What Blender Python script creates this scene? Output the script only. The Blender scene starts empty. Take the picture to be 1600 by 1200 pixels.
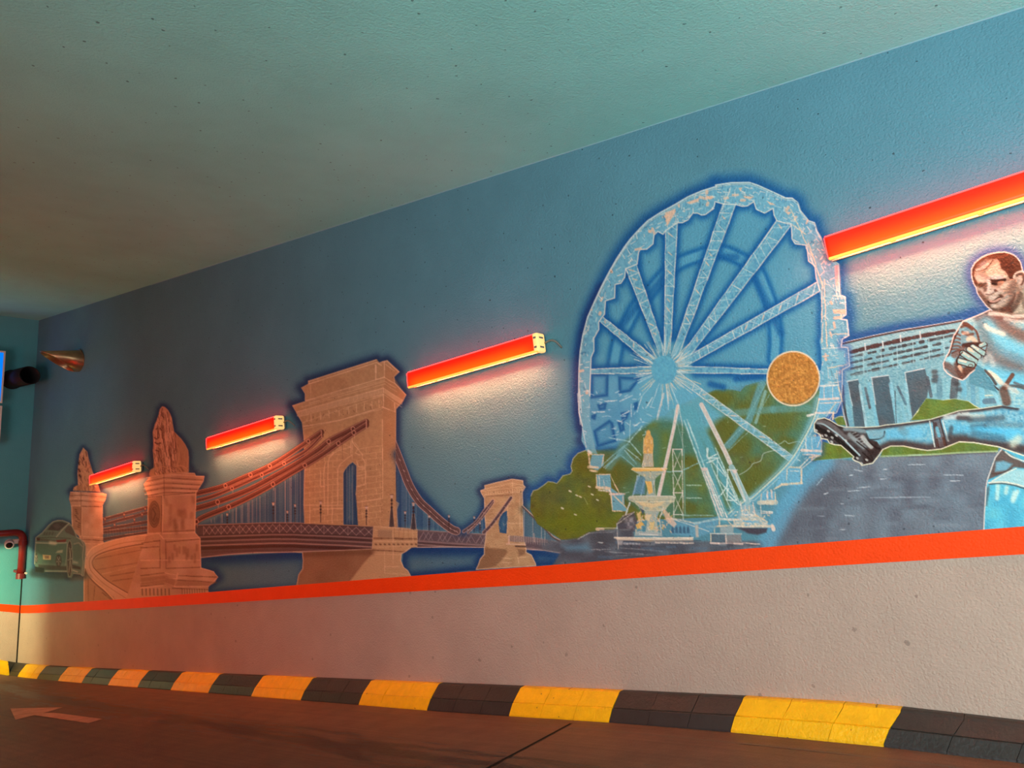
import bpy, bmesh, math, random
import numpy as np
from mathutils import Vector, Matrix

random.seed(7)
rng = np.random.default_rng(11)
S = bpy.context.scene
COL = S.collection

# ------------------------------------------------------------------ camera, light, exposure
ZC = 1.5                                   # eye height above the datum
FPX = 1110.0                               # focal length in pixels of the 1600 px frame
PITCH = math.atan2(105.0, FPX)
cam_d = bpy.data.cameras.new('camera')
cam = bpy.data.objects.new('camera', cam_d)
COL.objects.link(cam)
cam.location = (0, 0, ZC)
cam.rotation_euler = (math.pi / 2 + PITCH, 0, 0)
cam_d.sensor_width = 36.0
cam_d.lens = FPX / 1600.0 * 36.0
cam_d.clip_start = 0.05
S.camera = cam
S.view_settings.view_transform = 'Standard'
S.view_settings.look = 'None'
S.view_settings.gamma = 1.0
S.view_settings.use_curve_mapping = False
S.view_settings.exposure = 0.0

S.cycles.max_bounces = 7
S.cycles.diffuse_bounces = 4
S.cycles.glossy_bounces = 2

world = bpy.data.worlds.new('world')
S.world = world
world.use_nodes = True
world.node_tree.nodes['Background'].inputs[0].default_value = (0.75, 0.9, 1.0, 1)
world.node_tree.nodes['Background'].inputs[1].default_value = 0.04

# frame of the painted wall: d runs along it (away to the left), n points into it
dv = Vector((-0.77784756, 0.62845300, 0.0))
nv = Vector((0.62845300, 0.77784756, 0.0))
DW = 3.949                                 # distance of the wall plane from the eye
def W(u, w, z):
    """u along the wall, w out of the wall into the ramp, z up"""
    return nv * (DW - w) + dv * u + Vector((0, 0, z))

def area(name, loc, target, sx, sy, power, color, spread=math.pi):
    l = bpy.data.lights.new(name, 'AREA')
    l.shape = 'RECTANGLE'; l.size = sx; l.size_y = sy
    l.energy = power; l.color = color; l.spread = spread
    o = bpy.data.objects.new(name, l); COL.objects.link(o)
    o.location = loc
    o.rotation_euler = (Vector(target) - Vector(loc)).to_track_quat('-Z', 'Y').to_euler()
    return o
# daylight entering through the mouth of the ramp, to the right of and behind the viewer
area('daylight_at_ramp_mouth', W(-6.0, 3.0, ZC - 0.3), W(1.0, 1.0, ZC + 0.9), 5.0, 2.6, 290, (0.95, 0.98, 1.0))
area('daylight_behind_viewer', W(-2.5, 6.9, ZC - 0.2), W(-1.9, 0.0, ZC + 1.5), 6.5, 2.2, 372, (0.92, 0.99, 1.0), math.radians(115))
# the row of red tube lamps on the opposite wall, behind the viewer
for k in range(4):
    area('red_lamps_opposite', W(3.9 + 2.9 * k, 6.4, ZC - 0.3 - 0.5 * k), W(6.0 + 2.4 * k, 1.2, ZC - 1.6 - 0.5 * k), 1.3, 0.3, 58, (1.0, 0.075, 0.012))
# the greenish lamp of the level below, round the corner on the left; shining down on to the foot of the end wall
sp = bpy.data.lights.new('lamp_of_lower_level', 'SPOT')
sp.energy = 930; sp.color = (0.94, 1.0, 0.52); sp.spot_size = math.radians(160); sp.spot_blend = 1.0
sp.shadow_soft_size = 0.02
spo = bpy.data.objects.new('lamp_of_lower_level', sp); COL.objects.link(spo)

# ------------------------------------------------------------------ helpers
_cp, _sp = math.cos(PITCH), math.sin(PITCH)
def ray(x, y):
    a = (x - 800) / FPX; b = -(y - 600) / FPX
    return Vector((a, _cp - b * _sp, _sp + b * _cp))
def on_wall(x, y, w=0.0):
    """wall coordinates (u, z) of the spot of the wall (or of a plane w in front of it) surveyed at x, y of the photograph"""
    r = ray(x, y); t = (DW - w) / r.dot(nv); p = r * t
    return p.dot(dv), p.z + ZC
UC = on_wall(61, 499.5)[0]                 # the wall ends here, at the corner with the end wall
def E_(s, q, z):
    """end wall: s along it (to the left, towards the viewer), q out of it, z up"""
    return nv * (DW - s) + dv * (UC - q) + Vector((0, 0, z))
def on_end(x, y, q=0.0):
    r = ray(x, y); t = (UC - q) / r.dot(dv); p = r * t
    return DW - p.dot(nv), p.z + ZC

def srgb(r, g, b):
    f = lambda c: (c / 255 / 12.92) if c / 255 <= 0.04045 else ((c / 255 + 0.055) / 1.055) ** 2.4
    return (f(r), f(g), f(b), 1.0)

def mat(name, color=None, rough=0.8, metal=0.0, bump=0.0, bscale=60.0, vary=0.0, vscale=6.0, emit=None, estr=0.0,
        attr=None, pits=0.0, pscale=9.0, spec=0.15, detail=2.5, upright=True, stucco=0.0, sscale=60.0):
    m = bpy.data.materials.new(name); m.use_nodes = True
    nt = m.node_tree; N = nt.nodes; L = nt.links
    b = N['Principled BSDF']
    b.inputs['Roughness'].default_value = rough
    b.inputs['Metallic'].default_value = metal
    b.inputs['Specular IOR Level'].default_value = spec
    geo = N.new('ShaderNodeNewGeometry')
    if attr:
        a = N.new('ShaderNodeAttribute'); a.attribute_name = attr
        cs = a.outputs['Color']
    else:
        rgb = N.new('ShaderNodeRGB'); rgb.outputs[0].default_value = color
        cs = rgb.outputs[0]
    if vary:
        n1 = N.new('ShaderNodeTexNoise'); n1.inputs['Scale'].default_value = vscale; n1.inputs['Detail'].default_value = 4
        n1.inputs['Roughness'].default_value = 0.65
        L.new(geo.outputs['Position'], n1.inputs['Vector'])
        mr = N.new('ShaderNodeMapRange'); mr.inputs[1].default_value = 0.25; mr.inputs[2].default_value = 0.75
        mr.inputs[3].default_value = 1 - vary; mr.inputs[4].default_value = 1 + vary
        L.new(n1.outputs['Fac'], mr.inputs[0])
        mx = N.new('ShaderNodeVectorMath'); mx.operation = 'SCALE'
        L.new(cs, mx.inputs[0]); L.new(mr.outputs[0], mx.inputs['Scale']); cs = mx.outputs[0]
    if pits:
        v = N.new('ShaderNodeTexVoronoi'); v.inputs['Scale'].default_value = pscale; v.voronoi_dimensions = '2D'
        pos = geo.outputs['Position']
        if upright:                        # the wall's own plane: along it and up
            du = N.new('ShaderNodeVectorMath'); du.operation = 'DOT_PRODUCT'; du.inputs[1].default_value = tuple(dv); L.new(pos, du.inputs[0])
            sz = N.new('ShaderNodeSeparateXYZ'); L.new(pos, sz.inputs[0]); cb = N.new('ShaderNodeCombineXYZ')
            L.new(du.outputs['Value'], cb.inputs[0]); L.new(sz.outputs[2], cb.inputs[1]); pos = cb.outputs[0]
        wn = N.new('ShaderNodeTexNoise'); wn.inputs['Scale'].default_value = 50
        L.new(geo.outputs['Position'], wn.inputs['Vector'])
        ad = N.new('ShaderNodeVectorMath'); ad.operation = 'MULTIPLY_ADD'
        L.new(wn.outputs['Color'], ad.inputs[0]); ad.inputs[1].default_value = (0.02, 0.02, 0.02)
        L.new(pos, ad.inputs[2]); L.new(ad.outputs[0], v.inputs['Vector'])
        # only some cells carry a pit
        sel = N.new('ShaderNodeSeparateColor'); L.new(v.outputs['Color'], sel.inputs[0])
        rad = N.new('ShaderNodeMapRange'); L.new(sel.outputs[0], rad.inputs[0])
        rad.inputs[1].default_value = 0.45; rad.inputs[2].default_value = 1.0
        rad.inputs[3].default_value = 0.0; rad.inputs[4].default_value = 0.052
        lt = N.new('ShaderNodeMath'); lt.operation = 'LESS_THAN'
        L.new(v.outputs['Distance'], lt.inputs[0]); L.new(rad.outputs[0], lt.inputs[1])
        ml = N.new('ShaderNodeMath'); ml.operation = 'MULTIPLY'; ml.inputs[1].default_value = pits
        L.new(lt.outputs[0], ml.inputs[0])
        mp = N.new('ShaderNodeMix'); mp.data_type = 'RGBA'
        L.new(ml.outputs[0], mp.inputs[0]); L.new(cs, mp.inputs[6]); mp.inputs[7].default_value = (0.012, 0.018, 0.022, 1)
        cs = mp.outputs[2]
    L.new(cs, b.inputs['Base Color'])
    if emit:
        b.inputs['Emission Color'].default_value = emit
        b.inputs['Emission Strength'].default_value = estr
    if bump or stucco:
        h = None
        if bump:
            n2 = N.new('ShaderNodeTexNoise'); n2.inputs['Scale'].default_value = bscale; n2.inputs['Detail'].default_value = detail
            L.new(geo.outputs['Position'], n2.inputs['Vector'])
            bp = N.new('ShaderNodeBump'); bp.inputs['Strength'].default_value = bump; bp.inputs['Distance'].default_value = 0.01
            L.new(n2.outputs['Fac'], bp.inputs['Height']); h = bp.outputs[0]
        if stucco:
            v2 = N.new('ShaderNodeTexVoronoi'); v2.feature = 'SMOOTH_F1'; v2.inputs['Scale'].default_value = sscale
            L.new(geo.outputs['Position'], v2.inputs['Vector'])
            b2 = N.new('ShaderNodeBump'); b2.inputs['Strength'].default_value = stucco; b2.inputs['Distance'].default_value = 0.008
            b2.invert = True
            L.new(v2.outputs['Distance'], b2.inputs['Height'])
            if h is not None: L.new(h, b2.inputs['Normal'])
            h = b2.outputs[0]
        L.new(h, b.inputs['Normal'])
    return m

def link(name, me, mats=None, parent=None, smooth=False):
    o = bpy.data.objects.new(name, me); COL.objects.link(o)
    for m in (mats if isinstance(mats, (list, tuple)) else [mats]):
        if m is not None: me.materials.append(m)
    if smooth:
        me.polygons.foreach_set('use_smooth', [True] * len(me.polygons))
    if parent is not None: o.parent = parent
    return o
def from_py(name, verts, faces, mats=None, parent=None, smooth=False, mi=None):
    me = bpy.data.meshes.new(name)
    me.from_pydata([tuple(v) for v in verts], [], faces)
    if mi: me.polygons.foreach_set('material_index', mi)
    me.update()
    return link(name, me, mats, parent, smooth)
def from_bm(name, bm, mats=None, parent=None, smooth=False):
    me = bpy.data.meshes.new(name); bm.normal_update(); bm.to_mesh(me); bm.free()
    return link(name, me, mats, parent, smooth)
def tag(o, label=None, cat=None, group=None, kind=None):
    if label: o['label'] = label
    if cat: o['category'] = cat
    if group: o['group'] = group
    if kind: o['kind'] = kind
    return o
def empty(name, loc, label, cat, group=None):
    o = bpy.data.objects.new(name, None); COL.objects.link(o); o.location = loc; o.empty_display_size = 0.1
    return tag(o, label, cat, group)
def add_box(bm, origin, ax, ay, az, lo, hi, bevel=0.0, seg=2):
    vs = []
    for k in (0, 1):
        for j in (0, 1):
            for i in (0, 1):
                p = origin + ax * (lo[0], hi[0])[i] + ay * (lo[1], hi[1])[j] + az * (lo[2], hi[2])[k]
                vs.append(bm.verts.new(p))
    fs = [(0, 2, 3, 1), (4, 5, 7, 6), (0, 1, 5, 4), (2, 6, 7, 3), (0, 4, 6, 2), (1, 3, 7, 5)]
    faces = [bm.faces.new([vs[i] for i in f]) for f in fs]
    bmesh.ops.recalc_face_normals(bm, faces=faces)
    if bevel:
        es = list({e for f in faces for e in f.edges})
        bmesh.ops.bevel(bm, geom=es, offset=bevel, segments=seg, affect='EDGES', profile=0.5)
    return bm
def add_prism(bm, prof, origin, ax, ay, az, a0, a1, cap=True):
    """profile points (y, z) swept along ax from a0 to a1"""
    A = [bm.verts.new(origin + ax * a0 + ay * p[0] + az * p[1]) for p in prof]
    B = [bm.verts.new(origin + ax * a1 + ay * p[0] + az * p[1]) for p in prof]
    n = len(prof); fs = []
    for i in range(n):
        fs.append(bm.faces.new([A[i], A[(i + 1) % n], B[(i + 1) % n], B[i]]))
    if cap:
        fs.append(bm.faces.new(A[::-1])); fs.append(bm.faces.new(B))
    bmesh.ops.recalc_face_normals(bm, faces=fs)
def add_tube(bm, pts, r, seg=12, cap=True):
    pts = [Vector(p) for p in pts]
    rings = []
    prev = None
    for i, p in enumerate(pts):
        t = (pts[min(i + 1, len(pts) - 1)] - pts[max(i - 1, 0)]).normalized()
        a = prev if prev is not None else (Vector((0, 0, 1)) if abs(t.z) < 0.9 else Vector((1, 0, 0)))
        a = (a - t * a.dot(t)).normalized(); b = t.cross(a); prev = a
        rr = r[i] if isinstance(r, (list, tuple)) else r
        rings.append([bm.verts.new(p + (a * math.cos(2 * math.pi * k / seg) + b * math.sin(2 * math.pi * k / seg)) * rr) for k in range(seg)])
    fs = []
    for i in range(len(rings) - 1):
        for k in range(seg):
            fs.append(bm.faces.new([rings[i][k], rings[i][(k + 1) % seg], rings[i + 1][(k + 1) % seg], rings[i + 1][k]]))
    if cap:
        fs.append(bm.faces.new(rings[0][::-1])); fs.append(bm.faces.new(rings[-1]))
    bmesh.ops.recalc_face_normals(bm, faces=fs)
def bend(pts, n=6, rad=0.08):
    """polyline with rounded corners"""
    out = [Vector(pts[0])]
    for i in range(1, len(pts) - 1):
        a, b, c = Vector(pts[i - 1]), Vector(pts[i]), Vector(pts[i + 1])
        r = min(rad, (a - b).length * 0.49, (c - b).length * 0.49)
        p, q = b + (a - b).normalized() * r, b + (c - b).normalized() * r
        for k in range(n + 1):
            t = k / n
            out.append(p * (1 - t) ** 2 + b * 2 * t * (1 - t) + q * t * t)
    out.append(Vector(pts[-1]))
    return out

# ------------------------------------------------------------------ materials of the shell
BLUE = srgb(87, 141, 157)
BEIGE = srgb(178, 158, 143)
M_BLUE = mat('blue_wall_paint', BLUE, 0.62, vary=0.09, vscale=1.6, pits=0.7, pscale=8.5, bump=0.45, bscale=150, stucco=0.45, sscale=85)
M_BEIGE = mat('greige_plinth_paint', BEIGE, 0.6, vary=0.08, vscale=2.2, bump=0.4, bscale=150, stucco=0.45, sscale=80, pits=0.3, pscale=4)
M_MURAL = mat('mural_paint', None, 0.62, attr='paint', vary=0.05, vscale=5, bump=0.42, bscale=150, stucco=0.42, sscale=85, pits=0.5, pscale=8.0)
M_ORANGE = mat('orange_stripe_paint', srgb(244, 70, 12), 0.6, vary=0.05, vscale=7, bump=0.25, bscale=160, stucco=0.3, sscale=85)
M_TEAL = mat('teal_wall_paint', srgb(88, 156, 160), 0.6, vary=0.05, vscale=2, bump=0.3, bscale=70)
M_CEIL = mat('ceiling_paint', srgb(142, 226, 218), 0.8, vary=0.10, vscale=0.9, pits=0.6, pscale=7, upright=False, bump=0.25, bscale=110, stucco=0.25, sscale=75)
M_JOINT = mat('joint_sealant', srgb(30, 28, 26), 0.9)

# ------------------------------------------------------------------ traced courses (photograph x, y -> wall)
def course(pts, w=0.0, fn=None):
    """list of surveyed points -> function z(u), linear beyond the ends"""
    uz = sorted((fn or on_wall)(x, y, w) for x, y in pts)
    us = np.array([a for a, b in uz]); zs = np.array([b for a, b in uz])
    def f(u):
        if u <= us[0]: return float(zs[0] + (zs[1] - zs[0]) / (us[1] - us[0]) * (u - us[0]))
        if u >= us[-1]: return float(zs[-1] + (zs[-1] - zs[-2]) / (us[-1] - us[-2]) * (u - us[-1]))
        return float(np.interp(u, us, zs))
    return f
STRIPE = [(31, 945.9), (50, 945.6), (75, 944), (100, 941.9), (130, 940), (200, 935.5), (465, 914), (680, 897), (900, 880), (1060, 866), (1200, 854.6), (1400, 838.3), (1600, 822.4)]
z_st = course(STRIPE)
z_sb = course([(x, y + 0.01995 * (x + 580)) for x, y in STRIPE])
KTOP = [(25, 1035), (70, 1039), (150, 1043.2), (300, 1049.6), (450, 1056), (650, 1064.2), (850, 1072.2), (970, 1077.2), (1180, 1087), (1350, 1097), (1420, 1104.3), (1600, 1125)]
z_kt = course(KTOP)
KW = 0.16
KBOT = [(65, 1063.5), (100, 1065.8), (150, 1069.8), (277, 1079.5), (400, 1089), (567, 1102.3), (666, 1110.7), (795, 1119.4), (948, 1129), (1146, 1145), (1378, 1167.4), (1600, 1193.6)]
z_kb = course(KBOT, KW)
ZCEIL = 2.07 + ZC
U0 = -9.0                                   # the ramp mouth
NSEG = 60
us = [U0 + (UC - U0) * i / NSEG for i in range(NSEG + 1)]

# wall_right: painted blue above, greige plinth below, one solid slab
vs, fs, mi = [], [], []
for u in us:
    zf = z_kb(u) - 0.4
    zm = 0.5 * (z_st(u) + z_sb(u))
    for w, z in ((0, zf), (0, zm), (0, ZCEIL + 0.02), (-0.3, zf), (-0.3, ZCEIL + 0.02)):
        vs.append(W(u, w, z))
for i in range(NSEG):
    a = i * 5; b = a + 5
    fs += [(a, a + 1, b + 1, b), (a + 1, a + 2, b + 2, b + 1), (a + 3, b + 3, b + 4, a + 4), (a + 2, a + 4, b + 4, b + 2), (a, b, b + 3, a + 3)]
    mi += [1, 0, 1, 0, 1]
for a in (0, NSEG * 5):
    fs += [(a, a + 3, a + 4, a + 2, a + 1)]; mi += [1]
wall_right = from_py('wall_right', vs, fs, [M_BLUE, M_BEIGE], mi=mi)
tag(wall_right, kind='structure')

def ribbon(name, us, fz0, fz1, F, m, t=0.0024):
    vs, fs = [], []
    for u in us:
        vs += [F(u, t, fz0(u)), F(u, t, fz1(u)), F(u, -0.01, fz1(u)), F(u, -0.01, fz0(u))]
    for i in range(len(us) - 1):
        a = 4 * i; b = a + 4
        fs += [(a, a + 1, b + 1, b), (a + 1, a + 2, b + 2, b + 1), (a, b, b + 3, a + 3)]
    return from_py(name, vs, fs, [m])
tag(ribbon('trim_1', us, z_sb, z_st, W, M_ORANGE), kind='structure')

# wall_left: the end wall closing the ramp, teal above a greige plinth
e_st = course([(31, 945.9), (15, 944.6), (0, 943.5), (-40, 941.5)], fn=on_end)
e_sb = course([(31, 958.1), (15, 956.5), (0, 955.0), (-40, 952.5)], fn=on_end)
e_kt = course([(25, 1035), (0, 1030.6)], fn=on_end)
s_all = [0.0, 0.15, 0.3, 0.45, 0.6, 1.0, 1.5, 2.5, 4.0, 6.5]
clampz = lambda f: (lambda s: f(min(s, 1.0)))
e_st, e_sb, e_kt = clampz(e_st), clampz(e_sb), clampz(e_kt)
vs, fs, mi = [], [], []
for s in s_all:
    zm = 0.5 * (e_st(s) + e_sb(s))
    for q, z in ((0, -2.4), (0, zm), (0, ZCEIL + 0.02), (-0.3, -2.4), (-0.3, ZCEIL + 0.02)):
        vs.append(E_(s, q, z))
for i in range(len(s_all) - 1):
    a = i * 5; b = a + 5
    fs += [(a, b, b + 1, a + 1), (a + 1, b + 1, b + 2, a + 2), (a + 3, a + 4, b + 4, b + 3), (a + 2, b + 2, b + 4, a + 4), (a, a + 3, b + 3, b)]
    mi += [1, 0, 1, 0, 1]
tag(from_py('wall_left', vs, fs, [M_TEAL, M_BEIGE], mi=mi), kind='structure')
tag(ribbon('trim_2', s_all, e_sb, e_st, E_, M_ORANGE), kind='structure')
# the open joint between the two walls
bm = bmesh.new()
add_box(bm, E_(0, 0, 0), -nv, -dv, Vector((0, 0, 1)), (-0.002, -0.01, -2.3), (0.018, 0.004, e_st(0) + 0.55))
tag(from_bm('trim_3', bm, [M_JOINT]), kind='structure')

# ceiling slab
bm = bmesh.new()
add_box(bm, W(0, 0, ZCEIL), dv, -nv, Vector((0, 0, 1)), (U0, -0.3, 0), (UC + 0.3, 8.2, 0.3))
tag(from_bm('ceiling', bm, [M_CEIL]), kind='structure')
# bead of filler where the wall meets the ceiling
bm = bmesh.new()
add_prism(bm, [(0, 0.001), (0, -0.005), (0.002, -0.004), (0.005, -0.001), (0.005, 0.001)], W(0, 0, ZCEIL), dv, -nv, Vector((0, 0, 1)), -3.5, 9.0)
tag(from_bm('trim_5', bm, [mat('pale_filler', srgb(126, 180, 190), 0.6)]), kind='structure')
# the opposite wall, behind the viewer
bm = bmesh.new()
add_box(bm, W(0, 0, 0), dv, -nv, Vector((0, 0, 1)), (U0, 7.2, -3.0), (UC - 4.5, 7.5, ZCEIL))
tag(from_bm('wall_back', bm, [M_BLUE]), kind='structure')
# ------------------------------------------------------------------ floor
e_kb = course([(36, 1061.6), (7, 1057.2), (0, 1056)], KW, fn=lambda x, y, w: on_end(x, y, w))
def z_floor(u, w):
    k = math.exp(-max(UC - u, 0) / 1.2)
    return z_kb(u) + k * (e_kb(min(max(w, 0.16), 1.2)) - z_kb(UC))
def on_floor(x, y):
    r = ray(x, y); t = 3.0
    for _ in range(60):
        p = r * t; u, w = p.dot(dv), DW - p.dot(nv)
        zt = z_floor(u, w) - ZC
        t += (zt - p.z) / r.z * 0.7
    p = r * t
    return p.dot(dv), DW - p.dot(nv)

def floor_mat():
    m = mat('asphalt_ramp', srgb(108, 76, 57), 0.62, vary=0.2, vscale=5.0, bump=0.4, bscale=120, stucco=0.15, sscale=40, spec=0.35)
    nt = m.node_tree; N = nt.nodes; L = nt.links; b = N['Principled BSDF']
    geo = N.new('ShaderNodeNewGeometry')
    def dot(v, off=0.0, sc=1.0):
        d = N.new('ShaderNodeVectorMath'); d.operation = 'DOT_PRODUCT'; d.inputs[1].default_value = v
        L.new(geo.outputs['Position'], d.inputs[0])
        a = N.new('ShaderNodeMath'); a.operation = 'MULTIPLY_ADD'; a.inputs[1].default_value = sc; a.inputs[2].default_value = off
        L.new(d.outputs['Value'], a.inputs[0]); return a.outputs[0]
    def math_(op, a, b_=None):
        n = N.new('ShaderNodeMath'); n.operation = op
        for i, v in enumerate((a, b_)):
            if v is None: continue
            if isinstance(v, (int, float)): n.inputs[i].default_value = v
            else: L.new(v, n.inputs[i])
        return n.outputs[0]
    u = dot(tuple(dv)); w = dot(tuple(nv), DW, -1.0)
    cv = N.new('ShaderNodeCombineXYZ'); L.new(math_('MULTIPLY', u, 1.6), cv.inputs[0]); L.new(math_('MULTIPLY', w, 13.0), cv.inputs[1])
    n1 = N.new('ShaderNodeTexNoise'); n1.inputs['Scale'].default_value = 1.0; n1.inputs['Detail'].default_value = 7; n1.inputs['Roughness'].default_value = 0.7
    L.new(cv.outputs[0], n1.inputs['Vector'])
    # wet tyre smear running down the middle of the lane
    (ua, wa), (ub, wb) = on_floor(260, 1120), on_floor(640, 1178)
    sl = (wb - wa) / (ub - ua)
    dist = math_('ABSOLUTE', math_('SUBTRACT', w, math_('MULTIPLY_ADD', u, sl)))
    n_ = dist.node.inputs[0].links[0].from_node.inputs[1].links[0].from_node; n_.inputs[2].default_value = wa - sl * ua
    band = N.new('ShaderNodeMapRange'); band.inputs[1].default_value = 0.0; band.inputs[2].default_value = 0.36
    band.inputs[3].default_value = 1; band.inputs[4].default_value = 0
    L.new(dist, band.inputs[0])
    th = N.new('ShaderNodeMapRange'); L.new(math_('ADD', n1.outputs['Fac'], math_('MULTIPLY', band.outputs[0], 0.26)), th.inputs[0])
    th.inputs[1].default_value = 0.68; th.inputs[2].default_value = 0.70
    wet = th.outputs[0]
    # lengthwise scratches
    cv2 = N.new('ShaderNodeCombineXYZ'); L.new(math_('MULTIPLY', u, 0.5), cv2.inputs[0]); L.new(math_('MULTIPLY', w, 30.0), cv2.inputs[1])
    n2 = N.new('ShaderNodeTexNoise'); n2.inputs['Scale'].default_value = 1.0; n2.inputs['Detail'].default_value = 5
    L.new(cv2.outputs[0], n2.inputs['Vector'])
    sc = N.new('ShaderNodeMapRange'); L.new(n2.outputs['Fac'], sc.inputs[0]); sc.inputs[1].default_value = 0.3; sc.inputs[2].default_value = 0.75
    sc.inputs[3].default_value = 0.85; sc.inputs[4].default_value = 1.2
    base = b.inputs['Base Color'].links[0].from_socket
    s1 = N.new('ShaderNodeVectorMath'); s1.operation = 'SCALE'; L.new(base, s1.inputs[0]); L.new(sc.outputs[0], s1.inputs['Scale'])
    s2 = N.new('ShaderNodeVectorMath'); s2.operation = 'SCALE'; L.new(s1.outputs[0], s2.inputs[0])
    L.new(math_('SUBTRACT', 1.0, math_('MULTIPLY', wet, 0.68)), s2.inputs['Scale'])
    L.new(s2.outputs[0], b.inputs['Base Color'])
    L.new(math_('SUBTRACT', 0.6, math_('MULTIPLY', wet, 0.2)), b.inputs['Roughness'])
    return m
M_FLOOR = floor_mat()
ws = [0.0, 0.16, 0.4, 0.8, 1.3, 2.0, 3.0, 4.5, 7.2]
vs, fs = [], []
for u in us:
    for w in ws: vs.append(W(u, w, z_floor(u, w)))
nw = len(ws)
for i in range(NSEG):
    for j in range(nw - 1):
        a = i * nw + j
        fs.append((a, a + nw, a + nw + 1, a + 1))
top = len(vs)
floor = from_py('floor', vs, fs, [M_FLOOR], smooth=True)
md = floor.modifiers.new('slab', 'SOLIDIFY'); md.thickness = 0.25; md.offset = -1
tag(floor, kind='structure')

def floor_pt(x, y, lift=0.0):
    u, w = on_floor(x, y); return W(u, w, z_floor(u, w) + lift)
# expansion joint across the lane
pts = [(892, 1131), (838, 1160), (770, 1196), (690, 1240)]
vs, fs = [], []
for x, y in pts:
    u, w = on_floor(x, y)
    for du in (-0.009, 0.009): vs.append(W(u + du, w, z_floor(u + du, w) + 0.0025))
for i in range(len(pts) - 1): fs.append((2 * i, 2 * i + 1, 2 * i + 3, 2 * i + 2))
from_py('expansion_joint', vs, fs, [M_JOINT], parent=floor)
# gutter line beside the kerb
vs, fs = [], []
for i, u in enumerate([-3 + 0.4 * k for k in range(39)]):
    for w in (0.30, 0.312): vs.append(W(u, w, z_floor(u, w) + 0.002))
    if i: fs.append((2 * i - 2, 2 * i - 1, 2 * i + 1, 2 * i))
from_py('gutter_line', vs, fs, [mat('gutter_dust', srgb(120, 104, 92), 0.9)], parent=floor)

# painted direction arrow
head = [(16, 1107.6), (98, 1105.6), (76, 1112.4), (54, 1118), (24, 1125.2)]
tail = [(66, 1114.6), (84, 1114.4), (91, 1115), (160, 1124), (138, 1130.6), (54, 1118)]
arrow = empty('road_marking', floor_pt(80, 1116), 'faded pale arrow painted on the ramp floor pointing left', 'road marking')
M_ARROW = mat('faded_road_paint', srgb(196, 152, 126), 0.7, vary=0.25, vscale=9)
for nm, poly in (('arrow_head', head), ('arrow_shaft', tail)):
    o = from_py(nm, [floor_pt(x, y, 0.004) - arrow.location for x, y in poly], [tuple(range(len(poly)))], [M_ARROW], parent=arrow)

# ------------------------------------------------------------------ kerb of painted stones
M_YEL = mat('yellow_kerb_paint', srgb(236, 180, 8), 0.5, vary=0.12, vscale=14, bump=0.5, bscale=70, pits=0.7, pscale=10, upright=True, spec=0.4)
M_BLK = mat('black_kerb_paint', srgb(43, 42, 40), 0.5, vary=0.2, vscale=8, bump=0.35, bscale=60, pits=0.0, spec=0.45)
kerb = empty('kerb', W(0, 0.08, z_kb(0)), 'low kerb of yellow and black painted stones along the foot of the mural wall', 'kerb')
def skew(a): return 0.05 * min(1.0, max(0.0, 1 - (a - 0.77) / 1.3)) + 0.012
def stone(F, fzt, fzb, a0, a1, m, m0=0.0, m1=0.0):
    """one stone between a0 and a1; m0, m1 mitre the ends"""
    vs = []
    j = [random.uniform(-0.0015, 0.0015) for _ in range(3)]
    for a, mi_, sg in ((a0 + 0.0016, m0, 1), (a1 - 0.0016, m1, -1)):
        zt, zb = fzt(a), fzb(a); H = zt - zb
        prof = [(0.0, zt - 0.001), (0.038 + j[0], zt + j[2]), (0.052 + j[0], zt - 0.005), (0.060 + j[0], zt - 0.014), (0.118 + j[1], zb + 0.50 * H + j[1]),
                (0.1155 + j[1], zb + 0.485 * H + j[1]), (0.124 + j[1], zb + 0.46 * H), (KW - 0.004, zb + 0.006), (KW - 0.004, zb - 0.12), (0.0, zb - 0.12)]
        for w, z in prof:
            vs.append(F(a + sg * mi_ * w + (skew(a) * max(0.0, w - 0.06) / (KW - 0.06) if F is W else 0.0), w, z) - kerb.location)
    n = 10; fs = [(i, (i + 1) % n, n + (i + 1) % n, n + i) for i in range(n)] + [tuple(range(n))[::-1], tuple(range(n, 2 * n))]
    o = from_py('kerb_stone', vs, fs, [m], parent=kerb)
    bm = bmesh.new(); bm.from_mesh(o.data); bmesh.ops.recalc_face_normals(bm, faces=bm.faces); bm.to_mesh(o.data); bm.free()
    return o
B0, PER = 0.768, 0.7705
for k in range(-6, 16):
    m = M_YEL if k % 2 == 0 else M_BLK
    for q in range(3):
        a0 = B0 + PER * (k + q / 3); a1 = a0 + PER / 3
        stone(W, z_kt, z_kb, a0, a1, m)
a0 = B0 + PER * 16
stone(W, z_kt, z_kb, a0, 0.5 * (a0 + UC), M_BLK)
stone(W, z_kt, z_kb, 0.5 * (a0 + UC), UC, M_BLK, m1=1.0)
sb = on_end(12.6, 1033, 0.05)[0]
stone(E_, e_kt, e_kb, 0.0, sb, M_BLK, m0=1.0)
for k in range(4):
    for q in range(3):
        a0 = sb + PER * (k + q / 3)
        stone(E_, e_kt, e_kb, a0, a0 + PER / 3, M_YEL if k % 2 == 0 else M_BLK)

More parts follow.
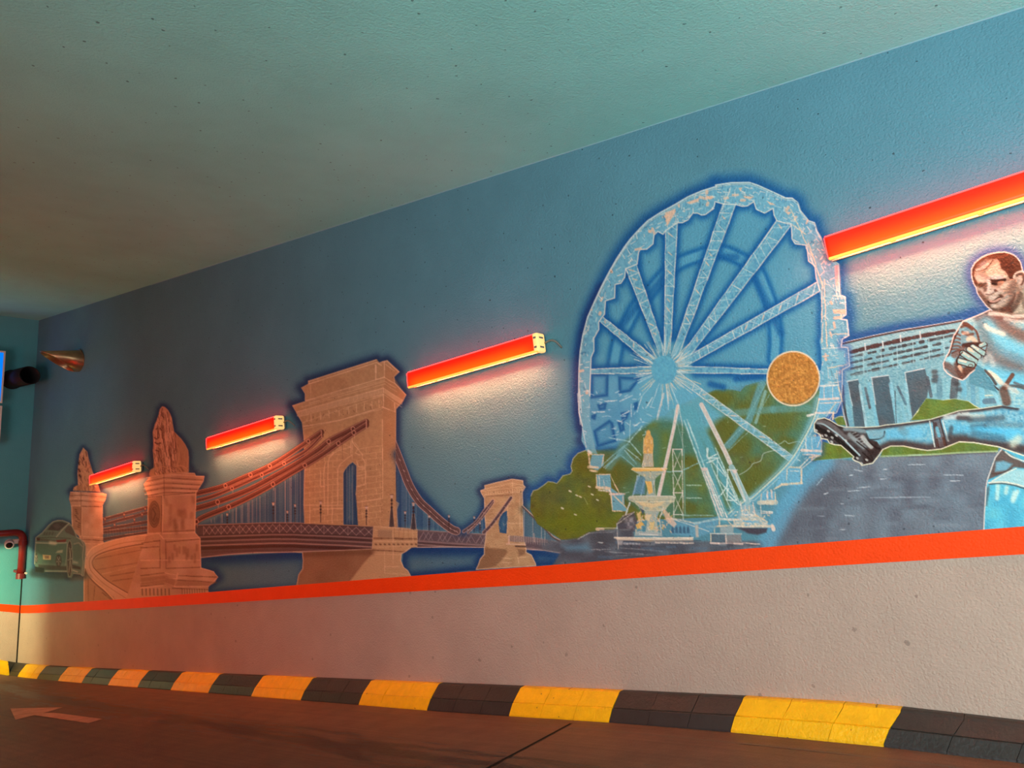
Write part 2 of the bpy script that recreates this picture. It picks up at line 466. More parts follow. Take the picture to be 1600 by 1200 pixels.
# ------------------------------------------------------------------ red wall lamps
def emis(name, color, strength, attr=None):
    m = mat(name, color or (0.8, 0.8, 0.8, 1), 0.3)
    b = m.node_tree.nodes['Principled BSDF']
    if attr:
        a = m.node_tree.nodes.new('ShaderNodeAttribute'); a.attribute_name = attr
        m.node_tree.links.new(a.outputs['Color'], b.inputs['Emission Color'])
        b.inputs['Base Color'].default_value = (0.5, 0.03, 0.01, 1)
        for l in list(b.inputs['Base Color'].links): m.node_tree.links.remove(l)
    else:
        b.inputs['Emission Color'].default_value = color
    b.inputs['Emission Strength'].default_value = strength
    return m
M_GLOW = emis('red_lamp_diffuser', None, 1.0, 'glow')
M_SLOT = emis('fluorescent_tube', (1.0, 0.32, 0.13, 1), 210.0)
M_RIM = emis('lamp_rim_lit', (1.0, 0.50, 0.08, 1), 0.9)
M_RIMT = emis('lamp_rim_red', (1.0, 0.022, 0.02, 1), 9.0)
M_CAP = emis('lamp_end_cap', (1.0, 0.62, 0.22, 1), 0.75)
M_HOUS = mat('lamp_housing_grey', srgb(120, 116, 112), 0.5)
M_DARK = mat('dark_plastic', srgb(28, 26, 25), 0.5)
M_CABLE = mat('grey_cable', srgb(120, 120, 112), 0.6)
LAMP_SHAPES = {}
LH, LL = 0.062, 1.30
def lamp_meshes():
    """shapes of one lamp, X along the lamp (to the right, near end), y out of the wall, z up"""
    X, Y, Z = Vector((-1, 0, 0)), Vector((0, 1, 0)), Vector((0, 0, 1)); O = Vector((0, 0, 0))
    out = []
    h = LL / 2
    bm = bmesh.new()                                     # housing
    add_prism(bm, [(0.018, 0.052), (0.045, 0.058), (0.062, 0.060), (0.062, -0.058), (0.045, -0.058), (0.018, -0.05)], O, X, Y, Z, -h, h - 0.02)
    out.append(('housing', bm, M_HOUS, False))
    # diffuser: rounded front, glow attribute graded from red (top, ends) to orange (bottom)
    prof = [(0.061, 0.056), (0.100, 0.062), (0.116, 0.060), (0.124, 0.052), (0.127, 0.035), (0.128, 0.012), (0.128, -0.012), (0.127, -0.035), (0.125, -0.050), (0.118, -0.057)]
    xs = [-h, -h + 0.02, -h + 0.05, -h + 0.10, -h + 0.2, -0.3, 0, 0.3, h - 0.24, h - 0.14, h - 0.09, h - 0.06, h - 0.04]
    V = [(-x, y, z) for x in xs for y, z in prof]; F = []
    n = len(prof)
    for i in range(len(xs) - 1):
        for j in range(n - 1):
            a = i * n + j; F.append((a, a + n, a + n + 1, a + 1))
    F.append(tuple(range(n)))
    out.append(('diffuser', (V, F), M_GLOW, True))
    bm = bmesh.new()                                     # the tube, seen only from below through the open underside
    add_tube(bm, [(h - 0.03, 0.097, -0.004), (-h + 0.06, 0.097, -0.004)], 0.013, 10)
    out.append(('tube', bm, M_SLOT, True))
    bm = bmesh.new()                                     # clear lower rim
    add_prism(bm, [(0.116, -0.057), (0.128, -0.052), (0.131, -0.055), (0.130, -0.064), (0.122, -0.067), (0.114, -0.063)], O, X, Y, Z, -h, h - 0.01)
    out.append(('rim', bm, M_RIM, False))
    for cx_ in (-0.35, 0.02, 0.36):
        bm = bmesh.new(); add_box(bm, O, X, Y, Z, (cx_ - 0.012, 0.108, -0.070), (cx_ + 0.012, 0.133, -0.056), 0.003, 1)
        out.append(('clip', bm, M_RIM, False))
    bm = bmesh.new()                                     # upper rim
    add_prism(bm, [(0.100, 0.062), (0.118, 0.061), (0.119, 0.066), (0.100, 0.067)], O, X, Y, Z, -h, h - 0.03)
    out.append(('upper_rim', bm, M_RIMT, False)); bm = bmesh.new()
    add_prism(bm, [(-0.057, 0.120), (-0.057, 0.129), (0.055, 0.129), (0.055, 0.120)], O, -X, Z, Y, h, h + 0.004)
    out.append(('end_rim', bm, M_RIMT, False))
    bm = bmesh.new()                                     # end cap with its rounded face and two pin slots
    add_box(bm, O, X, Y, Z, (h - 0.045, 0.040, -0.066), (h, 0.133, 0.068), 0.014, 3)
    out.append(('end_cap', bm, M_CAP, True))
    for z in (-0.032, 0.034):
        for lo, hi in (((h - 0.034, 0.131, z - 0.007), (h - 0.012, 0.1345, z + 0.007)), ((h - 0.002, 0.065, z - 0.006), (h + 0.0015, 0.11, z + 0.006))):
            bm = bmesh.new(); add_box(bm, O, X, Y, Z, lo, hi); out.append(('pin_slot', bm, M_HOUS, False))
    for cx_ in (-0.42, 0.42):
        bm = bmesh.new(); add_box(bm, O, X, Y, Z, (cx_ - 0.03, -0.002, -0.03), (cx_ + 0.03, 0.02, 0.03), 0.003, 1)
        out.append(('bracket', bm, M_DARK, False))
    bm = bmesh.new()
    add_tube(bm, bend([(-h + 0.005, 0.05, 0.0), (-h - 0.05, 0.045, 0.012), (-h - 0.085, 0.04, -0.005), (-h - 0.10, -0.003, -0.05)], 5, 0.03), 0.007, 8)
    out.append(('cable', bm, M_CABLE, True))
    return out
LAMPS = [((1287, 371), (1296, 404.5), None, None, 'red tube lamp above the footballer, nearest and largest of the four'),
         ((642, 580.5), (647, 603), (829, 523), (832, 551), 'red tube lamp between the big bridge tower and the painted wheel'),
         ((322.7, 684.7), (327, 700.8), (428.5, 650), (431, 671), 'red tube lamp above the painted bridge chains, right of the lion'),
         ((139.5, 744.5), (142, 756.5), (208, 721), (209, 737), 'red tube lamp beside the far left lion, smallest of the four')]
first = None
for (tl, bl, tr, br, label) in LAMPS:
    wf = 0.127
    a = [on_wall(*tl, wf), on_wall(*bl, wf)]
    L0 = ((a[0][0] + a[1][0]) / 2, (a[0][1] + a[1][1]) / 2)
    if tr:
        b_ = [on_wall(*tr, wf), on_wall(*br, wf)]
        R0 = ((b_[0][0] + b_[1][0]) / 2, (b_[0][1] + b_[1][1]) / 2)
    else:
        t1, t2 = on_wall(1600, 266, wf), on_wall(1600, 311.6, wf)
        R0 = ((t1[0] + t2[0]) / 2, (t1[1] + t2[1]) / 2)
        ln = math.hypot(R0[0] - L0[0], R0[1] - L0[1]); k = LL / ln
        R0 = (L0[0] + (R0[0] - L0[0]) * k, L0[1] + (R0[1] - L0[1]) * k)
    mid = ((L0[0] + R0[0]) / 2, (L0[1] + R0[1]) / 2)
    ex = (dv * (L0[0] - R0[0]) + Vector((0, 0, L0[1] - R0[1]))).normalized()
    ey = -nv; ez = ex.cross(ey).normalized()
    root = empty('wall_lamp', W(mid[0], 0, mid[1]), label, 'lamp', 'row of red tube lamps')
    root.matrix_world = Matrix((( ex.x, ey.x, ez.x, root.location.x), (ex.y, ey.y, ez.y, root.location.y), (ex.z, ey.z, ez.z, root.location.z), (0, 0, 0, 1)))
    if first is None:
        first = []
        for nm, shp, m, sm in lamp_meshes():
            if nm == 'diffuser':
                o = from_py(nm, shp[0], shp[1], [m], smooth=True)
                g = o.data.attributes.new('glow', 'FLOAT_COLOR', 'POINT')
                cols = []
                for x, y, z in shp[0]:
                    k = min(1.0, max(0.0, (0.030 - z) / 0.078))
                    x = -x; e = min(1.0, (x + LL / 2) / 0.10, (LL / 2 - 0.05 - x) / 0.12); e = max(0.0, e)
                    k = (k ** 1.2) * (0.30 + 0.70 * e)
                    front = 1.0 if y > 0.112 else 0.45
                    top = 26.0 if y < 0.07 else 9.0 * front; cols += [top, (0.004 + 0.15 * k) * front, 0.001, 1.0]
                g.data.foreach_set('color', cols)
            else:
                o = from_bm(nm, shp, [m], smooth=sm)
            if nm == 'end_cap': o['label'] = 'cream end cap'
            if nm == 'diffuser': o['label'] = 'glowing red plastic diffuser'
            first.append(o)
            o.parent = root
    else:
        for o in first:
            c = o.copy(); COL.objects.link(c); c.parent = root

# ------------------------------------------------------------------ pipes, vents, sign and camera at the corner
M_BRONZE = mat('weathered_steel', srgb(176, 142, 104), 0.32, metal=0.85, vary=0.2, vscale=12)
M_BLKM = mat('black_pipe', srgb(34, 31, 30), 0.45, vary=0.25, vscale=30, bump=0.2, bscale=60)
M_VOID = mat('dark_bore', srgb(10, 9, 9), 0.9)
def cut_pipe(name, base, axis, up, r, top, bot, m, label, cat, thick=0.012, seg=28):
    """stub of pipe along axis, its mouth cut aslant between the length at the top and at the bottom"""
    side = axis.cross(up).normalized()
    root = empty(name, base, label, cat)
    V, F = [], []
    for rr in (r, r - thick):
        for k in range(seg):
            t = 2 * math.pi * k / seg; c, s_ = math.cos(t), math.sin(t)
            ln = bot + (top - bot) * (c * 0.5 + 0.5)
            V.append(up * (c * rr) + side * (s_ * rr) - axis * 0.02); V.append(up * (c * rr) + side * (s_ * rr) + axis * ln)
    n2 = 2 * seg
    for k in range(seg):
        a, b_ = 2 * k, 2 * ((k + 1) % seg)
        F.append((a, b_, b_ + 1, a + 1)); F.append((n2 + a, n2 + a + 1, n2 + b_ + 1, n2 + b_)); F.append((a + 1, b_ + 1, n2 + b_ + 1, n2 + a + 1))
    tube = from_py('tube', V, F, [m], parent=root, smooth=True)
    tube.data.polygons.foreach_set('use_smooth', [True] * len(tube.data.polygons))
    bm = bmesh.new(); add_tube(bm, [-axis * 0.01 , axis * 0.004], r - thick * 0.8, seg)
    from_bm('back_plate', bm, [M_VOID], parent=root)
    bm = bmesh.new(); add_tube(bm, [-axis * 0.005, axis * 0.012], r * 1.10, seg)
    from_bm('flange', bm, [m], parent=root)
    return root
u_, z_ = on_wall(124.5, 564)
rc = 0.155
cut_pipe('vent_pipe', W(u_, 0, z_), (-nv - Vector((0, 0, 0.13))).normalized(), Vector((0, 0, 1)), rc, 0.50, 0.07, M_BRONZE, 'bronze-coloured vent pipe with a slanted mouth high on the mural wall', 'vent')
s_, z_ = on_end(19, 593)
cut_pipe('drain_pipe', E_(s_, 0, z_), (-dv * 1.0 + Vector((0, 0, 0.02))).normalized(), Vector((0, 0, 1)), 0.137, 0.74, 0.80, M_BLKM, 'black pipe stub with an open mouth beside the blue sign', 'pipe')

M_SBLUE = mat('sign_blue_glow', srgb(8, 120, 255), 0.35, emit=srgb(0, 130, 255), estr=0.85)  # blue panel colour plus an added glow of its own
M_SWHITE = mat('sign_white_edge', srgb(222, 205, 190), 0.4)
M_SYEL = mat('sign_cream_enamel', srgb(196, 180, 90), 0.4)
def sign(name, tr, br, q, m, label):
    s0, z1 = on_end(*tr, q); s1, z0 = on_end(*br, q)
    sr = (s0 + s1) / 2
    root = empty(name, E_(sr + 0.4, q, (z0 + z1) / 2), label, 'sign'); O = root.location
    ax, ay, az = -nv, -dv, Vector((0, 0, 1)); h = (z1 - z0) / 2
    bm = bmesh.new(); add_box(bm, Vector((0, 0, 0)), ax, ay, az, (-0.4, -0.025, -h), (0.4, 0.0, h), 0.006, 2)
    from_bm('edge', bm, [M_SWHITE], parent=root)
    bm = bmesh.new(); add_box(bm, Vector((0, 0, 0)), ax, ay, az, (-0.372, -0.004, -h + 0.028), (0.372, 0.003, h - 0.028), 0.002, 1)
    from_bm('panel', bm, [m], parent=root)
    for sx in (-0.25, 0.25):
        bm = bmesh.new(); add_box(bm, Vector((0, 0, 0)), ax, ay, az, (sx - 0.02, -q - 0.005, -0.02), (sx + 0.02, -0.024, 0.02))
        from_bm('bracket', bm, [M_DARK], parent=root)
sign('blue_sign', (9, 548.5), (4.3, 630), 0.32, M_SBLUE, 'bright blue sign with a pale edge at the left end')
sign('cream_sign', (3.8, 634), (0.2, 692), 0.32, M_SYEL, 'cream yellow sign hanging below the blue sign')

# red fire pipe
M_RED = mat('red_pipe_paint', srgb(118, 26, 24), 0.35, vary=0.15, vscale=10, spec=0.5)
qp = 0.11
p0 = on_end(-70, 836, qp); p1 = on_end(36.8, 831, qp); p2 = on_end(38.0, 900, qp)
root = empty('fire_pipe', E_(p2[0], qp, p2[1]), 'red painted pipe turning down beside the wall corner', 'pipe')
P = [E_(p0[0], qp, p1[1]) - root.location, E_(p1[0], qp, p1[1]) - root.location, E_(p1[0], qp, p2[1]) - root.location]
bm = bmesh.new(); add_tube(bm, bend(P, 8, 0.13), 0.050, 16); from_bm('pipe_run', bm, [M_RED], parent=root, smooth=True)
bm = bmesh.new(); add_tube(bm, [P[2] + Vector((0, 0, -0.03)), P[2] + Vector((0, 0, 0.05))], 0.064, 16); from_bm('coupling', bm, [M_RED], parent=root, smooth=False)
bm = bmesh.new(); add_tube(bm, [P[1] + Vector((0, 0, -0.20)), P[1] + Vector((0, 0, -0.13))], 0.058, 16); from_bm('coupling', bm, [M_RED], parent=root)
bm = bmesh.new(); add_box(bm, P[2], -nv, -dv, Vector((0, 0, 1)), (-0.10, -0.108, 0.06), (0.07, 0.02, 0.10), 0.004, 1)
from_bm('pipe_clamp', bm, [M_RED], parent=root)
bm = bmesh.new(); add_tube(bm, [P[2] + Vector((0, 0, 0.05)) - dv * 0.05 + nv * 0.045, P[2] + Vector((0, 0, 0.05)) - dv * 0.085 + nv * 0.045], 0.016, 10)
o = from_bm('valve_stem', bm, [M_SWHITE], parent=root); o['label'] = 'small pale valve stem'

# small round camera and its junction box
M_WHT = mat('white_plastic', srgb(214, 208, 204), 0.4)
s_, z_ = on_end(14.3, 848.5)
root = empty('security_camera', E_(s_, 0, z_), 'small white round camera with a dark lens under the red pipe', 'camera')
ax = (-dv - nv * 0.25 - Vector((0, 0, 0.25))).normalized()
bm = bmesh.new(); add_tube(bm, [ax * -0.03, ax * 0.05, ax * 0.095, ax * 0.10], [0.062, 0.062, 0.060, 0.052], 24); from_bm('body', bm, [M_WHT], parent=root, smooth=False)
bm = bmesh.new(); add_tube(bm, [ax * 0.098, ax * 0.106, ax * 0.112], [0.045, 0.043, 0.03], 24); o = from_bm('lens', bm, [M_DARK], parent=root); o['label'] = 'dark camera lens'
bm = bmesh.new(); add_tube(bm, [ax * 0.111, ax * 0.116], [0.018, 0.012], 16); from_bm('lens_glass', bm, [mat('lens_glass', srgb(60, 20, 26), 0.1)], parent=root)
s2, z2 = on_end(25.5, 845.5)
bm = bmesh.new(); add_box(bm, Vector((0, 0, 0)), -nv, -dv, Vector((0, 0, 1)), (-0.055, -0.003, -0.036), (0.055, 0.05, 0.036), 0.008, 2)
root2 = empty('junction_box', E_(s2, 0, z2), 'small cream junction box right of the round camera', 'box')
from_bm('box_body', bm, [mat('cream_plastic', srgb(205, 190, 160), 0.45)], parent=root2)
bm = bmesh.new(); add_box(bm, Vector((0, 0, 0)), -nv, -dv, Vector((0, 0, 1)), (-0.043, 0.049, -0.026), (0.043, 0.054, 0.026), 0.002, 1)
from_bm('box_lid', bm, [M_WHT], parent=root2)
bm = bmesh.new(); add_tube(bm, [E_(s2 + 0.05, 0.012, z2) - root2.location, E_(s2 + 0.075, 0.012, z2 - 0.01) - root2.location], 0.006, 8)
from_bm('cable', bm, [M_CABLE], parent=root2)

# aim the lamp of the lower level at the foot of the end wall
sL = on_end(20, 855)
HL = sL[1] - 0.18
spo.location = E_(2.2, 1.6, HL)
spo.rotation_euler = (Vector(E_(2.2, 0.0, HL - 0.35)) - spo.location).to_track_quat('-Z', 'Y').to_euler()
bm = bmesh.new()                            # unseen hood plate and arm, added to cut off the spot's upper edge
add_box(bm, E_(2.2, 1.6, HL), nv, dv, Vector((0, 0, 1)), (-0.8, -0.4, 0.04), (0.95, 0.35, 0.06))
add_box(bm, E_(2.9, 0, HL), -nv, -dv, Vector((0, 0, 1)), (-0.03, -0.01, 0.062), (0.03, 1.9, 0.10))
tag(from_bm('added_spot_hood', bm, [M_DARK]), kind='structure')
area('light_of_lower_level', E_(3.4, 4.6, ZC + 0.2), E_(0.5, 0.0, ZC + 0.4), 1.2, 1.2, 7.5, (0.55, 0.92, 1.0), math.radians(80))
# ------------------------------------------------------------------ the mural: flat paint on the wall
# The painter keeps a sheet of pigment colours; each cell of the sheet becomes a quad of painted wall. The sheet is laid out
# with the survey coordinates of the photograph and carried on to the wall plane by on_wall().
X0, Y0, X1, Y1 = 40, 262, 1720, 962
GW, GH = X1 - X0 + 1, Y1 - Y0 + 1
sheet = np.zeros((GH, GW, 3), np.float32); sheet[:] = np.array([87, 141, 157], np.float32) / 255
alpha = np.zeros((GH, GW), np.float32)
ident = np.zeros((GH, GW), np.int16)
IDS = [None]                                # (name, parent id, label)
CUR = 0
def part(name, parent=0, label=None):
    global CUR
    IDS.append((name, parent, label)); CUR = len(IDS) - 1
    return CUR
def use(i):
    global CUR
    CUR = i
def _noise(cell, seed):
    r = np.random.default_rng(seed)
    g = r.random((GH // cell + 3, GW // cell + 3)).astype(np.float32)
    yy = np.arange(GH) / cell; xx = np.arange(GW) / cell
    y0 = yy.astype(int); x0 = xx.astype(int); fy = (yy - y0)[:, None]; fx = (xx - x0)[None, :]
    fy = fy * fy * (3 - 2 * fy); fx = fx * fx * (3 - 2 * fx)
    a = g[y0][:, x0]; b = g[y0][:, x0 + 1]; c = g[y0 + 1][:, x0]; d = g[y0 + 1][:, x0 + 1]
    return ((a * (1 - fx) + b * fx) * (1 - fy) + (c * (1 - fx) + d * fx) * fy).astype(np.float32)
NZ = {1: np.random.default_rng(3).random((GH, GW)).astype(np.float32), 3: _noise(3, 4), 8: _noise(8, 5), 20: _noise(20, 6), 50: _noise(50, 7)}
C = lambda *c: np.array(c, np.float32) / 255
WHITE = C(226, 220, 208); CREAM = C(232, 205, 170); PEACH = C(238, 190, 158); TEALW = C(124, 184, 200)
NAVY = C(28, 56, 112); DEEP = C(22, 96, 152); SKY = C(96, 158, 180)

class Cov:
    """coverage of one brush: window of the sheet and an alpha array"""
    def __init__(s, x0, y0, a): s.x0, s.y0, s.a = x0, y0, a
def win(xa, ya, xb, yb):
    xa = max(X0, int(math.floor(xa))); ya = max(Y0, int(math.floor(ya))); xb = min(X1, int(math.ceil(xb))); yb = min(Y1, int(math.ceil(yb)))
    if xb <= xa or yb <= ya: return None
    return xa, ya, xb, yb
def seg_d2(px, py, ax, ay, bx, by):
    dx, dy = bx - ax, by - ay; l2 = dx * dx + dy * dy + 1e-9
    t = np.clip(((px - ax) * dx + (py - ay) * dy) / l2, 0, 1)
    return (px - ax - t * dx) ** 2 + (py - ay - t * dy) ** 2
def line_cov(pts, width, soft=0.0):
    """hard-edged stroke, or an airbrushed one when soft > 0"""
    m = width / 2 + (2.2 * soft if soft else 1.5) + 1
    xs = [p[0] for p in pts]; ys = [p[1] for p in pts]
    w = win(min(xs) - m, min(ys) - m, max(xs) + m, max(ys) + m)
    if w is None: return None
    xa, ya, xb, yb = w
    a = np.zeros((yb - ya + 1, xb - xa + 1), np.float32)
    for i in range(max(1, len(pts) - 1)):
        p, q = pts[i], pts[min(i + 1, len(pts) - 1)]
        s = win(max(xa, min(p[0], q[0]) - m), max(ya, min(p[1], q[1]) - m), min(xb, max(p[0], q[0]) + m), min(yb, max(p[1], q[1]) + m))
        if s is None: continue
        py, px = np.mgrid[s[1]:s[3] + 1, s[0]:s[2] + 1].astype(np.float32)
        d = np.sqrt(seg_d2(px, py, p[0], p[1], q[0], q[1]))
        if soft: c = np.exp(-(np.maximum(d - width / 2, 0) / soft) ** 2)
        else: c = np.clip(width / 2 + 0.5 - d, 0, 1) * min(1.0, width / 0.9)
        v = a[s[1] - ya:s[3] - ya + 1, s[0] - xa:s[2] - xa + 1]
        np.maximum(v, c, out=v)
    return Cov(xa, ya, a)
def poly_cov(pts, soft=1.0, grow=0.0):
    m = soft * 1.5 + max(grow, 0) + 1
    xs = [p[0] for p in pts]; ys = [p[1] for p in pts]
    w = win(min(xs) - m, min(ys) - m, max(xs) + m, max(ys) + m)
    if w is None: return None
    xa, ya, xb, yb = w
    py, px = np.mgrid[ya:yb + 1, xa:xb + 1].astype(np.float32)
    ins = np.zeros(px.shape, bool); d2 = np.full(px.shape, 1e9, np.float32)
    n = len(pts)
    for i in range(n):
        ax, ay = pts[i]; bx, by = pts[(i + 1) % n]
        if ay != by:
            c = ((ay > py) != (by > py)) & (px < (bx - ax) * (py - ay) / (by - ay) + ax)
            ins ^= c
        s = win(min(ax, bx) - m, min(ay, by) - m, max(ax, bx) + m, max(ay, by) + m)
        if s is None: continue
        s = (max(s[0], xa), max(s[1], ya), min(s[2], xb), min(s[3], yb))
        if s[2] < s[0] or s[3] < s[1]: continue
        sl = np.s_[s[1] - ya:s[3] - ya + 1, s[0] - xa:s[2] - xa + 1]
        d2[sl] = np.minimum(d2[sl], seg_d2(px[sl], py[sl], ax, ay, bx, by))
    sd = np.where(ins, 1, -1) * np.sqrt(np.minimum(d2, m * m)) + grow
    return Cov(xa, ya, np.clip(0.5 + sd / max(soft, 1e-3), 0, 1).astype(np.float32))
def put(cov, color, a=1.0, clip=None, keep=False, nz=None, namp=0.0, mark=True):
    """lay pigment: clip limits it to another coverage, nz breaks it up"""
    if cov is None: return
    k = cov.a * a
    if clip is not None:
        cc = np.zeros_like(k)
        xa = max(cov.x0, clip.x0); ya = max(cov.y0, clip.y0)
        xb = min(cov.x0 + k.shape[1], clip.x0 + clip.a.shape[1]); yb = min(cov.y0 + k.shape[0], clip.y0 + clip.a.shape[0])
        if xb <= xa or yb <= ya: return
        cc[ya - cov.y0:yb - cov.y0, xa - cov.x0:xb - cov.x0] = clip.a[ya - clip.y0:yb - clip.y0, xa - clip.x0:xb - clip.x0]
        k = k * cc
    sl = np.s_[cov.y0 - Y0:cov.y0 - Y0 + k.shape[0], cov.x0 - X0:cov.x0 - X0 + k.shape[1]]
    if nz is not None: k = np.clip(k * (1 - namp + namp * 2 * NZ[nz][sl]), 0, 1)
    sheet[sl] = sheet[sl] * (1 - k[..., None]) + np.asarray(color, np.float32) * k[..., None]
    np.maximum(alpha[sl], k, out=alpha[sl])
    if mark and not keep:
        idv = ident[sl]; idv[k > 0.33] = CUR
        idv[(k > 0.02) & (idv == 0)] = CUR
def sp(pts, n=6, closed=False):
    """smooth curve through the points"""
    P = [np.array(p, float) for p in pts]; N = len(P); out = []
    rngi = range(N if closed else N - 1)
    for i in rngi:
        if closed: a, b, c, d = P[i - 1], P[i], P[(i + 1) % N], P[(i + 2) % N]
        else: a, b, c, d = P[max(i - 1, 0)], P[i], P[i + 1], P[min(i + 2, N - 1)]
        for k in range(n):
            t = k / n
            out.append(tuple(0.5 * (2 * b + (c - a) * t + (2 * a - 5 * b + 4 * c - d) * t * t + (3 * b - 3 * c + d - a) * t ** 3)))
    if not closed: out.append(tuple(P[-1]))
    return out
def stroke(pts, w, color, a=1.0, **k): put(line_cov(pts, w), color, a, **k)
def spray(pts, w, soft, color, a=1.0, **k): put(line_cov(pts, w, soft), color, a, **k)
def fill(pts, color, a=1.0, soft=1.0, grow=0.0, **k):
    c = poly_cov(pts, soft, grow); put(c, color, a, **k); return c
def lerp(p, q, t): return (p[0] + (q[0] - p[0]) * t, p[1] + (q[1] - p[1]) * t)
def wob(pts, amp, seed=0):
    r = random.Random(seed); return [(x + r.uniform(-amp, amp), y + r.uniform(-amp, amp)) for x, y in pts]
def sketch(p, q, w, color, a=1.0, n=5, amp=0.6, seed=0, **k):
    """hand-drawn line with pressure: broken up along its length"""
    r = random.Random(seed)
    pts = [lerp(p, q, i / n) for i in range(n + 1)]
    pts = [pts[0]] + wob(pts[1:-1], amp, seed) + [pts[-1]]
    for i in range(n):
        stroke([pts[i], pts[i + 1]], w * r.uniform(0.7, 1.25), color, a * r.uniform(0.6, 1.0), **k)
def halo(pts, color=NAVY, w=3, soft=8, a=0.85, closed=True):
    """dark airbrushed shadow drawn round an outline, on the wall side"""
    spray(list(pts) + ([pts[0]] if closed else []), w, soft, color, a, keep=False)

def outside(cov):
    a = np.ones((GH, GW), np.float32)
    a[cov.y0 - Y0:cov.y0 - Y0 + cov.a.shape[0], cov.x0 - X0:cov.x0 - X0 + cov.a.shape[1]] -= cov.a
    return Cov(X0, Y0, a)
HALO = part('painted_shadow_outline', 0, 'dark blue airbrushed outline glow')
# ---- left half: car, lions, bridge
STONE = C(190, 156, 114); STONE_D = C(150, 112, 78); STONE_L = C(246, 216, 176); LINE_D = C(104, 70, 50)
IRON = C(112, 98, 98); IRON_D = C(72, 58, 58); CHAIN = C(112, 66, 56); CH_L = C(236, 190, 160)

def sx2(x, y): return (x / 5, 700 + y / 5)                      # detail surveys of the left end
def c4(x, y): return (220 + x / 6.667, 600 + y / 6.667)
def c5(x, y): return (220 + x / 6.667, 760 + y / 6.667)
def c6(x, y): return (440 + x / 6.667, 540 + y / 6.667)
def c7(x, y): return (440 + x / 5.4545, 700 + y / 5.4545)
def c8(x, y): return (640 + x / 6.154, 720 + y / 6.154)
def Q(f, pts): return [f(*p) for p in pts]

# outlines
CAR = Q(lambda x, y: (x / 10, 780 + y / 10), [(540, 1010), (548, 780), (562, 600), (660, 525), (700, 480), (760, 410), (830, 352), (900, 330), (980, 332), (1080, 370), (1130, 430), (1170, 510), (1200, 592), (1270, 630), (1320, 680), (1340, 740), (1330, 900), (1310, 1190), (1290, 1200), (1250, 1170), (1150, 1160), (1120, 1230), (1060, 1225), (1050, 1130), (720, 1120), (690, 1150), (560, 1140)])
LION1 = Q(c4, [(225, 235), (250, 242), (280, 270), (305, 315), (320, 355), (330, 420), (345, 500), (380, 535), (420, 575), (460, 630), (490, 690), (498, 760), (495, 918), (95, 955), (90, 935), (100, 900), (140, 872), (138, 800), (128, 690), (135, 640), (128, 500), (150, 420), (165, 390), (190, 320), (200, 265)])
PED1 = Q(c4, [(240, 920), (560, 930), (572, 960), (660, 962), (650, 1012), (610, 1075), (575, 1130)]) + Q(c5, [(575, 60), (562, 480), (615, 540), (625, 850), (700, 870), (760, 890), (800, 945), (770, 1000), (705, 1040), (700, 1200), (0, 1200), (-160, 1200), (60, 500), (72, 490), (75, 110)]) + Q(c4, [(75, 1170), (30, 1045), (72, 990), (100, 960)])
PAR = Q(sx2, [(1160, 672), (1000, 695), (850, 730), (740, 770), (690, 820), (662, 880), (655, 940), (655, 1230), (1240, 1230), (1700, 1200), (1240, 700)])
LION2 = Q(sx2, [(650, 0), (680, 30), (690, 80), (705, 130), (722, 185), (750, 250), (770, 300), (782, 342), (570, 332), (578, 305), (610, 288), (605, 200), (610, 140), (622, 50)])
PED2 = Q(sx2, [(550, 342), (800, 350), (832, 362), (825, 400), (800, 452), (803, 720), (812, 740), (800, 830), (690, 850), (640, 830), (618, 690), (562, 640), (556, 452), (540, 400)])
TOWER = Q(c6, [(990, 145), (1020, 180), (1050, 168), (1100, 155), (1225, 272), (1170, 325), (1180, 390), (1295, 512), (1262, 580), (1190, 660), (1188, 900), (1188, 1190)]) + Q(c7, [(972, 200), (976, 458), (1002, 472), (980, 522), (990, 672), (780, 668), (440, 655), (196, 642), (190, 490), (196, 180)]) + Q(c6, [(235, 980), (215, 800), (180, 742), (115, 625), (245, 582), (245, 500), (208, 440), (278, 402), (280, 370)])
ARCH = Q(c7, [(525, 652), (524, 215), (535, 190), (550, 168), (575, 140), (605, 118), (640, 150), (640, 325), (634, 400), (640, 480), (650, 658)])
PIER = Q(c7, [(782, 664), (960, 672), (1158, 690), (1156, 845), (1100, 850), (1060, 880), (1020, 902), (1014, 960), (1040, 1018), (1075, 1045), (1105, 1100), (1120, 1190), (120, 1190), (146, 1080), (180, 1030), (184, 960), (178, 888), (600, 872), (770, 862)])
DECKL = Q(c5, [(560, 402), (900, 390), (1370, 375), (1600, 376)]) + Q(c7, [(200, 640), (520, 652), (784, 667), (776, 862), (440, 876), (100, 886), (0, 886)]) + Q(c5, [(1590, 684), (1200, 690), (900, 710), (628, 742), (600, 600)])
DECKR = Q(c8, [(68, 662), (400, 686), (760, 708), (940, 718), (1200, 738), (1330, 760), (1480, 790), (1640, 830), (1640, 930), (1480, 892), (1300, 862), (1110, 850), (720, 832), (400, 828), (68, 832)])
TOWER2 = Q(c8, [(722, 238), (850, 205), (985, 176), (1088, 190), (1092, 232), (1112, 252), (1085, 300), (1090, 500), (1094, 726), (1120, 848), (1118, 880), (1170, 905), (1210, 985), (1215, 1010), (640, 1045), (662, 1000), (680, 945), (718, 900), (718, 845), (738, 690), (724, 540), (720, 362), (690, 310), (682, 288), (725, 270)])
SKYL = C(88, 132, 154)

# halo glows first (on the bare blue)
use(HALO)
for o, w, sf, a in ((LION1 + PED1[:6], 4, 7, .8), (LION2, 3, 6, .8), (TOWER, 5, 10, .92), (TOWER2, 4, 8, .9), (CAR, 3, 5, .7), (PED2[:8], 3, 6, .7)):
    halo(o, C(34, 60, 100), w * .7, sf * .8, a * .95, closed=True)
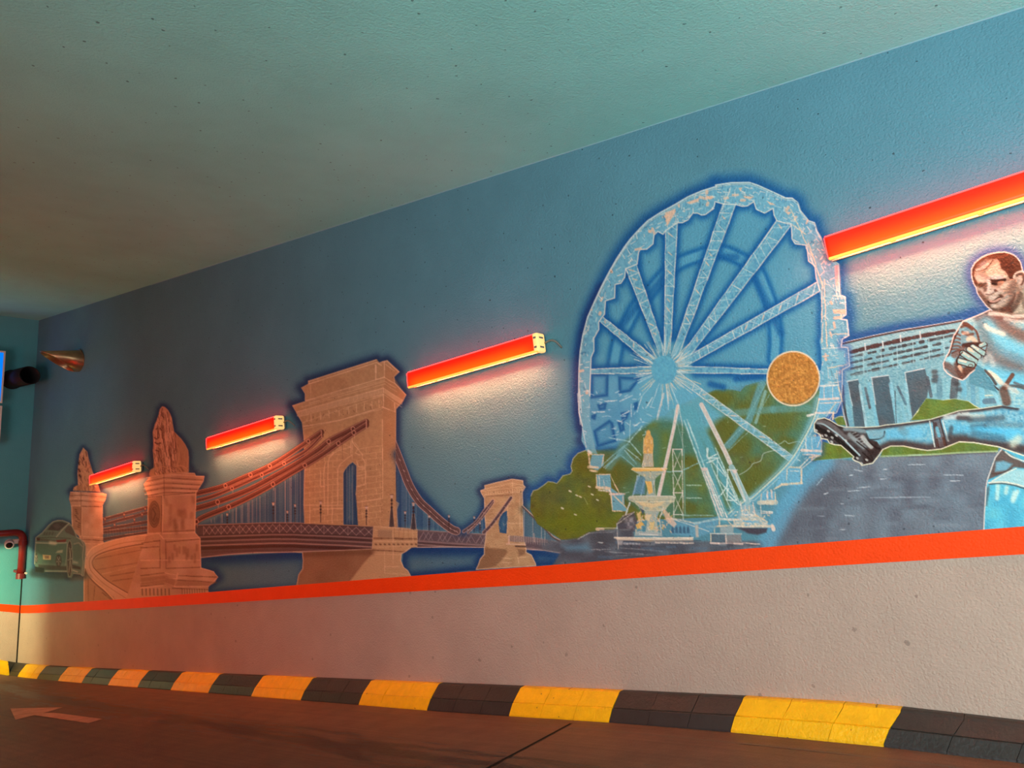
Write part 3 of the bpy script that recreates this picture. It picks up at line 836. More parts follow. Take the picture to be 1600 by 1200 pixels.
# river under the bridge: blue with dark rim below the deck and beside the piers
for poly in (Q(c5, [(628, 742), (1590, 684), (1760, 700), (1740, 860), (1700, 1000), (1690, 1090), (690, 1130), (705, 1040), (800, 945), (760, 890), (625, 850)]),
             Q(c8, [(0, 836), (720, 834), (718, 900), (662, 1000), (640, 1050), (0, 1120), (-60, 1050), (-70, 960), (-60, 880)]),
             Q(c8, [(1120, 850), (1300, 862), (1480, 892), (1560, 930), (1640, 975), (1700, 985), (1210, 1010), (1170, 905)])):
    part('painted_river', 0, 'blue river under the bridge')
    cv = poly_cov(poly, 2)
    put(cv, C(84, 128, 146), 1)
    put(line_cov(poly + [poly[0]], 2, 9), C(18, 62, 116), 0.9, clip=cv)
    put(line_cov(poly[:3], 3, 13), C(16, 66, 124), 0.85, clip=cv)
# hangers zone: darker airbrush behind the suspension rods
use(HALO)
rodz = Q(c5, [(590, 400), (700, 375), (1000, 240), (1300, 80), (1440, -20), (1600, -90)]) + [(476, 733), (476, 817), (307, 820)]
put(poly_cov(rodz, 6), C(52, 92, 128), 0.75, nz=20, namp=.3)

# --- far chains and railings seen between the two pedestals
FARB = part('painted_bridge_railing', 0, 'far railing of the painted bridge')
zone = Q(sx2, [(800, 555), (1160, 460), (1160, 690), (1000, 700), (850, 735), (805, 725)])
fill(zone, C(70, 92, 120), .7, 4)
for k, (a, b) in enumerate([((800, 560), (1160, 462)), ((800, 600), (1160, 505)), ((800, 640), (1160, 575)), ((800, 660), (1160, 622)), ((815, 712), (1150, 662))]):
    p, q = sx2(*a), sx2(*b)
    stroke([p, q], 4.5, C(96, 66, 66), .85); sketch((p[0], p[1] - 2.4), (q[0], q[1] - 2.4), .9, CH_L, .7, 6, .3, k); sketch((p[0], p[1] + 2.4), (q[0], q[1] + 2.4), .8, CH_L, .45, 6, .3, k + 9)
for x, y in ((820, 555), (970, 520), (1135, 475), (895, 600), (1050, 560), (1110, 520)):
    p = sx2(x, y); stroke([(p[0], p[1] - 3), (p[0], p[1] + 4)], 2.4, C(112, 78, 80), .9); stroke([p, p], 2.2, CH_L, .8)
for x in range(815, 1150, 22):
    p = sx2(x, 640 - (x - 815) * .12); stroke([p, sx2(x + 4, 690 - (x - 815) * .1)], .7, CH_L, .25)

# --- deck of the bridge, left span
DECK = part('painted_bridge_deck', 0, 'dark latticed deck of the painted bridge')
cvd = fill(DECKL, C(108, 88, 88), 1, 1.2)
top = Q(c5, [(560, 402), (900, 390), (1370, 375), (1600, 376)]) + Q(c7, [(200, 640), (520, 652), (784, 667)])
def off(pts, dy): return [(x, y + dy) for x, y in pts]
put(line_cov(off(top, 11), 17), C(88, 74, 78), .7, clip=cvd)
for dy, w, col, a in ((0, 1.6, C(198, 164, 148), .9), (2.6, 1.2, IRON_D, .7), (16.5, 1.8, IRON_D, .8), (19, 1.6, C(176, 148, 140), .7), (22.5, 3.2, C(70, 50, 50), .85), (26, 1.4, C(170, 140, 132), .75), (29.5, 3, C(88, 66, 64), .8), (32.5, 1.6, C(190, 156, 144), .8), (37, 5, C(76, 46, 42), .9), (43, 3, C(98, 68, 62), .5)):
    put(line_cov(off(top, dy), w), col, a, clip=cvd)
edge = Q(c5, [(628, 741), (900, 709), (1200, 690), (1590, 684)]) + Q(c7, [(100, 885), (440, 875), (776, 861)])
stroke(edge, 1.4, C(210, 178, 162), .9)
xx = 318.0; i = 0
while xx < 578:                                   # lattice of the parapet
    wd = 9 + 4.5 * (xx - 318) / 260
    def ty(x): return float(np.interp(x, [p[0] for p in top], [p[1] for p in top]))
    y0a, y0b = ty(xx) + 3, ty(xx + wd) + 3
    stroke([(xx, y0a), (xx + wd, y0b + 12.5)], .9, C(196, 176, 172), .62); stroke([(xx, y0a + 12.5), (xx + wd, y0b)], .9, C(196, 176, 172), .62)
    if i % 3 == 0: stroke([(xx, y0a), (xx, y0a + 13)], 1, C(180, 160, 156), .6)
    stroke([((xx + xx + wd) / 2, (y0a + y0b) / 2 + 6), ((xx + xx + wd) / 2, (y0a + y0b) / 2 + 6.5)], 1.8, C(206, 188, 182), .5)
    xx += wd; i += 1
# right span
cvd2 = fill(DECKR, C(112, 100, 104), 1, 1.2)
top2 = Q(c8, [(68, 662), (400, 686), (760, 708), (940, 718), (1200, 738), (1330, 760), (1480, 790)])
for dy, w, col, a in ((0, 1.3, C(214, 190, 176), .9), (9, 12, C(86, 80, 90), .55), (17.5, 1.2, C(168, 150, 150), .7), (20.5, 2.2, C(76, 58, 60), .8), (22.8, 1, C(190, 168, 160), .7), (26.0, 2.4, C(82, 58, 56), .8)):
    put(line_cov(off(top2, dy), w), col, a, clip=cvd2)
stroke(Q(c8, [(68, 832), (400, 828), (720, 832), (1110, 850), (1300, 862), (1480, 892), (1560, 930)]), 1.2, C(222, 200, 184), .9)
for k in range(18):
    x = 655 + k * 7.4; y = float(np.interp(x, [p[0] for p in top2], [p[1] for p in top2])) + 3
    if k % 4 < 3: stroke([(x, y + 12), (x + 7, y + .5)], .9, C(196, 186, 188), .6)
    if k % 3: stroke([(x, y + 1), (x + 6, y + 12)], .8, C(190, 180, 184), .5)
put(line_cov(Q(c8, [(1330, 800), (1640, 890)]), 10, 8), C(96, 112, 124), .7)

# --- suspension rods
ROD = part('painted_bridge_rod', 0, 'suspension rods of the painted bridge')
low = Q(c5, [(600, 395), (700, 360), (970, 235), (1290, 85), (1430, 0)]) + Q(c7, [(0, 300), (190, 180)])
k = 0; x = 330.0
while x < 475:
    y = float(np.interp(x, [p[0] for p in low], [p[1] for p in low]))
    stroke([(x, y), (x + random.uniform(-.3, .3), 816.5)], random.choice([.7, 1, 1.2]), random.choice([C(168, 172, 178), C(196, 180, 172), C(38, 70, 112)]), random.uniform(.35, .8)); x += random.choice([2.2, 3, 4.4, 5.2])
arch_c = poly_cov(ARCH, 1)
# --- the big tower
TW = part('painted_bridge_tower', 0, 'large sandstone bridge tower')
cvt = fill(TOWER, STONE, 1, 1.2)
put(poly_cov(TOWER, 1), C(176, 140, 100), .5, nz=20, namp=.9)
put(poly_cov(TOWER, 1), C(206, 170, 124), .35, nz=3, namp=.9)
put(poly_cov(Q(c6, [(1070, 175), (1220, 270), (1170, 330), (1290, 510), (1190, 660), (1190, 1190), (1050, 1190), (1055, 640), (1075, 330)]), 2), C(182, 138, 96), .5)
put(poly_cov(ARCH, 1.2), C(70, 118, 146), 1)
put(line_cov(ARCH + [ARCH[0]], 2, 7), C(34, 72, 112), .85, clip=arch_c)
for x in (538.5, 542, 546, 550.5, 554, 556.5): put(line_cov([(x, 728), (x + .4, 819)], random.choice([1, 1.6])), random.choice([C(150, 160, 160), C(36, 74, 112), C(168, 160, 140)]), .55, clip=arch_c)
def L6(*p, w=1.0, col=STONE_L, a=.8, s=0):
    pts = Q(c6, p)
    for i in range(len(pts) - 1): sketch(pts[i], pts[i + 1], w, col, a, max(2, int(math.dist(pts[i], pts[i + 1]) / 14)), .35, s + i)
L6((280, 400), (990, 175), (1040, 205), w=1.3); L6((280, 372), (990, 147), w=1.2); L6((980, 205), (980, 345), w=2.2); L6((1070, 170), (1070, 330), (1180, 395), w=1.2)
L6((300, 415), (300, 560), w=.9, a=.5); L6((250, 575), (1070, 330), w=1.3); L6((290, 600), (1075, 370), (1190, 440), w=1, a=.7); L6((210, 640), (1075, 400), (1200, 480), w=1, a=.5)
L6((115, 630), (240, 590), (1075, 355), w=.9, a=.5); L6((1050, 168), (1100, 160), (1222, 275), w=1.3); L6((1085, 195), (1175, 265), w=1, a=.7); L6((1180, 392), (1290, 512), w=1.2, a=.8)
L6((160, 690), (1060, 440), (1262, 570), w=1, a=.7); L6((180, 740), (1060, 505), (1250, 640), w=1, a=.65)
L6((225, 800), (1050, 520), w=1, a=.5); L6((230, 840), (600, 780), (1050, 640), (1185, 690), w=1.2); L6((230, 870), (1050, 660), w=.9, a=.5); L6((1060, 510), (1060, 640), w=1.4, a=.8); L6((1175, 600), (1180, 690), w=1.2, a=.8)
for k in range(58):                                # dentils and frieze
    t = k / 57; p = c6(165 + 895 * t, 712 - 246 * t); stroke([(p[0], p[1] - 3), (p[0], p[1] + 3.4)], 1.1, C(244, 212, 168), .85); stroke([(p[0] + 1, p[1] - 2.5), (p[0] + 1, p[1] + 3)], .6, LINE_D, .45)
for k in range(14):
    t = k / 13; p = c6(1070 + 180 * t, 470 + 118 * t); stroke([(p[0], p[1] - 3), (p[0], p[1] + 3.4)], 1, C(246, 214, 170), .85)
rf = random.Random(5)
for k in range(46):
    t = rf.random(); p = c6(240 + 815 * t, 770 - 178 * t + rf.uniform(-28, 28)); stroke([p, (p[0] + rf.uniform(-2.5, 2.5), p[1] + rf.uniform(-3, 3))], rf.uniform(.8, 1.8), rf.choice([C(222, 190, 144), C(226, 196, 152), LINE_D]), rf.uniform(.35, .7))
for t in (.08, .2, .31, .44, .56, .66, .76, .86, .95):
    p = c6(240 + 815 * t, 765 - 170 * t); stroke([(p[0], p[1] - 5.5), (p[0] + .5, p[1] + 6)], 1, C(240, 208, 164), .75)
# coursing of the shaft and the pointed portal
shaft = poly_cov([(476, 668), (598, 642), (598, 784), (619, 786), (620, 822), (476, 817)], 1)
for k in range(13):
    y = 700 + k * 9.3
    for sgn in (0,):
        pts = [(477, y + 6), (514, y + 2), (536, y)]; put(line_cov(wob(pts, .5, k), .8), C(236, 204, 160), .6, clip=shaft)
        pts = [(559, y + 2), (575, y - 1), (598, y - 4)]; put(line_cov(wob(pts, .5, k + 40), .8), C(236, 204, 160), .65, clip=shaft)
    for x in (484, 500, 507, 527) if k % 2 else (492, 512, 520): put(line_cov([(x, y + 3), (x, y + 11)], .8), C(236, 204, 160), .55, clip=shaft)
    for x in ((566, 588) if k % 2 else (572, 594)): put(line_cov([(x, y - 1), (x, y + 7)], .8), C(236, 204, 160), .6, clip=shaft)
for a in (Q(c7, [(395, 560), (398, 140), (420, 70), (480, 25), (590, -10)]), Q(c7, [(365, 470), (360, 200), (375, 120)]), Q(c7, [(480, 480), (482, 190), (520, 120), (600, 60)]), Q(c7, [(690, 60), (660, 20), (625, -20), (600, -60)]), Q(c7, [(715, 300), (712, 140), (690, 90)]), Q(c7, [(640, 110), (660, 160), (715, 165)])):
    stroke(wob(sp(a, 4), .3, 3), 1, C(240, 208, 164), .8)
for a, b in (((332, 330), (332, 200)), ((332, 330), (370, 330)), ((195, 490), (520, 488)), ((270, 520), (520, 518)), ((640, 460), (862, 430)), ((638, 330), (715, 310)), ((862, 430), (862, 0)), ((590, 60), (590, -60)), ((640, 240), (712, 225)), ((655, 182), (710, 178)), ((240, 500), (240, 640)), ((430, 380), (430, 640)), ((735, 470), (735, 660))):
    sketch(c7(*a), c7(*b), 1.1, C(240, 208, 164), .8, 6, .4, a[0])
L6((540, 1080), (620, 1010), (720, 1060), w=.9, a=.6); L6((500, 1150), (580, 1080), (700, 1130), w=.9, a=.5); L6((760, 1010), (800, 1060), (770, 1120), (850, 1150), w=.9, a=.6); L6((1050, 770), (1050, 1190), w=1.2, a=.7); L6((735, 960), (735, 1190), w=1, a=.6); L6((630, 1000), (635, 1180), w=.9, col=LINE_D, a=.5)
for k in range(40):
    p = (rf.uniform(478, 616), rf.uniform(668, 815)); stroke([p, (p[0] + rf.uniform(-1, 1), p[1] + rf.uniform(4, 18))], rf.uniform(.7, 1.6), rf.choice([C(212, 176, 132), C(160, 122, 84)]), .22, clip=cvt)
stroke(TOWER[1:13], 1.3, C(216, 180, 144), .75); stroke(TOWER[13:17], 1.2, C(224, 190, 152), .8); stroke(TOWER[20:] + [TOWER[0]], 1.3, C(214, 178, 140), .75); stroke(ARCH[:9], 1.1, C(222, 190, 148), .8); stroke(Q(c7, [(195, 180), (190, 490), (196, 642)]), 1.1, C(220, 184, 148), .7)
# pier below the deck
PR = part('painted_bridge_pier', TW, 'sandstone pier of the big tower')
cvp = fill(PIER, C(196, 164, 122), 1, 1.2)
put(poly_cov(Q(c7, [(170, 885), (765, 862), (770, 905), (700, 980), (590, 1125), (540, 1190), (100, 1190), (146, 1080), (182, 1030)]), 3), C(142, 104, 76), .85, clip=cvp, nz=20, namp=.15)
put(line_cov(Q(c7, [(180, 905), (765, 885)]), 3, 4), C(110, 78, 58), .6, clip=cvp)
for a, b, w, d in (((790, 668), (1155, 692), 1.4, 0), ((782, 668), (770, 862), 1.4, 0), ((795, 700), (1150, 720), 1, 0), ((790, 770), (1150, 775), 2.6, 1), ((785, 795), (1150, 800), 1.4, 0), ((780, 845), (1150, 835), 1, 0), ((775, 870), (1060, 884), 2, 1), ((790, 905), (1018, 908), 1, 0), ((875, 880), (880, 1010), 1, 0), ((950, 680), (950, 990), 1.2, 0), ((1120, 700), (1120, 800), 1, 0), ((880, 1010), (1010, 1012), 1.4, 0), ((878, 1010), (880, 1070), 1, 0), ((880, 1068), (1090, 1078), 1, 0), ((1158, 690), (1156, 845), 1.3, 0)):
    sketch(c7(*a), c7(*b), w, LINE_D if d else C(230, 200, 158), .7, 6, .3, a[0] + a[1], clip=cvp)
for x in (960, 1000, 1040, 1080): stroke([c7(x, 690), c7(x, 765)], 1.4, C(170, 132, 94), .5)
fill(Q(c7, [(820, 695), (940, 700), (940, 765), (820, 760)]), C(150, 128, 104), .55, 2)
for x in range(800, 1150, 38): stroke([c7(x, 820), c7(x + 8, 822)], 2.6, C(104, 74, 54), .7)
stroke(Q(c7, [(1100, 850), (1060, 880), (1020, 902), (1014, 960), (1040, 1018), (1075, 1045), (1105, 1100)]), 1.3, C(232, 206, 168), .9); stroke(Q(c7, [(100, 885), (178, 892), (184, 960), (180, 1030), (146, 1080), (130, 1180)]), 1.3, C(220, 186, 146), .8)

# --- chains
CHN = part('painted_bridge_chain', 0, 'grey brown cable right of the big tower')
def chain(pts, w, nodes, col=CHAIN, lc=CH_L, double=True, nr=2.6):
    part('painted_bridge_chain', 0, 'dark red brown chain of the painted bridge')
    pts = sp(pts, 6)
    up = off(pts, -w / 2); dn = off(pts, w / 2)
    stroke(pts, w + 1.5, C(70, 40, 38), .8); stroke(pts, w, col, .95, nz=3, namp=.15)
    for i, q in enumerate((up, dn)): stroke(q, 1.0, lc, .72)
    if double: stroke(off(pts, .4), 1.1, C(70, 40, 38), .8); stroke(off(pts, -.8), .7, lc, .4)
    L = len(pts)
    for t in nodes:
        p = pts[min(L - 1, int(t * (L - 1)))]
        stroke([(p[0], p[1]), (p[0], p[1])], nr * 2.3, col, 1)
        ring = [(p[0] + math.cos(a) * nr, p[1] + math.sin(a) * nr * 1.15) for a in np.linspace(0, 6.283, 11)]
        stroke(ring, .9, lc, .9); stroke([(p[0], p[1]), (p[0], p[1] + .4)], 1.6, C(54, 30, 28), .9)
        stroke([(p[0] + 1, p[1] + nr), (p[0] + 1.2, p[1] + nr + 6)], .9, lc, .6)
ZN = [(307, 771), (500, 688), (572, 660), (572, 680), (480, 760), (307, 826)]
chain([(305, 771.5), (346, 761), (380.5, 746.5), (412, 733), (440, 717.5), (470, 697.5), (502, 675.5)], 7.5, (.2, .4, .57, .9), nr=2.6)
chain([(305, 783), (332, 775.5), (362.5, 763), (397, 747.5), (431.5, 731), (455, 718), (480, 703), (502, 681)], 5.5, (.3, .48, .66), nr=2.3)
chain([(305, 795), (340, 784.5), (389.5, 765), (430, 743.5), (460, 726.5), (497, 703), (513.5, 690), (540, 676), (572, 659.5)], 8.5, (.13, .77, .93), nr=3.0)
chain([(305, 817), (318, 808), (365.5, 788.5), (412, 765), (454.7, 739.5), (497, 714.7), (534, 689), (556, 674), (572, 664)], 8.0, (.05, .24, .42, .58, .74, .86), nr=3.0)
stroke([(502, 673), (503, 684)], 1.2, CH_L, .8); stroke([(572.5, 656), (572.5, 669)], 1.4, CH_L, .9)
def chain2(pts, w):
    part('painted_bridge_chain', 0, 'grey cable of the far bridge tower')
    pts = sp(pts, 6); stroke(pts, w + 2, C(206, 176, 162), .8); stroke(pts, w, C(98, 84, 90), 1); stroke(off(pts, .3), .9, C(60, 48, 52), .8)
    L = len(pts)
    for i in range(2, L - 2, 3): stroke([pts[i], (pts[i][0] + 1.5, pts[i][1] + 1.2)], 1.1, C(196, 178, 176), .6)
# cable of the right span with its airbrushed shadow
use(HALO)
spray(Q(c8, [(-110, -60), (0, 200), (200, 430), (300, 540), (450, 660), (520, 672), (640, 585), (730, 470)]), 3, 8, C(24, 68, 118), .85)
fill(Q(c8, [(-120, -40), (0, 330), (180, 540), (310, 660), (68, 650), (-110, 620)]), C(48, 96, 138), .8, 8)
fill(Q(c8, [(560, 660), (640, 610), (735, 500), (735, 690)]), C(54, 100, 138), .8, 5)
use(ROD)
for k in range(22):
    x = 622 + k * 3.1 + random.uniform(-.6, .6); y = float(np.interp(x, [622, 640, 669, 692], [735, 770, 806, 829]))
    stroke([(x, y), (x, 828)], random.choice([.8, 1.1]), random.choice([C(150, 176, 188), C(30, 74, 122)]), random.uniform(.3, .7))
for k in range(9):
    x = 728 + k * 3.2; stroke([(x, float(np.interp(x, [724, 744, 760], [831, 816, 800]))), (x, 832)], .9, random.choice([C(150, 176, 188), C(34, 78, 122)]), .55)
use(CHN)
pts = sp(Q(c8, [(-200, -260), (-130, -90), (-60, 90), (0, 240), (90, 385), (190, 480), (300, 580), (400, 655), (450, 676)]), 5)
ot = outside(cvt); stroke(pts, 13, C(206, 178, 164), .9, clip=ot); stroke(pts, 11, C(104, 84, 84), 1, clip=ot); stroke(off(pts, -2), 1, C(62, 48, 50), .8, clip=ot); stroke(off(pts, 2), 1.2, C(70, 54, 54), .8, clip=ot); stroke(pts, .9, C(176, 156, 152), .7, clip=ot)
for i in range(1, len(pts), 3): stroke([pts[i], (pts[i][0] + 2, pts[i][1] + 2)], 1.4, C(200, 180, 174), .7, clip=ot)

# --- lamp posts standing on the deck
def post(x, y0, y1, s=1.0, base=False):
    part('painted_lamp_post', 0, 'small dark lamp post on the painted bridge')
    stroke([(x, y0 + 5 * s), (x, y1)], 1.3 * s, C(58, 46, 50), .95)
    if base: fill([(x - 4 * s, y1), (x - 1.4 * s, y0 + 16 * s), (x + 1.4 * s, y0 + 16 * s), (x + 4 * s, y1)], C(70, 66, 72), .9); stroke([(x - 4 * s, y1), (x - 1.5 * s, y0 + 16 * s)], .9, CREAM, .6); stroke([(x + 4 * s, y1), (x + 1.5 * s, y0 + 16 * s)], .9, CREAM, .6)
    fill([(x - 2.2 * s, y0), (x + 2.2 * s, y0), (x + 1.4 * s, y0 + 5 * s), (x - 1.4 * s, y0 + 5 * s)], C(214, 194, 178), .85); stroke([(x - 2.4 * s, y0), (x + 2.4 * s, y0)], 1 * s, C(96, 64, 60), .9)
    for k in range(3): stroke([(x - .8, y0 + (8 + 5 * k) * s), (x + .8, y0 + (8 + 5 * k) * s)], 1.9 * s, C(50, 38, 42), .9)
post(427, 785, 815, .95); post(449, 798, 816, .8); post(461, 788, 816, .8); post(501, 783, 816, 1.0); post(572.5, 791, 820, .9); post(612, 773, 823, 1.1, True); post(633, 799, 824, .8); post(646, 785, 827, 1.1, True); post(670.5, 805, 829, .8); post(355, 802, 818, .8)
post(701.5, 805, 830, .75); post(741, 807, 831, .7); post(750, 816, 833, .6); post(781, 817, 833, .6); post(803, 815, 836, .7); post(833, 817, 838, .6)

# --- the small far tower
T2 = part('painted_far_tower', 0, 'smaller sandstone bridge tower in the distance')
cv2 = fill(TOWER2, C(198, 170, 128), 1, 1.1)
put(poly_cov(TOWER2, 1), C(172, 140, 102), .45, nz=8, namp=.9)
arch2 = Q(c8, [(868, 690), (855, 600), (872, 540), (900, 500), (935, 478), (942, 560), (936, 640), (930, 700)])
ca = fill(arch2, C(62, 114, 148), 1, 1); put(line_cov(arch2 + [arch2[0]], 1, 4), C(34, 74, 116), .7, clip=ca)
fill(Q(c8, [(720, 835), (930, 850), (940, 880), (900, 940), (830, 1010), (760, 1030), (640, 1045), (680, 945), (718, 900)]), C(136, 106, 78), .85, 3)
fill(Q(c8, [(1040, 850), (1110, 855), (1108, 900), (1050, 920)]), C(128, 98, 74), .7, 3)
for a, b, w, d in (((690, 290), (1110, 252), 1, 0), ((725, 270), (985, 215), 1, 0), ((985, 215), (1090, 235), 1, 0), ((720, 330), (1000, 300), 1, 0), ((1000, 300), (1088, 305), 1, 0), ((740, 345), (1000, 325), 1.2, 1), ((990, 180), (990, 330), .9, 0), ((940, 420), (940, 690), 1, 0), ((1060, 340), (1060, 700), 1, 0), ((1085, 310), (1094, 720), 1.2, 0), ((930, 600), (1090, 602), 1.2, 0), ((740, 600), (860, 600), 1, 0), ((960, 720), (955, 790), 1.4, 0), ((890, 935), (980, 940), 1, 0), ((890, 975), (980, 980), 1, 0), ((1040, 930), (1050, 990), 1, 0), ((1050, 930), (1160, 925), 1, 0)):
    sketch(c8(*a), c8(*b), w, LINE_D if d else C(232, 208, 170), .7, 5, .3, a[0] + 3, clip=cv2)
for k in range(16): p = c8(735 + k * 23, 318 - k * 2.5); stroke([(p[0], p[1] - 2), (p[0], p[1] + 1.5)], .9, C(232, 208, 170), .6)
for k in range(26): p = c8(rf.uniform(740, 1080), rf.uniform(360, 700)); put(line_cov([p, (p[0] + rf.uniform(-1, 2), p[1] + rf.uniform(0, 5))], .9), C(228, 204, 164), .5, clip=cv2)
for q in range(7): p = c8(770, 430 + 36 * q); stroke([p, (p[0] + 6, p[1] - 2)], .9, C(226, 200, 160), .5)
stroke(TOWER2 + [TOWER2[0]], 1.2, C(236, 216, 184), .75, clip=None)
use(CHN)
chain2(Q(c8, [(520, 680), (640, 590), (720, 480), (800, 385)]), 3.2); chain2(Q(c8, [(560, 690), (660, 590), (740, 490), (805, 400)]), 1.6); chain2(Q(c8, [(715, 690), (790, 610), (880, 490), (975, 355)]), 4.2)
use(HALO); spray(Q(c8, [(1100, 470), (1200, 560), (1290, 650)]), 3, 6, C(56, 84, 80), .5)
use(ROD); fill(Q(c8, [(1092, 455), (1290, 660), (1400, 745), (1100, 728)]), C(86, 124, 140), .8, 3)
for k in range(16): x = 819 + k * 2.7; stroke([(x, float(np.interp(x, [817, 851, 874], [794, 828, 845]))), (x, 838 + k * .5)], .9, random.choice([C(190, 196, 196), C(50, 96, 132)]), .6)
use(CHN); stroke(sp(Q(c8, [(1088, 442), (1200, 550), (1300, 650), (1380, 735), (1450, 772)]), 5), 3.4, C(92, 84, 84), 1); stroke(sp(off(Q(c8, [(1088, 442), (1200, 550), (1300, 650), (1380, 735), (1450, 772)]), -1.6), 5), 1.1, C(226, 210, 190), .85)
use(DECK); fill(Q(c8, [(950, 720), (1010, 720), (1200, 735), (1330, 760), (1330, 790), (1010, 780), (950, 775)]), C(128, 120, 122), .7, 1.5)
for k in range(14): x = 804 + k * 3.6; stroke([(x, 837 + k * .35), (x, 847 + k * .35)], 1, C(190, 180, 176), .5)
stroke(Q(c8, [(930, 800), (1115, 805)]), 1.6, C(226, 204, 180), .8); stroke(Q(c8, [(1020, 822), (1115, 825)]), 2.2, C(60, 46, 46), .8); stroke(Q(c8, [(1195, 700), (1200, 780)]), 1.4, C(214, 186, 168), .7); stroke(Q(c8, [(955, 725), (955, 795)]), 2.6, C(222, 186, 166), .7)

# --- far pedestal and lion
P2 = part('painted_far_pedestal', 0, 'smaller stone lion on a pedestal at the far left of the mural')
STONE = C(220, 188, 160); STONE_D = C(174, 134, 106)
cvl = fill(PED2, STONE, 1, 1.1); put(poly_cov(PED2, 1), STONE_D, .4, nz=8, namp=.9)
cvL = fill(LION2, C(208, 168, 128), 1, 1.1)
def fur(cv, box, n, ln, cols, seed, dirx=.12, lo=.35, hi=.8, wmax=1.2):
    r = random.Random(seed)
    for k in range(n):
        x, y = r.uniform(box[0], box[2]), r.uniform(box[1], box[3]); l = r.uniform(*ln); b = r.uniform(-1.6, 1.6)
        put(line_cov([(x, y), (x + b + dirx * l * .5, y + l * .5), (x + dirx * l - b * .4, y + l)], r.uniform(.7, wmax)), r.choice(cols), r.uniform(lo, hi), clip=cv)
fur(cvL, (115, 702, 150, 765), 70, (4, 12), [C(246, 206, 162), C(108, 72, 54), C(84, 50, 38)], 5, .12, .45, .95)
for p, q in (((123, 722), (124, 726)), ((123, 733), (125, 737)), ((124, 742), (126, 745)), ((130, 715), (131, 718))): stroke([p, q], 2.2, C(70, 40, 34), .85)
fill(Q(sx2, [(600, 300), (640, 280), (650, 330), (590, 335)]), C(160, 122, 90), .6, 2)
stroke(LION2[:8], 1, C(222, 184, 142), .7)
use(HALO)
use(P2)
for a, b, w, d in (((552, 345), (640, 342), 1.1, 0), ((640, 342), (830, 362), 1.1, 0), ((548, 372), (640, 368), 1.2, 1), ((640, 368), (825, 385), 1.2, 1), ((545, 395), (640, 392), 1, 0), ((640, 392), (820, 408), 1, 0), ((550, 415), (640, 412), 1.4, 1), ((640, 412), (810, 425), 1.2, 1), ((556, 452), (640, 452), 1.2, 0), ((640, 455), (800, 458), 1.4, 1), ((632, 345), (632, 680), 1.1, 1), ((640, 460), (640, 690), .8, 0), ((800, 455), (803, 720), 1, 0), ((560, 455), (566, 640), .9, 0), ((620, 690), (805, 700), 1.1, 0), ((620, 715), (808, 722), 1.3, 1), ((640, 745), (800, 750), 1, 0), ((640, 690), (645, 830), .9, 1)):
    sketch(sx2(*a), sx2(*b), w, LINE_D if d else STONE_L, .75, 5, .3, a[1])
fill(Q(sx2, [(566, 455), (632, 458), (632, 680), (612, 640), (570, 640)]), C(140, 102, 74), .5, 2, clip=cvl)
for k in range(10): p = sx2(rf.uniform(582, 616), 480 + 15 * k); stroke([p, (p[0] + 2.5, p[1] + 1)], 1.6, C(84, 52, 42), .6)
fill(Q(sx2, [(700, 480), (780, 480), (780, 640), (700, 650)]), C(204, 172, 130), .3, 6)

# --- near pedestal, its lion and the curved parapet
P1 = part('painted_lion_pedestal', 0, 'large stone lion on a pedestal in the left of the mural')
cvr = fill(PAR, STONE, 1, 1.2); put(poly_cov(PAR, 1), C(206, 172, 128), .4, nz=20, namp=.9)
def LS(f, a, b, w=1.2, dark=False, al=.75, s=0, cl=None): sketch(f(*a), f(*b), w, LINE_D if dark else STONE_L, al, max(3, int(math.dist(f(*a), f(*b)) / 12)), .3, s + a[0], clip=cl)
inner = Q(sx2, [(1245, 745), (1100, 752), (900, 790), (800, 820), (745, 850), (722, 890), (725, 920), (745, 950), (830, 1030), (950, 1105), (1060, 1165), (1120, 1190)])
put(poly_cov(inner + Q(sx2, [(1260, 1000)]), 2), C(184, 146, 106), .8, nz=20, namp=.2)
put(poly_cov(Q(sx2, [(660, 960), (700, 990), (800, 1090), (900, 1180), (900, 1240), (655, 1240)]), 2), C(170, 134, 98), .7)
stroke(sp(inner, 4), 1.6, LINE_D, .75); stroke(sp(off(inner, 1.8), 4), 1, STONE_L, .5)
outer = Q(sx2, [(1160, 672), (1000, 695), (850, 730), (740, 770), (690, 820), (662, 880), (665, 930), (685, 980), (750, 1050), (820, 1110), (900, 1195)])
stroke(sp(outer, 5), 1.5, STONE_L, .85); stroke(sp(off(outer[6:], 3), 5), 2, LINE_D, .6)
mid = Q(sx2, [(1240, 715), (1000, 735), (860, 770), (760, 815), (705, 860), (700, 920), (720, 970), (800, 1050), (900, 1120), (1010, 1190)])
stroke(sp(mid, 5), 1, C(160, 120, 86), .7)
stroke([sx2(657, 900), sx2(656, 1200)], 1.4, STONE_L, .7)
for a, b in (((690, 1020), (690, 1200)), ((740, 1080), (730, 1190)), ((800, 1130), (880, 1195))): LS(sx2, a, b, 1.6, True, .6)
LS(sx2, (740, 870), (1240, 770), 1.2, True, .6); LS(sx2, (860, 1000), (1240, 940), 1.5, True, .7); LS(sx2, (800, 985), (1240, 880), 1, False, .5); LS(sx2, (880, 1040), (1250, 985), 1.4, True, .6); LS(sx2, (760, 950), (1230, 870), 1.2, True, .5)
cvq = fill(PED1, STONE, 1, 1.2); put(poly_cov(PED1, 1), STONE_D, .45, nz=20, namp=.95); put(poly_cov(PED1, 1), C(208, 176, 132), .3, nz=8, namp=.95)
fill(Q(c5, [(78, 115), (215, 105), (215, 480), (72, 488)]), C(166, 126, 90), .6, 2)
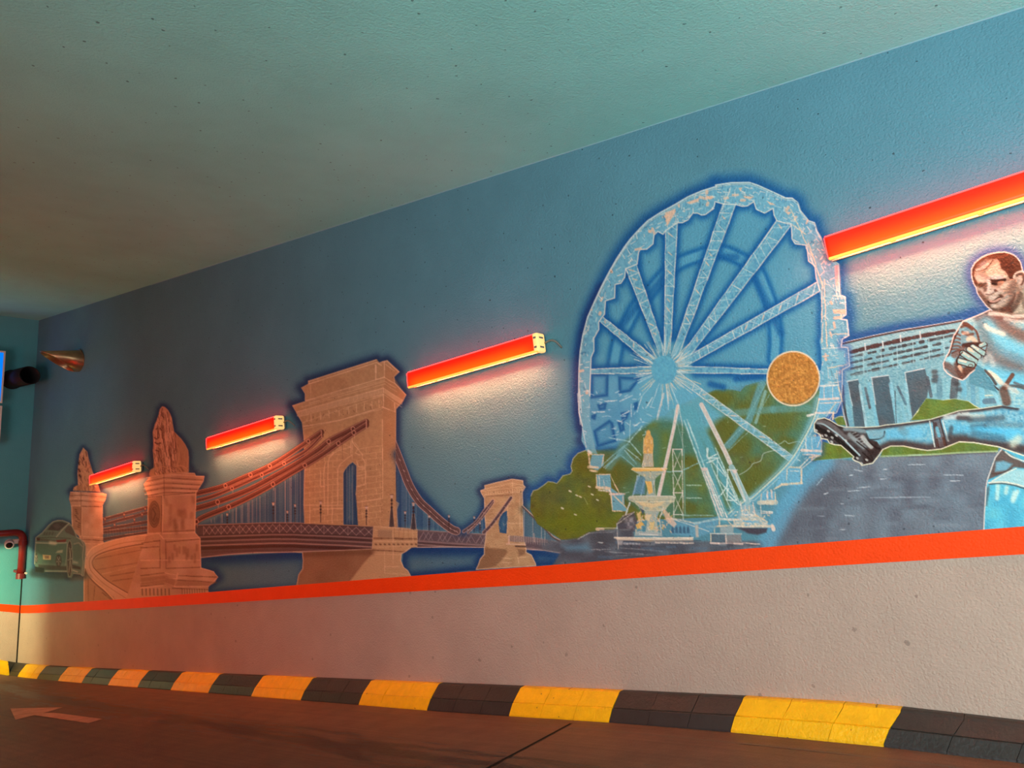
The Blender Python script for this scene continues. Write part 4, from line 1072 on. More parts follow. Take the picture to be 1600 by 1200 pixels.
# cap mouldings
for y0a, y0b, d, w in ((948, 962, 0, 1.3), (985, 1000, 1, 1.4), (1010, 1018, 0, 1.1), (1040, 1050, 1, 1.6), (1062, 1068, 0, 1), (1090, 1098, 1, 2), (1120, 1118, 0, 1.2), (1140, 1134, 1, 1.2), (1170, 1150, 0, 1)):
    e = (y0a - 960) / 210
    LS(c4, (60 if e < .3 else 30 + 40 * max(0, e - .4), y0a + 30), (240, y0a - 8), w, bool(d), .75); LS(c4, (240, y0a - 8), (655 - 80 * max(0, e), y0b), w, bool(d), .75)
LS(c4, (242, 920), (242, 1190), 1.2, True, .6); LS(c4, (225, 960), (555, 932), 1, False, .5); LS(c4, (572, 962), (660, 962), 1.2)
LS(c5, (218, 105), (212, 490), 1.4, True, .8); LS(c5, (230, 100), (226, 470), 1, False, .7); LS(c5, (75, 115), (218, 102), 1.3, True); LS(c5, (232, 95), (575, 65), 1.5, True); LS(c5, (575, 60), (562, 480), 1.3); LS(c5, (232, 472), (562, 458), 1.5, True); LS(c5, (228, 490), (565, 480), 1.1)
LS(c5, (75, 120), (72, 488), 1.1); LS(c5, (70, 490), (215, 485), 1.2)
for a, b, d in (((0, 515), (190, 490), 0), ((190, 490), (232, 545), 0), ((232, 545), (618, 540), 0), ((10, 590), (200, 565), 1), ((265, 580), (615, 548), 1), ((0, 640), (190, 628), 1), ((200, 560), (200, 850), 1), ((258, 560), (262, 850), 1), ((0, 770), (620, 768), 0), ((0, 855), (190, 848), 1), ((265, 855), (628, 842), 1), ((618, 545), (628, 850), 0), ((0, 930), (250, 900), 1), ((250, 900), (390, 930), 0), ((390, 930), (800, 945), 1), ((0, 1000), (260, 965), 0), ((260, 950), (385, 965), 0), ((240, 1000), (350, 1040), 0), ((385, 905), (350, 1040), 0), ((385, 975), (790, 1000), 1), ((0, 1040), (240, 1015), 1), ((350, 1045), (710, 1040), 0), ((0, 1060), (230, 1035), 0), ((330, 1060), (700, 1075), 1), ((625, 850), (760, 890), 0), ((760, 890), (802, 945), 0), ((802, 945), (705, 1040), 0)):
    LS(c5, a, b, 1.4 if d else 1.1, bool(d), .75)
fill(Q(c5, [(0, 950), (250, 930), (380, 980), (345, 1040), (240, 1010), (0, 1030)]), C(140, 102, 74), .45, 3); fill(Q(c5, [(390, 975), (790, 1000), (705, 1035), (360, 1035)]), C(144, 106, 78), .45, 3)
for x in list(range(15, 330, 40)) + list(range(430, 690, 26)): stroke([c5(x, 1070), c5(x + 2, 1130)], 2.4 if x < 330 else 1.4, C(112, 78, 58), .65); stroke([c5(x + 12, 1070), c5(x + 14, 1130)], 1.2, C(212, 176, 132), .4)
med = [(241 + 8.2 * math.cos(t), 803.5 + 20.5 * math.sin(t)) for t in np.linspace(0, 6.283, 25)]
fill(med, C(112, 84, 66), .6, 4); stroke(med, 1.2, C(96, 70, 56), .7)
for r_ in (.55, .8): stroke([(241 + 8 * r_ * math.cos(t), 803.5 + 20 * r_ * math.sin(t)) for t in np.linspace(0.4, 5.4, 16)], 1.1, C(90, 64, 52), .65)
stroke([(239, 795), (243, 803), (240, 812)], 1.6, C(84, 58, 48), .7)
for k in range(14): p = c5(rf.uniform(250, 550), rf.uniform(110, 420)); spray([p, (p[0] + rf.uniform(-1, 2), p[1] + rf.uniform(5, 14))], 1, 2.5, C(132, 92, 66), .3)
for k in range(12): p = c5(rf.uniform(270, 600), rf.uniform(600, 760)); spray([p, (p[0], p[1] + rf.uniform(4, 12))], 1, 1.6, C(126, 86, 62), .35)
stroke(PED1[:13], 1.2, STONE_L, .7)
LN = part('painted_lion', P1, 'seated stone lion')
cvl1 = fill(LION1, C(208, 168, 128), 1, 1.2)
fill(Q(c4, [(345, 500), (420, 575), (490, 690), (496, 915), (360, 920), (380, 760), (350, 640)]), C(190, 150, 110), .7, 4)
fur(cvl1, (240, 640, 274, 735), 320, (8, 24), [C(250, 216, 178), C(132, 92, 70), C(116, 78, 60), C(244, 206, 166), C(236, 198, 158)], 8, .1, .55, 1.0)
fur(cvl1, (272, 690, 294, 735), 36, (6, 18), [C(214, 172, 128), C(130, 90, 66)], 9, .05, .2, .5)
fur(cvl1, (233, 728, 294, 742), 40, (2, 6), [C(214, 172, 128), C(110, 72, 54)], 10, .8)
for pts, w in ((Q(c4, [(155, 470), (175, 462)]), 1.8), (Q(c4, [(200, 460), (212, 480)]), 2.6), (Q(c4, [(140, 555), (165, 575), (180, 560)]), 2.2), (Q(c4, [(150, 610), (175, 625), (205, 615)]), 2.8), (Q(c4, [(155, 690), (190, 700)]), 2), (Q(c4, [(225, 255), (215, 320), (240, 350)]), 1.6)): stroke(sp(pts, 3), w * .8, C(96, 60, 48), .75)
for pts, w in ((Q(c4, [(160, 500), (150, 540), (140, 550)]), 1.3), (Q(c4, [(150, 640), (200, 660)]), 1.6), (Q(c4, [(180, 400), (215, 370), (250, 400)]), 1.4), (Q(c4, [(355, 860), (420, 850), (480, 880)]), 1.3), (Q(c4, [(380, 640), (400, 740), (380, 840)]), 1.3), (Q(c4, [(150, 880), (230, 860), (330, 900)]), 1.3)): stroke(sp(pts, 4), w, C(222, 182, 138), .85)
stroke(LION1 + [LION1[0]], 1.2, C(216, 176, 134), .75)

# --- the car
CARI = part('painted_car', 0, 'grey green sports car seen from behind at the left end of the mural')
cc = lambda x, y: (x / 10, 780 + y / 10)
use(HALO); spray([cc(530, 1150), cc(900, 1180), cc(1290, 1180)], 6, 5, C(52, 58, 56), .7); spray(Q(sx2, [(560, 1030), (700, 1005)]), 2, 3, C(110, 118, 112), .4)
use(CARI)
cvc = fill(CAR, C(104, 124, 112), 1, 1)
fill(Q(cc, [(570, 690), (900, 700), (1040, 690), (1050, 1000), (560, 1000)]), C(84, 112, 98), .8, 3, clip=cvc)
fill(Q(cc, [(1140, 720), (1200, 690), (1260, 740), (1270, 900), (1230, 960), (1150, 940)]), C(88, 112, 100), .8, 2)
fill(Q(cc, [(740, 480), (790, 410), (850, 362), (960, 350), (1060, 380), (990, 440), (920, 495), (830, 488)]), C(70, 66, 66), .95, 1.2)
fill(Q(cc, [(820, 400), (900, 380), (960, 430), (880, 470)]), C(100, 92, 94), .6, 2)
fill(Q(cc, [(1010, 480), (1060, 410), (1110, 420), (1150, 490), (1180, 580), (1090, 545), (1030, 520)]), C(90, 84, 80), .95, 1.2)
fill(Q(cc, [(680, 520), (830, 505), (900, 520), (860, 560), (660, 570)]), C(96, 106, 98), .8, 1.2)
for x in (700, 740, 780, 830): stroke([cc(x, 515), cc(x - 12, 560)], 1, C(60, 60, 58), .7)
stroke([cc(1080, 375), cc(990, 460), cc(880, 590)], 1.4, C(186, 184, 168), .8)
fill(Q(cc, [(570, 605), (625, 610), (620, 650), (580, 650)]), C(74, 44, 44), .95); fill(Q(cc, [(630, 612), (870, 640), (870, 668), (625, 652)]), C(92, 90, 82), .9); fill(Q(cc, [(870, 640), (1040, 625), (1025, 668), (890, 672)]), C(120, 46, 44), .95)
stroke(Q(cc, [(575, 600), (850, 600), (1100, 615)]), 1.3, C(78, 76, 70), .8); stroke(Q(cc, [(560, 680), (800, 690), (1040, 680)]), 1.6, C(176, 172, 156), .8); spray(Q(cc, [(790, 680), (860, 690)]), 2, 2, C(214, 200, 176), .7)
fill(Q(cc, [(668, 868), (798, 875), (795, 948), (672, 940)]), C(214, 194, 140), .95, .8)
for x0_ in (705, 728, 752): stroke([cc(x0_, 890), cc(x0_, 925)], 1.1, C(96, 72, 60), .8); stroke([cc(x0_, 890), cc(x0_ + 12, 892), cc(x0_ + 12, 924), cc(x0_, 925)], .7, C(96, 72, 60), .7)
fill(Q(cc, [(870, 840), (900, 805), (985, 790), (975, 835)]), C(196, 184, 160), .7, 1.5)
def wheel(cx_, cy_, rx, ry, rim=True):
    e = lambda k: [(cx_ + rx * k * math.cos(t), cy_ + ry * k * math.sin(t)) for t in np.linspace(0, 6.283, 22)]
    fill(e(1), C(48, 44, 42), .97); stroke(e(.8), .8, C(168, 160, 144), .6); fill(e(.7), C(84, 80, 74), .9)
    for k in range(5):
        a_ = k * 1.2566 + .3; stroke([(cx_, cy_), (cx_ + rx * .7 * math.cos(a_), cy_ + ry * .7 * math.sin(a_))], .9, C(190, 182, 164), .75)
    stroke([(cx_, cy_), (cx_, cy_ + .3)], 1.4, C(36, 34, 32), .9)
wheel(56.6, 872, 2.6, 7.5); wheel(91.6, 876, 4.6, 9.6)
e = [(108.8 + 4.2 * math.cos(t), 873 + 28 * math.sin(t)) for t in np.linspace(0, 6.283, 30)]
fill(e, C(50, 46, 44), .95); fill([(108.8 + 3.0 * math.cos(t), 874 + 24 * math.sin(t)) for t in np.linspace(0, 6.283, 30)], C(98, 90, 82), .8); stroke(e, .9, C(176, 168, 150), .7)
for a, b in (((1080, 760), (1110, 940)), ((1110, 770), (1090, 940)), ((1060, 950), (1130, 930)), ((1095, 960), (1075, 1140)), ((1100, 960), (1120, 1120))): stroke([cc(*a), cc(*b)], .9, C(186, 178, 158), .75)
fill(Q(cc, [(600, 1020), (870, 1040), (1040, 1050), (1040, 1110), (600, 1100)]), C(72, 64, 56), .8, 2); fill(Q(cc, [(545, 1050), (690, 1080), (690, 1150), (550, 1140)]), C(46, 42, 38), .95, 1.5)
stroke([cc(715, 1125), cc(1040, 1130)], 2, C(190, 184, 164), .7); fill(Q(cc, [(1140, 960), (1220, 980), (1220, 1010), (1140, 1000)]), C(186, 178, 158), .6, 1.2); fill(Q(cc, [(1130, 1020), (1260, 1060), (1260, 1100), (1130, 1080)]), C(60, 54, 50), .85, 1.5); stroke([cc(1140, 1110), cc(1210, 1135)], 1.8, C(196, 188, 170), .7)
stroke(Q(cc, [(1200, 592), (1270, 640), (1310, 720), (1290, 900), (1300, 1000), (1280, 1180)]), 1.3, C(190, 184, 166), .7); stroke(Q(cc, [(1160, 700), (1230, 680), (1290, 740)]), 1.4, C(178, 170, 152), .6)
stroke(CAR[:21], 1.1, C(176, 172, 158), .85); stroke(Q(cc, [(1050, 700), (1040, 900), (1020, 1030)]), 1.2, C(166, 164, 148), .6)
# ---- right half: trees, wheel, fountain, lake, stadium, ball, footballer
def w1(x, y): return (880 + x / 6.667, 270 + y / 6.667)
def w2(x, y): return (1100 + x / 6.667, 270 + y / 6.667)
def w3(x, y): return (880 + x / 6.667, 440 + y / 6.667)
def w4(x, y): return (1100 + x / 6.667, 440 + y / 6.667)
def w5(x, y): return (880 + x / 6.667, 600 + y / 6.667)
def w6(x, y): return (1100 + x / 6.667, 600 + y / 6.667)
def w7(x, y): return (840 + x / 6.667, 700 + y / 6.667)
def w8(x, y): return (1040 + x / 6.667, 700 + y / 6.667)
def f1(x, y): return (1260 + x / 4.706, 360 + y / 4.706)
def f2(x, y): return (1440 + x / 10, 380 + y / 10)
def f3(x, y): return (1440 + x / 10, 480 + y / 10)
def f4(x, y): return (1260 + x / 8.889, 600 + y / 8.889)
def f5(x, y): return (1420 + x / 8.889, 590 + y / 8.889)
def f6(x, y): return (1440 + x / 10, 700 + y / 10)
GREEN = C(98, 118, 42); GREEN_D = C(92, 84, 44); GREEN_T = C(80, 128, 104); GREY = C(112, 120, 130)

OUT = Q(w1, [(160 + 0, 2090)]) and ([w5(200, 440), w5(165, 300), w5(165, 50), w3(160, 1190), w3(165, 900), w3(178, 720), w3(205, 560), w3(255, 370), w3(330, 200), w3(395, 60)] + Q(w1, [(480, 1030), (560, 890), (640, 770), (700, 690), (800, 580), (880, 500), (1020, 410), (1170, 328), (1300, 250), (1440, 190), (1600, 140)]) +
       Q(w2, [(120, 128), (280, 104), (470, 100), (560, 130), (650, 170), (850, 262), (920, 265), (975, 310), (1000, 390), (1090, 500), (1150, 520), (1172, 600), (1215, 670), (1260, 800), (1330, 900), (1400, 950), (1410, 1180)]) +
       Q(w4, [(1415, 140), (1470, 160), (1480, 340), (1420, 390), (1490, 400), (1508, 560), (1440, 600), (1430, 680), (1500, 690), (1516, 880), (1440, 920), (1440, 1060)]) +
       Q(w6, [(1430, 180), (1380, 300), (1350, 310), (1230, 480), (1220, 720), (1180, 750), (1020, 880), (1020, 1040), (820, 1050), (720, 1110), (620, 1190)]) + Q(w8, [(1140, 600), (950, 560), (800, 690), (700, 700), (640, 730), (480, 760), (200, 780)]) + Q(w7, [(1500, 760), (1100, 740), (960, 660), (880, 640), (780, 640), (755, 500), (720, 440), (630, 430), (610, 290), (590, 260), (530, 210), (520, 60), (500, 20)]) + [w5(230, 660), w5(190, 590)])
INN = ([w5(275, 60), w3(275, 1190), w3(285, 940), w3(290, 790), w3(320, 720), w3(320, 590), w3(370, 500), w3(370, 420), w3(430, 340), w3(440, 200), w3(535, 170), w3(540, 30)] +
       Q(w1, [(600, 1150), (640, 1090), (650, 1000), (770, 950), (785, 830), (800, 800), (870, 795), (935, 740), (945, 650), (985, 610), (1040, 640), (1070, 600), (1190, 520), (1240, 520), (1300, 490), (1350, 420), (1400, 420), (1440, 440), (1480, 435), (1570, 370)]) +
       Q(w2, [(70, 390), (105, 350), (115, 300), (150, 310), (200, 325), (330, 330), (400, 350), (450, 345), (520, 300), (545, 380), (630, 420), (720, 370), (730, 440), (760, 500), (910, 540), (918, 690), (950, 740), (1070, 755), (1090, 920), (1155, 970), (1170, 1100)]) +
       Q(w4, [(1205, 90), (1225, 250), (1215, 420), (1220, 560), (1205, 620), (1220, 700), (1225, 850), (1205, 1000)]) + Q(w6, [(1205, 60), (1190, 180), (1155, 320), (1090, 480), (1040, 570), (930, 760), (800, 910), (620, 1075)]) + Q(w8, [(860, 525), (760, 598), (650, 688)]) + [(1110, 806), (1060, 812), (1000, 800), (965, 770), (945, 740), (930, 700), (922, 660)])
WHEEL_ALL = poly_cov(OUT, 1.5); INNER = poly_cov(INN, 1.5)

# wall-side shadow of the wheel
use(HALO)
spray(OUT[:22], 5, 11, C(22, 82, 138), .95); spray(OUT[20:42], 5, 12, C(22, 88, 146), .9); spray(OUT[40:56], 5, 10, C(32, 88, 144), .85)
spray(OUT[:10], 5, 6, C(30, 52, 104), .75); spray([OUT[-1], OUT[-2], OUT[0]], 6, 8, C(32, 56, 106), .8)
# trees
TREE = part('painted_trees', 0, 'olive green trees behind the wheel')
treeL = Q(w7, [(-75, 640), (-70, 500), (-45, 445), (0, 432), (60, 390), (110, 350), (160, 356), (200, 370), (235, 330), (262, 290), (340, 270), (360, 240), (348, 190), (370, 110), (420, 55), (500, 25)]) + [w5(300, 680), w5(380, 690), w5(560, 650), (968, 690), (985, 680), w5(900, 380), w5(960, 345), w5(1060, 330), (1050, 640), (1080, 625), w4(120, 1130), w4(220, 1120), w4(300, 1130), w4(380, 1150), w4(430, 1090), w4(520, 1060), w4(600, 1040), w4(900, 1000), (1278, 600), w6(1205, 60), w6(1190, 180), w6(1155, 320), w6(1090, 480), w6(1040, 570), w6(930, 760), w6(800, 910), w6(620, 1075), w8(650, 688), (1110, 808), (1000, 812), w7(840, 790), w7(800, 850), w7(620, 870), w7(540, 882), w7(415, 952), w7(250, 955), w7(150, 890), w7(0, 790)]
use(HALO); spray(treeL[1:16], 4, 9, C(24, 78, 142), .85)
use(TREE)
cvt_ = fill(treeL, GREEN, 1, 1.6)
put(poly_cov(treeL, 2), C(96, 84, 42), .75, nz=50, namp=.95); put(poly_cov(treeL, 2), C(78, 104, 56), .5, nz=20, namp=.95); put(poly_cov(treeL, 2), C(122, 132, 44), .35, nz=8, namp=.95)
put(poly_cov(Q(w7, [(-60, 700), (400, 640), (800, 760), (600, 860), (400, 960), (100, 860)]), 40), C(108, 122, 26), .7, clip=cvt_)
put(poly_cov(Q(w7, [(-40, 480), (300, 420), (330, 560), (100, 620)]), 30), C(84, 98, 62), .6, clip=cvt_)
put(poly_cov(Q(w7, [(380, 120), (520, 60), (560, 260), (400, 300)]), 20), C(96, 92, 26), .6, clip=cvt_)
put(poly_cov(INN, 4), C(74, 124, 108), .55, clip=cvt_, nz=20, namp=.7)
for cx_, cy_, r_ in ((960, 735, 26), (1000, 720, 16), (1130, 664, 18), (1150, 690, 24), (1210, 655, 26), (1190, 745, 28), (1125, 620, 16), (1170, 640, 20), (1230, 690, 14), (1075, 790, 14), (1080, 720, 12), (1160, 760, 16)):
    spray([(cx_ - r_ * .4, cy_), (cx_ + r_ * .4, cy_ + 4)], r_ * .5, r_ * .55, C(96, 98, 34), .75, clip=cvt_)
put(line_cov(treeL[1:16], 1.1), C(186, 200, 178), .85); stroke(sp(Q(w6, [(370, 945), (440, 905), (490, 860), (510, 830), (590, 800), (610, 740), (640, 715), (740, 690)]), 4), 1.1, C(186, 206, 190), .8)
stroke(Q(w6, [(770, 630), (800, 620), (840, 590), (880, 622), (960, 600), (1020, 605)]), 1.1, C(176, 206, 196), .75)
rt = random.Random(21)
for x, y in ((330, 445), (530, 398), (400, 490), (437, 505), (615, 538), (250, 622), (385, 690), (560, 480), (660, 300), (1535, 290), (1460, 455)):
    p = w7(x, y) if x < 800 else (640 + x / 6.154, 720 + y / 6.154); stroke([p, (p[0] + 2.6, p[1] + 1.2)], 2, C(214, 214, 188), .9)
stroke([w7(487, 520), w7(520, 585)], 1, C(170, 184, 120), .7)
for k in range(46):
    p = (rt.uniform(960, 1230), rt.uniform(640, 800)); put(line_cov([p, (p[0] + rt.uniform(-5, 6), p[1] + rt.uniform(-3, 1))], rt.uniform(.8, 1.6)), C(176, 206, 192), rt.uniform(.25, .6), clip=cvt_)

# lower ground and the lake
LAKE = part('painted_lake', 0, 'grey blue lake behind the footballer')
ground = Q(w7, [(240, 965), (420, 945), (540, 882), (620, 870), (800, 850), (990, 810), (1000, 960)]) + [(1090, 846), (1230, 845), (1250, 860), (1240, 872), (860, 890), w7(250, 1080), w7(120, 1040)]
cg = fill(ground, C(104, 116, 126), 1, 4)
put(poly_cov(ground, 6), C(78, 82, 92), .8, nz=20, namp=.9)
put(poly_cov(Q(w7, [(520, 900), (800, 880), (820, 1010), (560, 980)]), 10), C(76, 78, 84), .8); put(poly_cov(Q(w7, [(250, 1010), (520, 1000), (560, 1070), (300, 1070)]), 10), C(98, 148, 172), .7)
for a, b, al in (((420, 950), (540, 885), .7), ((540, 885), (800, 875), .3), ((560, 1060), (760, 1058), .5), ((700, 1080), (1100, 1105), .45), ((860, 1040), (1300, 1075), .4), ((630, 985), (680, 985), .8), ((820, 1120), (1200, 1110), .3)): sketch(w7(*a), w7(*b), 1.5, C(200, 206, 204), al, 7, .5, a[0])
for k in range(30): p = (rt.uniform(900, 1235), rt.uniform(846, 872)); spray([p, (p[0] + rt.uniform(8, 30), p[1] + rt.uniform(-1, 1))], 1, 1.6, rt.choice([C(70, 74, 84), C(140, 150, 158), C(88, 116, 140)]), .45, clip=cg)
use(LAKE)
lake = [(1300, 718), (1340, 722), f4(1000, 1010), f4(1600, 1000), f5(300, 1080), f5(700, 1058), f5(1230, 1030), (1550, 722), (1543, 749), (1541, 765), (1539, 790), (1537, 835), (1200, 862), (1196, 845), (1216, 815), (1240, 785), (1262, 748), (1280, 726)]
cl_ = fill(lake, GREY, 1, 5); fill(lake[:14] + [(1225, 856), (1250, 790), (1290, 735)], GREY, 1, 1.5)
put(poly_cov(lake, 8), C(92, 96, 108), .7, nz=50, namp=.95); put(poly_cov(lake, 8), C(122, 140, 152), .4, nz=20, namp=.9)
put(poly_cov([(1210, 848), (1255, 765), (1300, 730), (1330, 760), (1280, 850)], 22), C(84, 86, 96), .5, clip=cl_)
lk = lambda x, y: (1200 + x / 4, 680 + y / 4)
for a, b in (((720, 215), (745, 212)), ((880, 185), (985, 182)), ((1100, 248), (1220, 250)), ((1140, 285), (1200, 285)), ((640, 390), (1015, 387)), ((480, 500), (540, 505)), ((310, 505), (350, 506)), ((540, 215), (590, 225)), ((500, 350), (580, 345)), ((305, 312), (340, 270)), ((510, 252), (530, 248)), ((455, 428), (475, 428)), ((700, 275), (740, 272)), ((450, 590), (480, 590)), ((350, 368), (375, 360)), ((560, 330), (640, 322))): sketch(lk(*a), lk(*b), 1.5, C(196, 206, 212), .7, 6, .35, a[0])
for k in range(40): p = (rt.uniform(1240, 1530), rt.uniform(740, 850)); spray([p, (p[0] + rt.uniform(10, 40), p[1] + rt.uniform(-2, 0))], 1.5, 2.5, rt.choice([C(88, 92, 104), C(128, 140, 150)]), .35, clip=cl_)
stroke(wob(Q(f4, [(90, 1070), (300, 1050), (620, 1020)]), .3), 2.2, C(150, 190, 180), .7); stroke(Q(f4, [(80, 1065), (130, 1072)]), 2.4, C(44, 52, 50), .9)
# blue wash at the foot of the wheel on the right
use(LAKE); spray([(1290, 722), (1255, 752), (1228, 790), (1208, 830), (1200, 846)], 12, 10, C(98, 164, 196), .75)
# grass behind the leg
b1 = Q(f4, [(230, 800), (320, 830), (480, 860), (560, 930), (650, 1015), (300, 1045), (100, 1060), (190, 900)]); b2 = Q(f4, [(1060, 920), (1180, 860), (1350, 862), (1600, 905)]) + Q(f5, [(0, 970), (260, 1015), (450, 995), (700, 895), (900, 905), (1250, 965), (1230, 1025), (700, 1050), (300, 1075), (0, 1078)]) + Q(f4, [(1440, 1000), (1030, 1010)])
b3 = Q(f5, [(20, 590), (130, 460), (150, 400), (240, 285), (390, 280), (470, 310), (640, 290), (830, 325), (900, 380), (990, 430), (700, 455), (500, 515), (300, 580)])
b4 = Q(f4, [(380, 480), (450, 450), (500, 450), (560, 575), (440, 565)])
for b in (b1, b2, b3, b4): part('painted_bush', 0, 'green bush beside the stadium'); cb = fill(b, C(118, 138, 46), 1, 1.4); put(poly_cov(b, 2), C(104, 110, 34), .6, nz=8, namp=.9); put(poly_cov(b, 2), C(84, 120, 72), .35, nz=20, namp=.9)
stroke(b3[:10], 1.6, C(222, 220, 176), .9); stroke(Q(f4, [(390, 480), (450, 452), (510, 450)]), 1.3, C(206, 216, 180), .8)
stroke(Q(f5, [(0, 1082), (300, 1070), (700, 1045), (1230, 1025)]), 3, C(176, 196, 150), .75); stroke(Q(f5, [(0, 1100), (300, 1090), (700, 1062), (1200, 1045)]), 2, C(84, 76, 82), .6); stroke(Q(f4, [(1030, 1005), (1440, 990), (1600, 985)]), 2.4, C(170, 196, 160), .7)
# --- stadium
STD = part('painted_stadium', 0, 'teal stadium facade with dark windows')
stad = Q(f1, [(270, 828), (480, 776), (700, 730), (900, 700), (1060, 672), (1150, 655), (1180, 900), (1200, 1130), (1400, 1190)]) + [(1570, 612), f5(1290, 380), f5(990, 425), f5(830, 325), f5(640, 290), f5(470, 310), f5(240, 285), f5(20, 595), f4(1500, 520), f4(1100, 575), f4(800, 610), f4(560, 590), f4(500, 300), f4(440, 0)] + Q(f1, [(190, 1060), (150, 960), (115, 880)])
use(HALO); spray(Q(f1, [(270, 820), (480, 768), (700, 722), (900, 690), (1060, 662), (1150, 640), (1230, 610)]), 5, 9, C(30, 80, 138), .95)
use(STD)
cs_ = fill(stad, C(116, 176, 190), 1, 1.3)
put(poly_cov(stad, 2), C(96, 148, 166), .55, nz=20, namp=.95); put(poly_cov(stad, 2), C(150, 196, 200), .35, nz=3, namp=.95)
roof = Q(f1, [(250, 838), (480, 784), (700, 739), (900, 708), (1060, 681), (1150, 664)])
stroke(off(roof, -1.6), 1.4, C(214, 222, 222), .9); stroke(roof, 2.8, C(70, 46, 44), .95); stroke(off(roof, 8), 9, C(140, 184, 192), .7, clip=cs_)
band = Q(f1, [(330, 895), (480, 855), (640, 820), (850, 775), (1000, 750), (1090, 735)])
for i in range(len(band) - 1):
    for k in range(7):
        p, q = lerp(band[i], band[i + 1], k / 7), lerp(band[i], band[i + 1], (k + .86) / 7)
        put(line_cov([p, q], rt.uniform(4.5, 7.5)), C(74, 50, 48), rt.uniform(.8, .95), clip=cs_)
for x, y in ((430, 850), (690, 790), (835, 765), (560, 835)): p = f1(x, y); stroke([(p[0], p[1] - 4), (p[0] + 1, p[1] + 6)], 2, C(196, 212, 212), .9)
stroke(off(band, 5.5), 1.1, C(170, 196, 196), .7, clip=cs_)
for row in range(4):                               # rows of small dark windows
    for k in range(24):
        t = k / 23; x = 330 + 730 * t; y = 930 - 155 * t + row * (42 + 2 * (1 - t)) ; p = f1(x, y)
        if rt.random() < .2: continue
        w_ = rt.uniform(2.2, 4.6); put(line_cov([p, (p[0] + w_, p[1] - w_ * .22)], rt.uniform(2.8, 5.4)), C(58, 54, 56), rt.uniform(.55, .95), clip=cs_)
for t in (.12, .3, .46, .62, .78, .93):
    x = 330 + 730 * t; stroke([f1(x, 920 - 155 * t), f1(x + 6, 1080 - 165 * t)], 1.6, C(158, 200, 206), .7)
for row in range(1, 4): stroke(Q(f1, [(330, 945 + 40 * row), (700, 868 + 40 * row), (1060, 790 + 40 * row)]), 1.2, C(160, 204, 208), .55, clip=cs_)
for q in (Q(f4, [(560, 0), (740, 0), (800, 300), (830, 590), (670, 590), (640, 300)]), Q(f4, [(905, -90), (1140, -120), (1180, 150), (1240, 560), (1010, 585), (960, 280)]), Q(f4, [(1370, -160), (1640, -215), (1700, 0), (1650, 330), (1560, 500), (1440, 510), (1420, 200)]), Q(f1, [(300, 1110), (378, 1096), (410, 1200), (320, 1210)])):
    cq = fill(q, C(66, 74, 80), .95, 2, clip=cs_); put(poly_cov(q, 2), C(88, 92, 96), .6, nz=8, namp=.95, clip=cs_); put(poly_cov(q, 2), C(70, 104, 120), .4, nz=20, namp=.95, clip=cs_)
    stroke(q[:2], 1.6, C(214, 224, 222), .85); stroke([q[-1], q[0]], 1.6, C(206, 220, 220), .75)
for a, b, w, col, al in (((500, 30), (560, 580), 4, C(70, 72, 78), .7), ((560, 0), (620, 580), 5, C(110, 166, 186), .8), ((740, 20), (830, 580), 4, C(164, 206, 214), .8), ((820, 60), (880, 330), 4, C(78, 74, 80), .7), ((870, 0), (990, 580), 5, C(120, 182, 200), .8), ((1170, 0), (1260, 540), 6, C(130, 190, 206), .8), ((1270, 40), (1380, 280), 4, C(74, 96, 110), .7), ((1380, 0), (1450, 480), 5, C(140, 196, 208), .8), ((1320, 280), (1380, 540), 4, C(124, 182, 198), .7), ((1230, 100), (1250, 540), 2, C(70, 80, 88), .6)):
    stroke([f4(*a), f4(*b)], w, col, al, clip=cs_, nz=8, namp=.3)
for a, b, w, col, al in (((260, 0), (310, 260), 5, C(76, 84, 92), .8), ((420, 40), (430, 260), 9, C(88, 130, 146), .7), ((640, 40), (620, 270), 12, C(82, 88, 92), .85), ((760, 60), (770, 250), 8, C(108, 176, 198), .8), ((880, 0), (900, 380), 7, C(92, 150, 176), .7), ((1000, 60), (1030, 390), 8, C(120, 190, 210), .8), ((1060, 250), (1170, 245), 2, C(214, 220, 196), .8), ((1060, 330), (1200, 320), 9, C(86, 110, 128), .7), ((1100, 20), (1260, 380), 6, C(140, 200, 214), .8)):
    stroke([f5(*a), f5(*b)], w, col, al, clip=cs_, nz=8, namp=.3)
for x, y in ((935, 1040), (940, 1075), (935, 1105), (1100, 1130), (1115, 1170)): p = f1(x, y); spray([p, (p[0] + 3, p[1])], 3, 2.5, C(66, 62, 64), .7)
stroke(Q(f4, [(430, 0), (480, 260), (560, 590)]), 1.6, C(214, 200, 190), .9); stroke(Q(f4, [(455, 0), (510, 260), (585, 580)]), 2.2, C(60, 48, 50), .85)
stroke(Q(f1, [(150, 940), (170, 1020), (225, 1140)]), 4, C(58, 44, 46), .85)

# --- the wheel
WH = part('painted_ferris_wheel', 0, 'large white sketched ferris wheel over blue and green')
put(INNER, C(88, 160, 188), .7, clip=poly_cov([(900, 270), (1330, 270), (1330, 612), (1184, 598), (1164, 602), (1145, 608), (1118, 608), (1080, 625), (1040, 640), (985, 680), (964, 697), (937, 702), (900, 690)], 8))
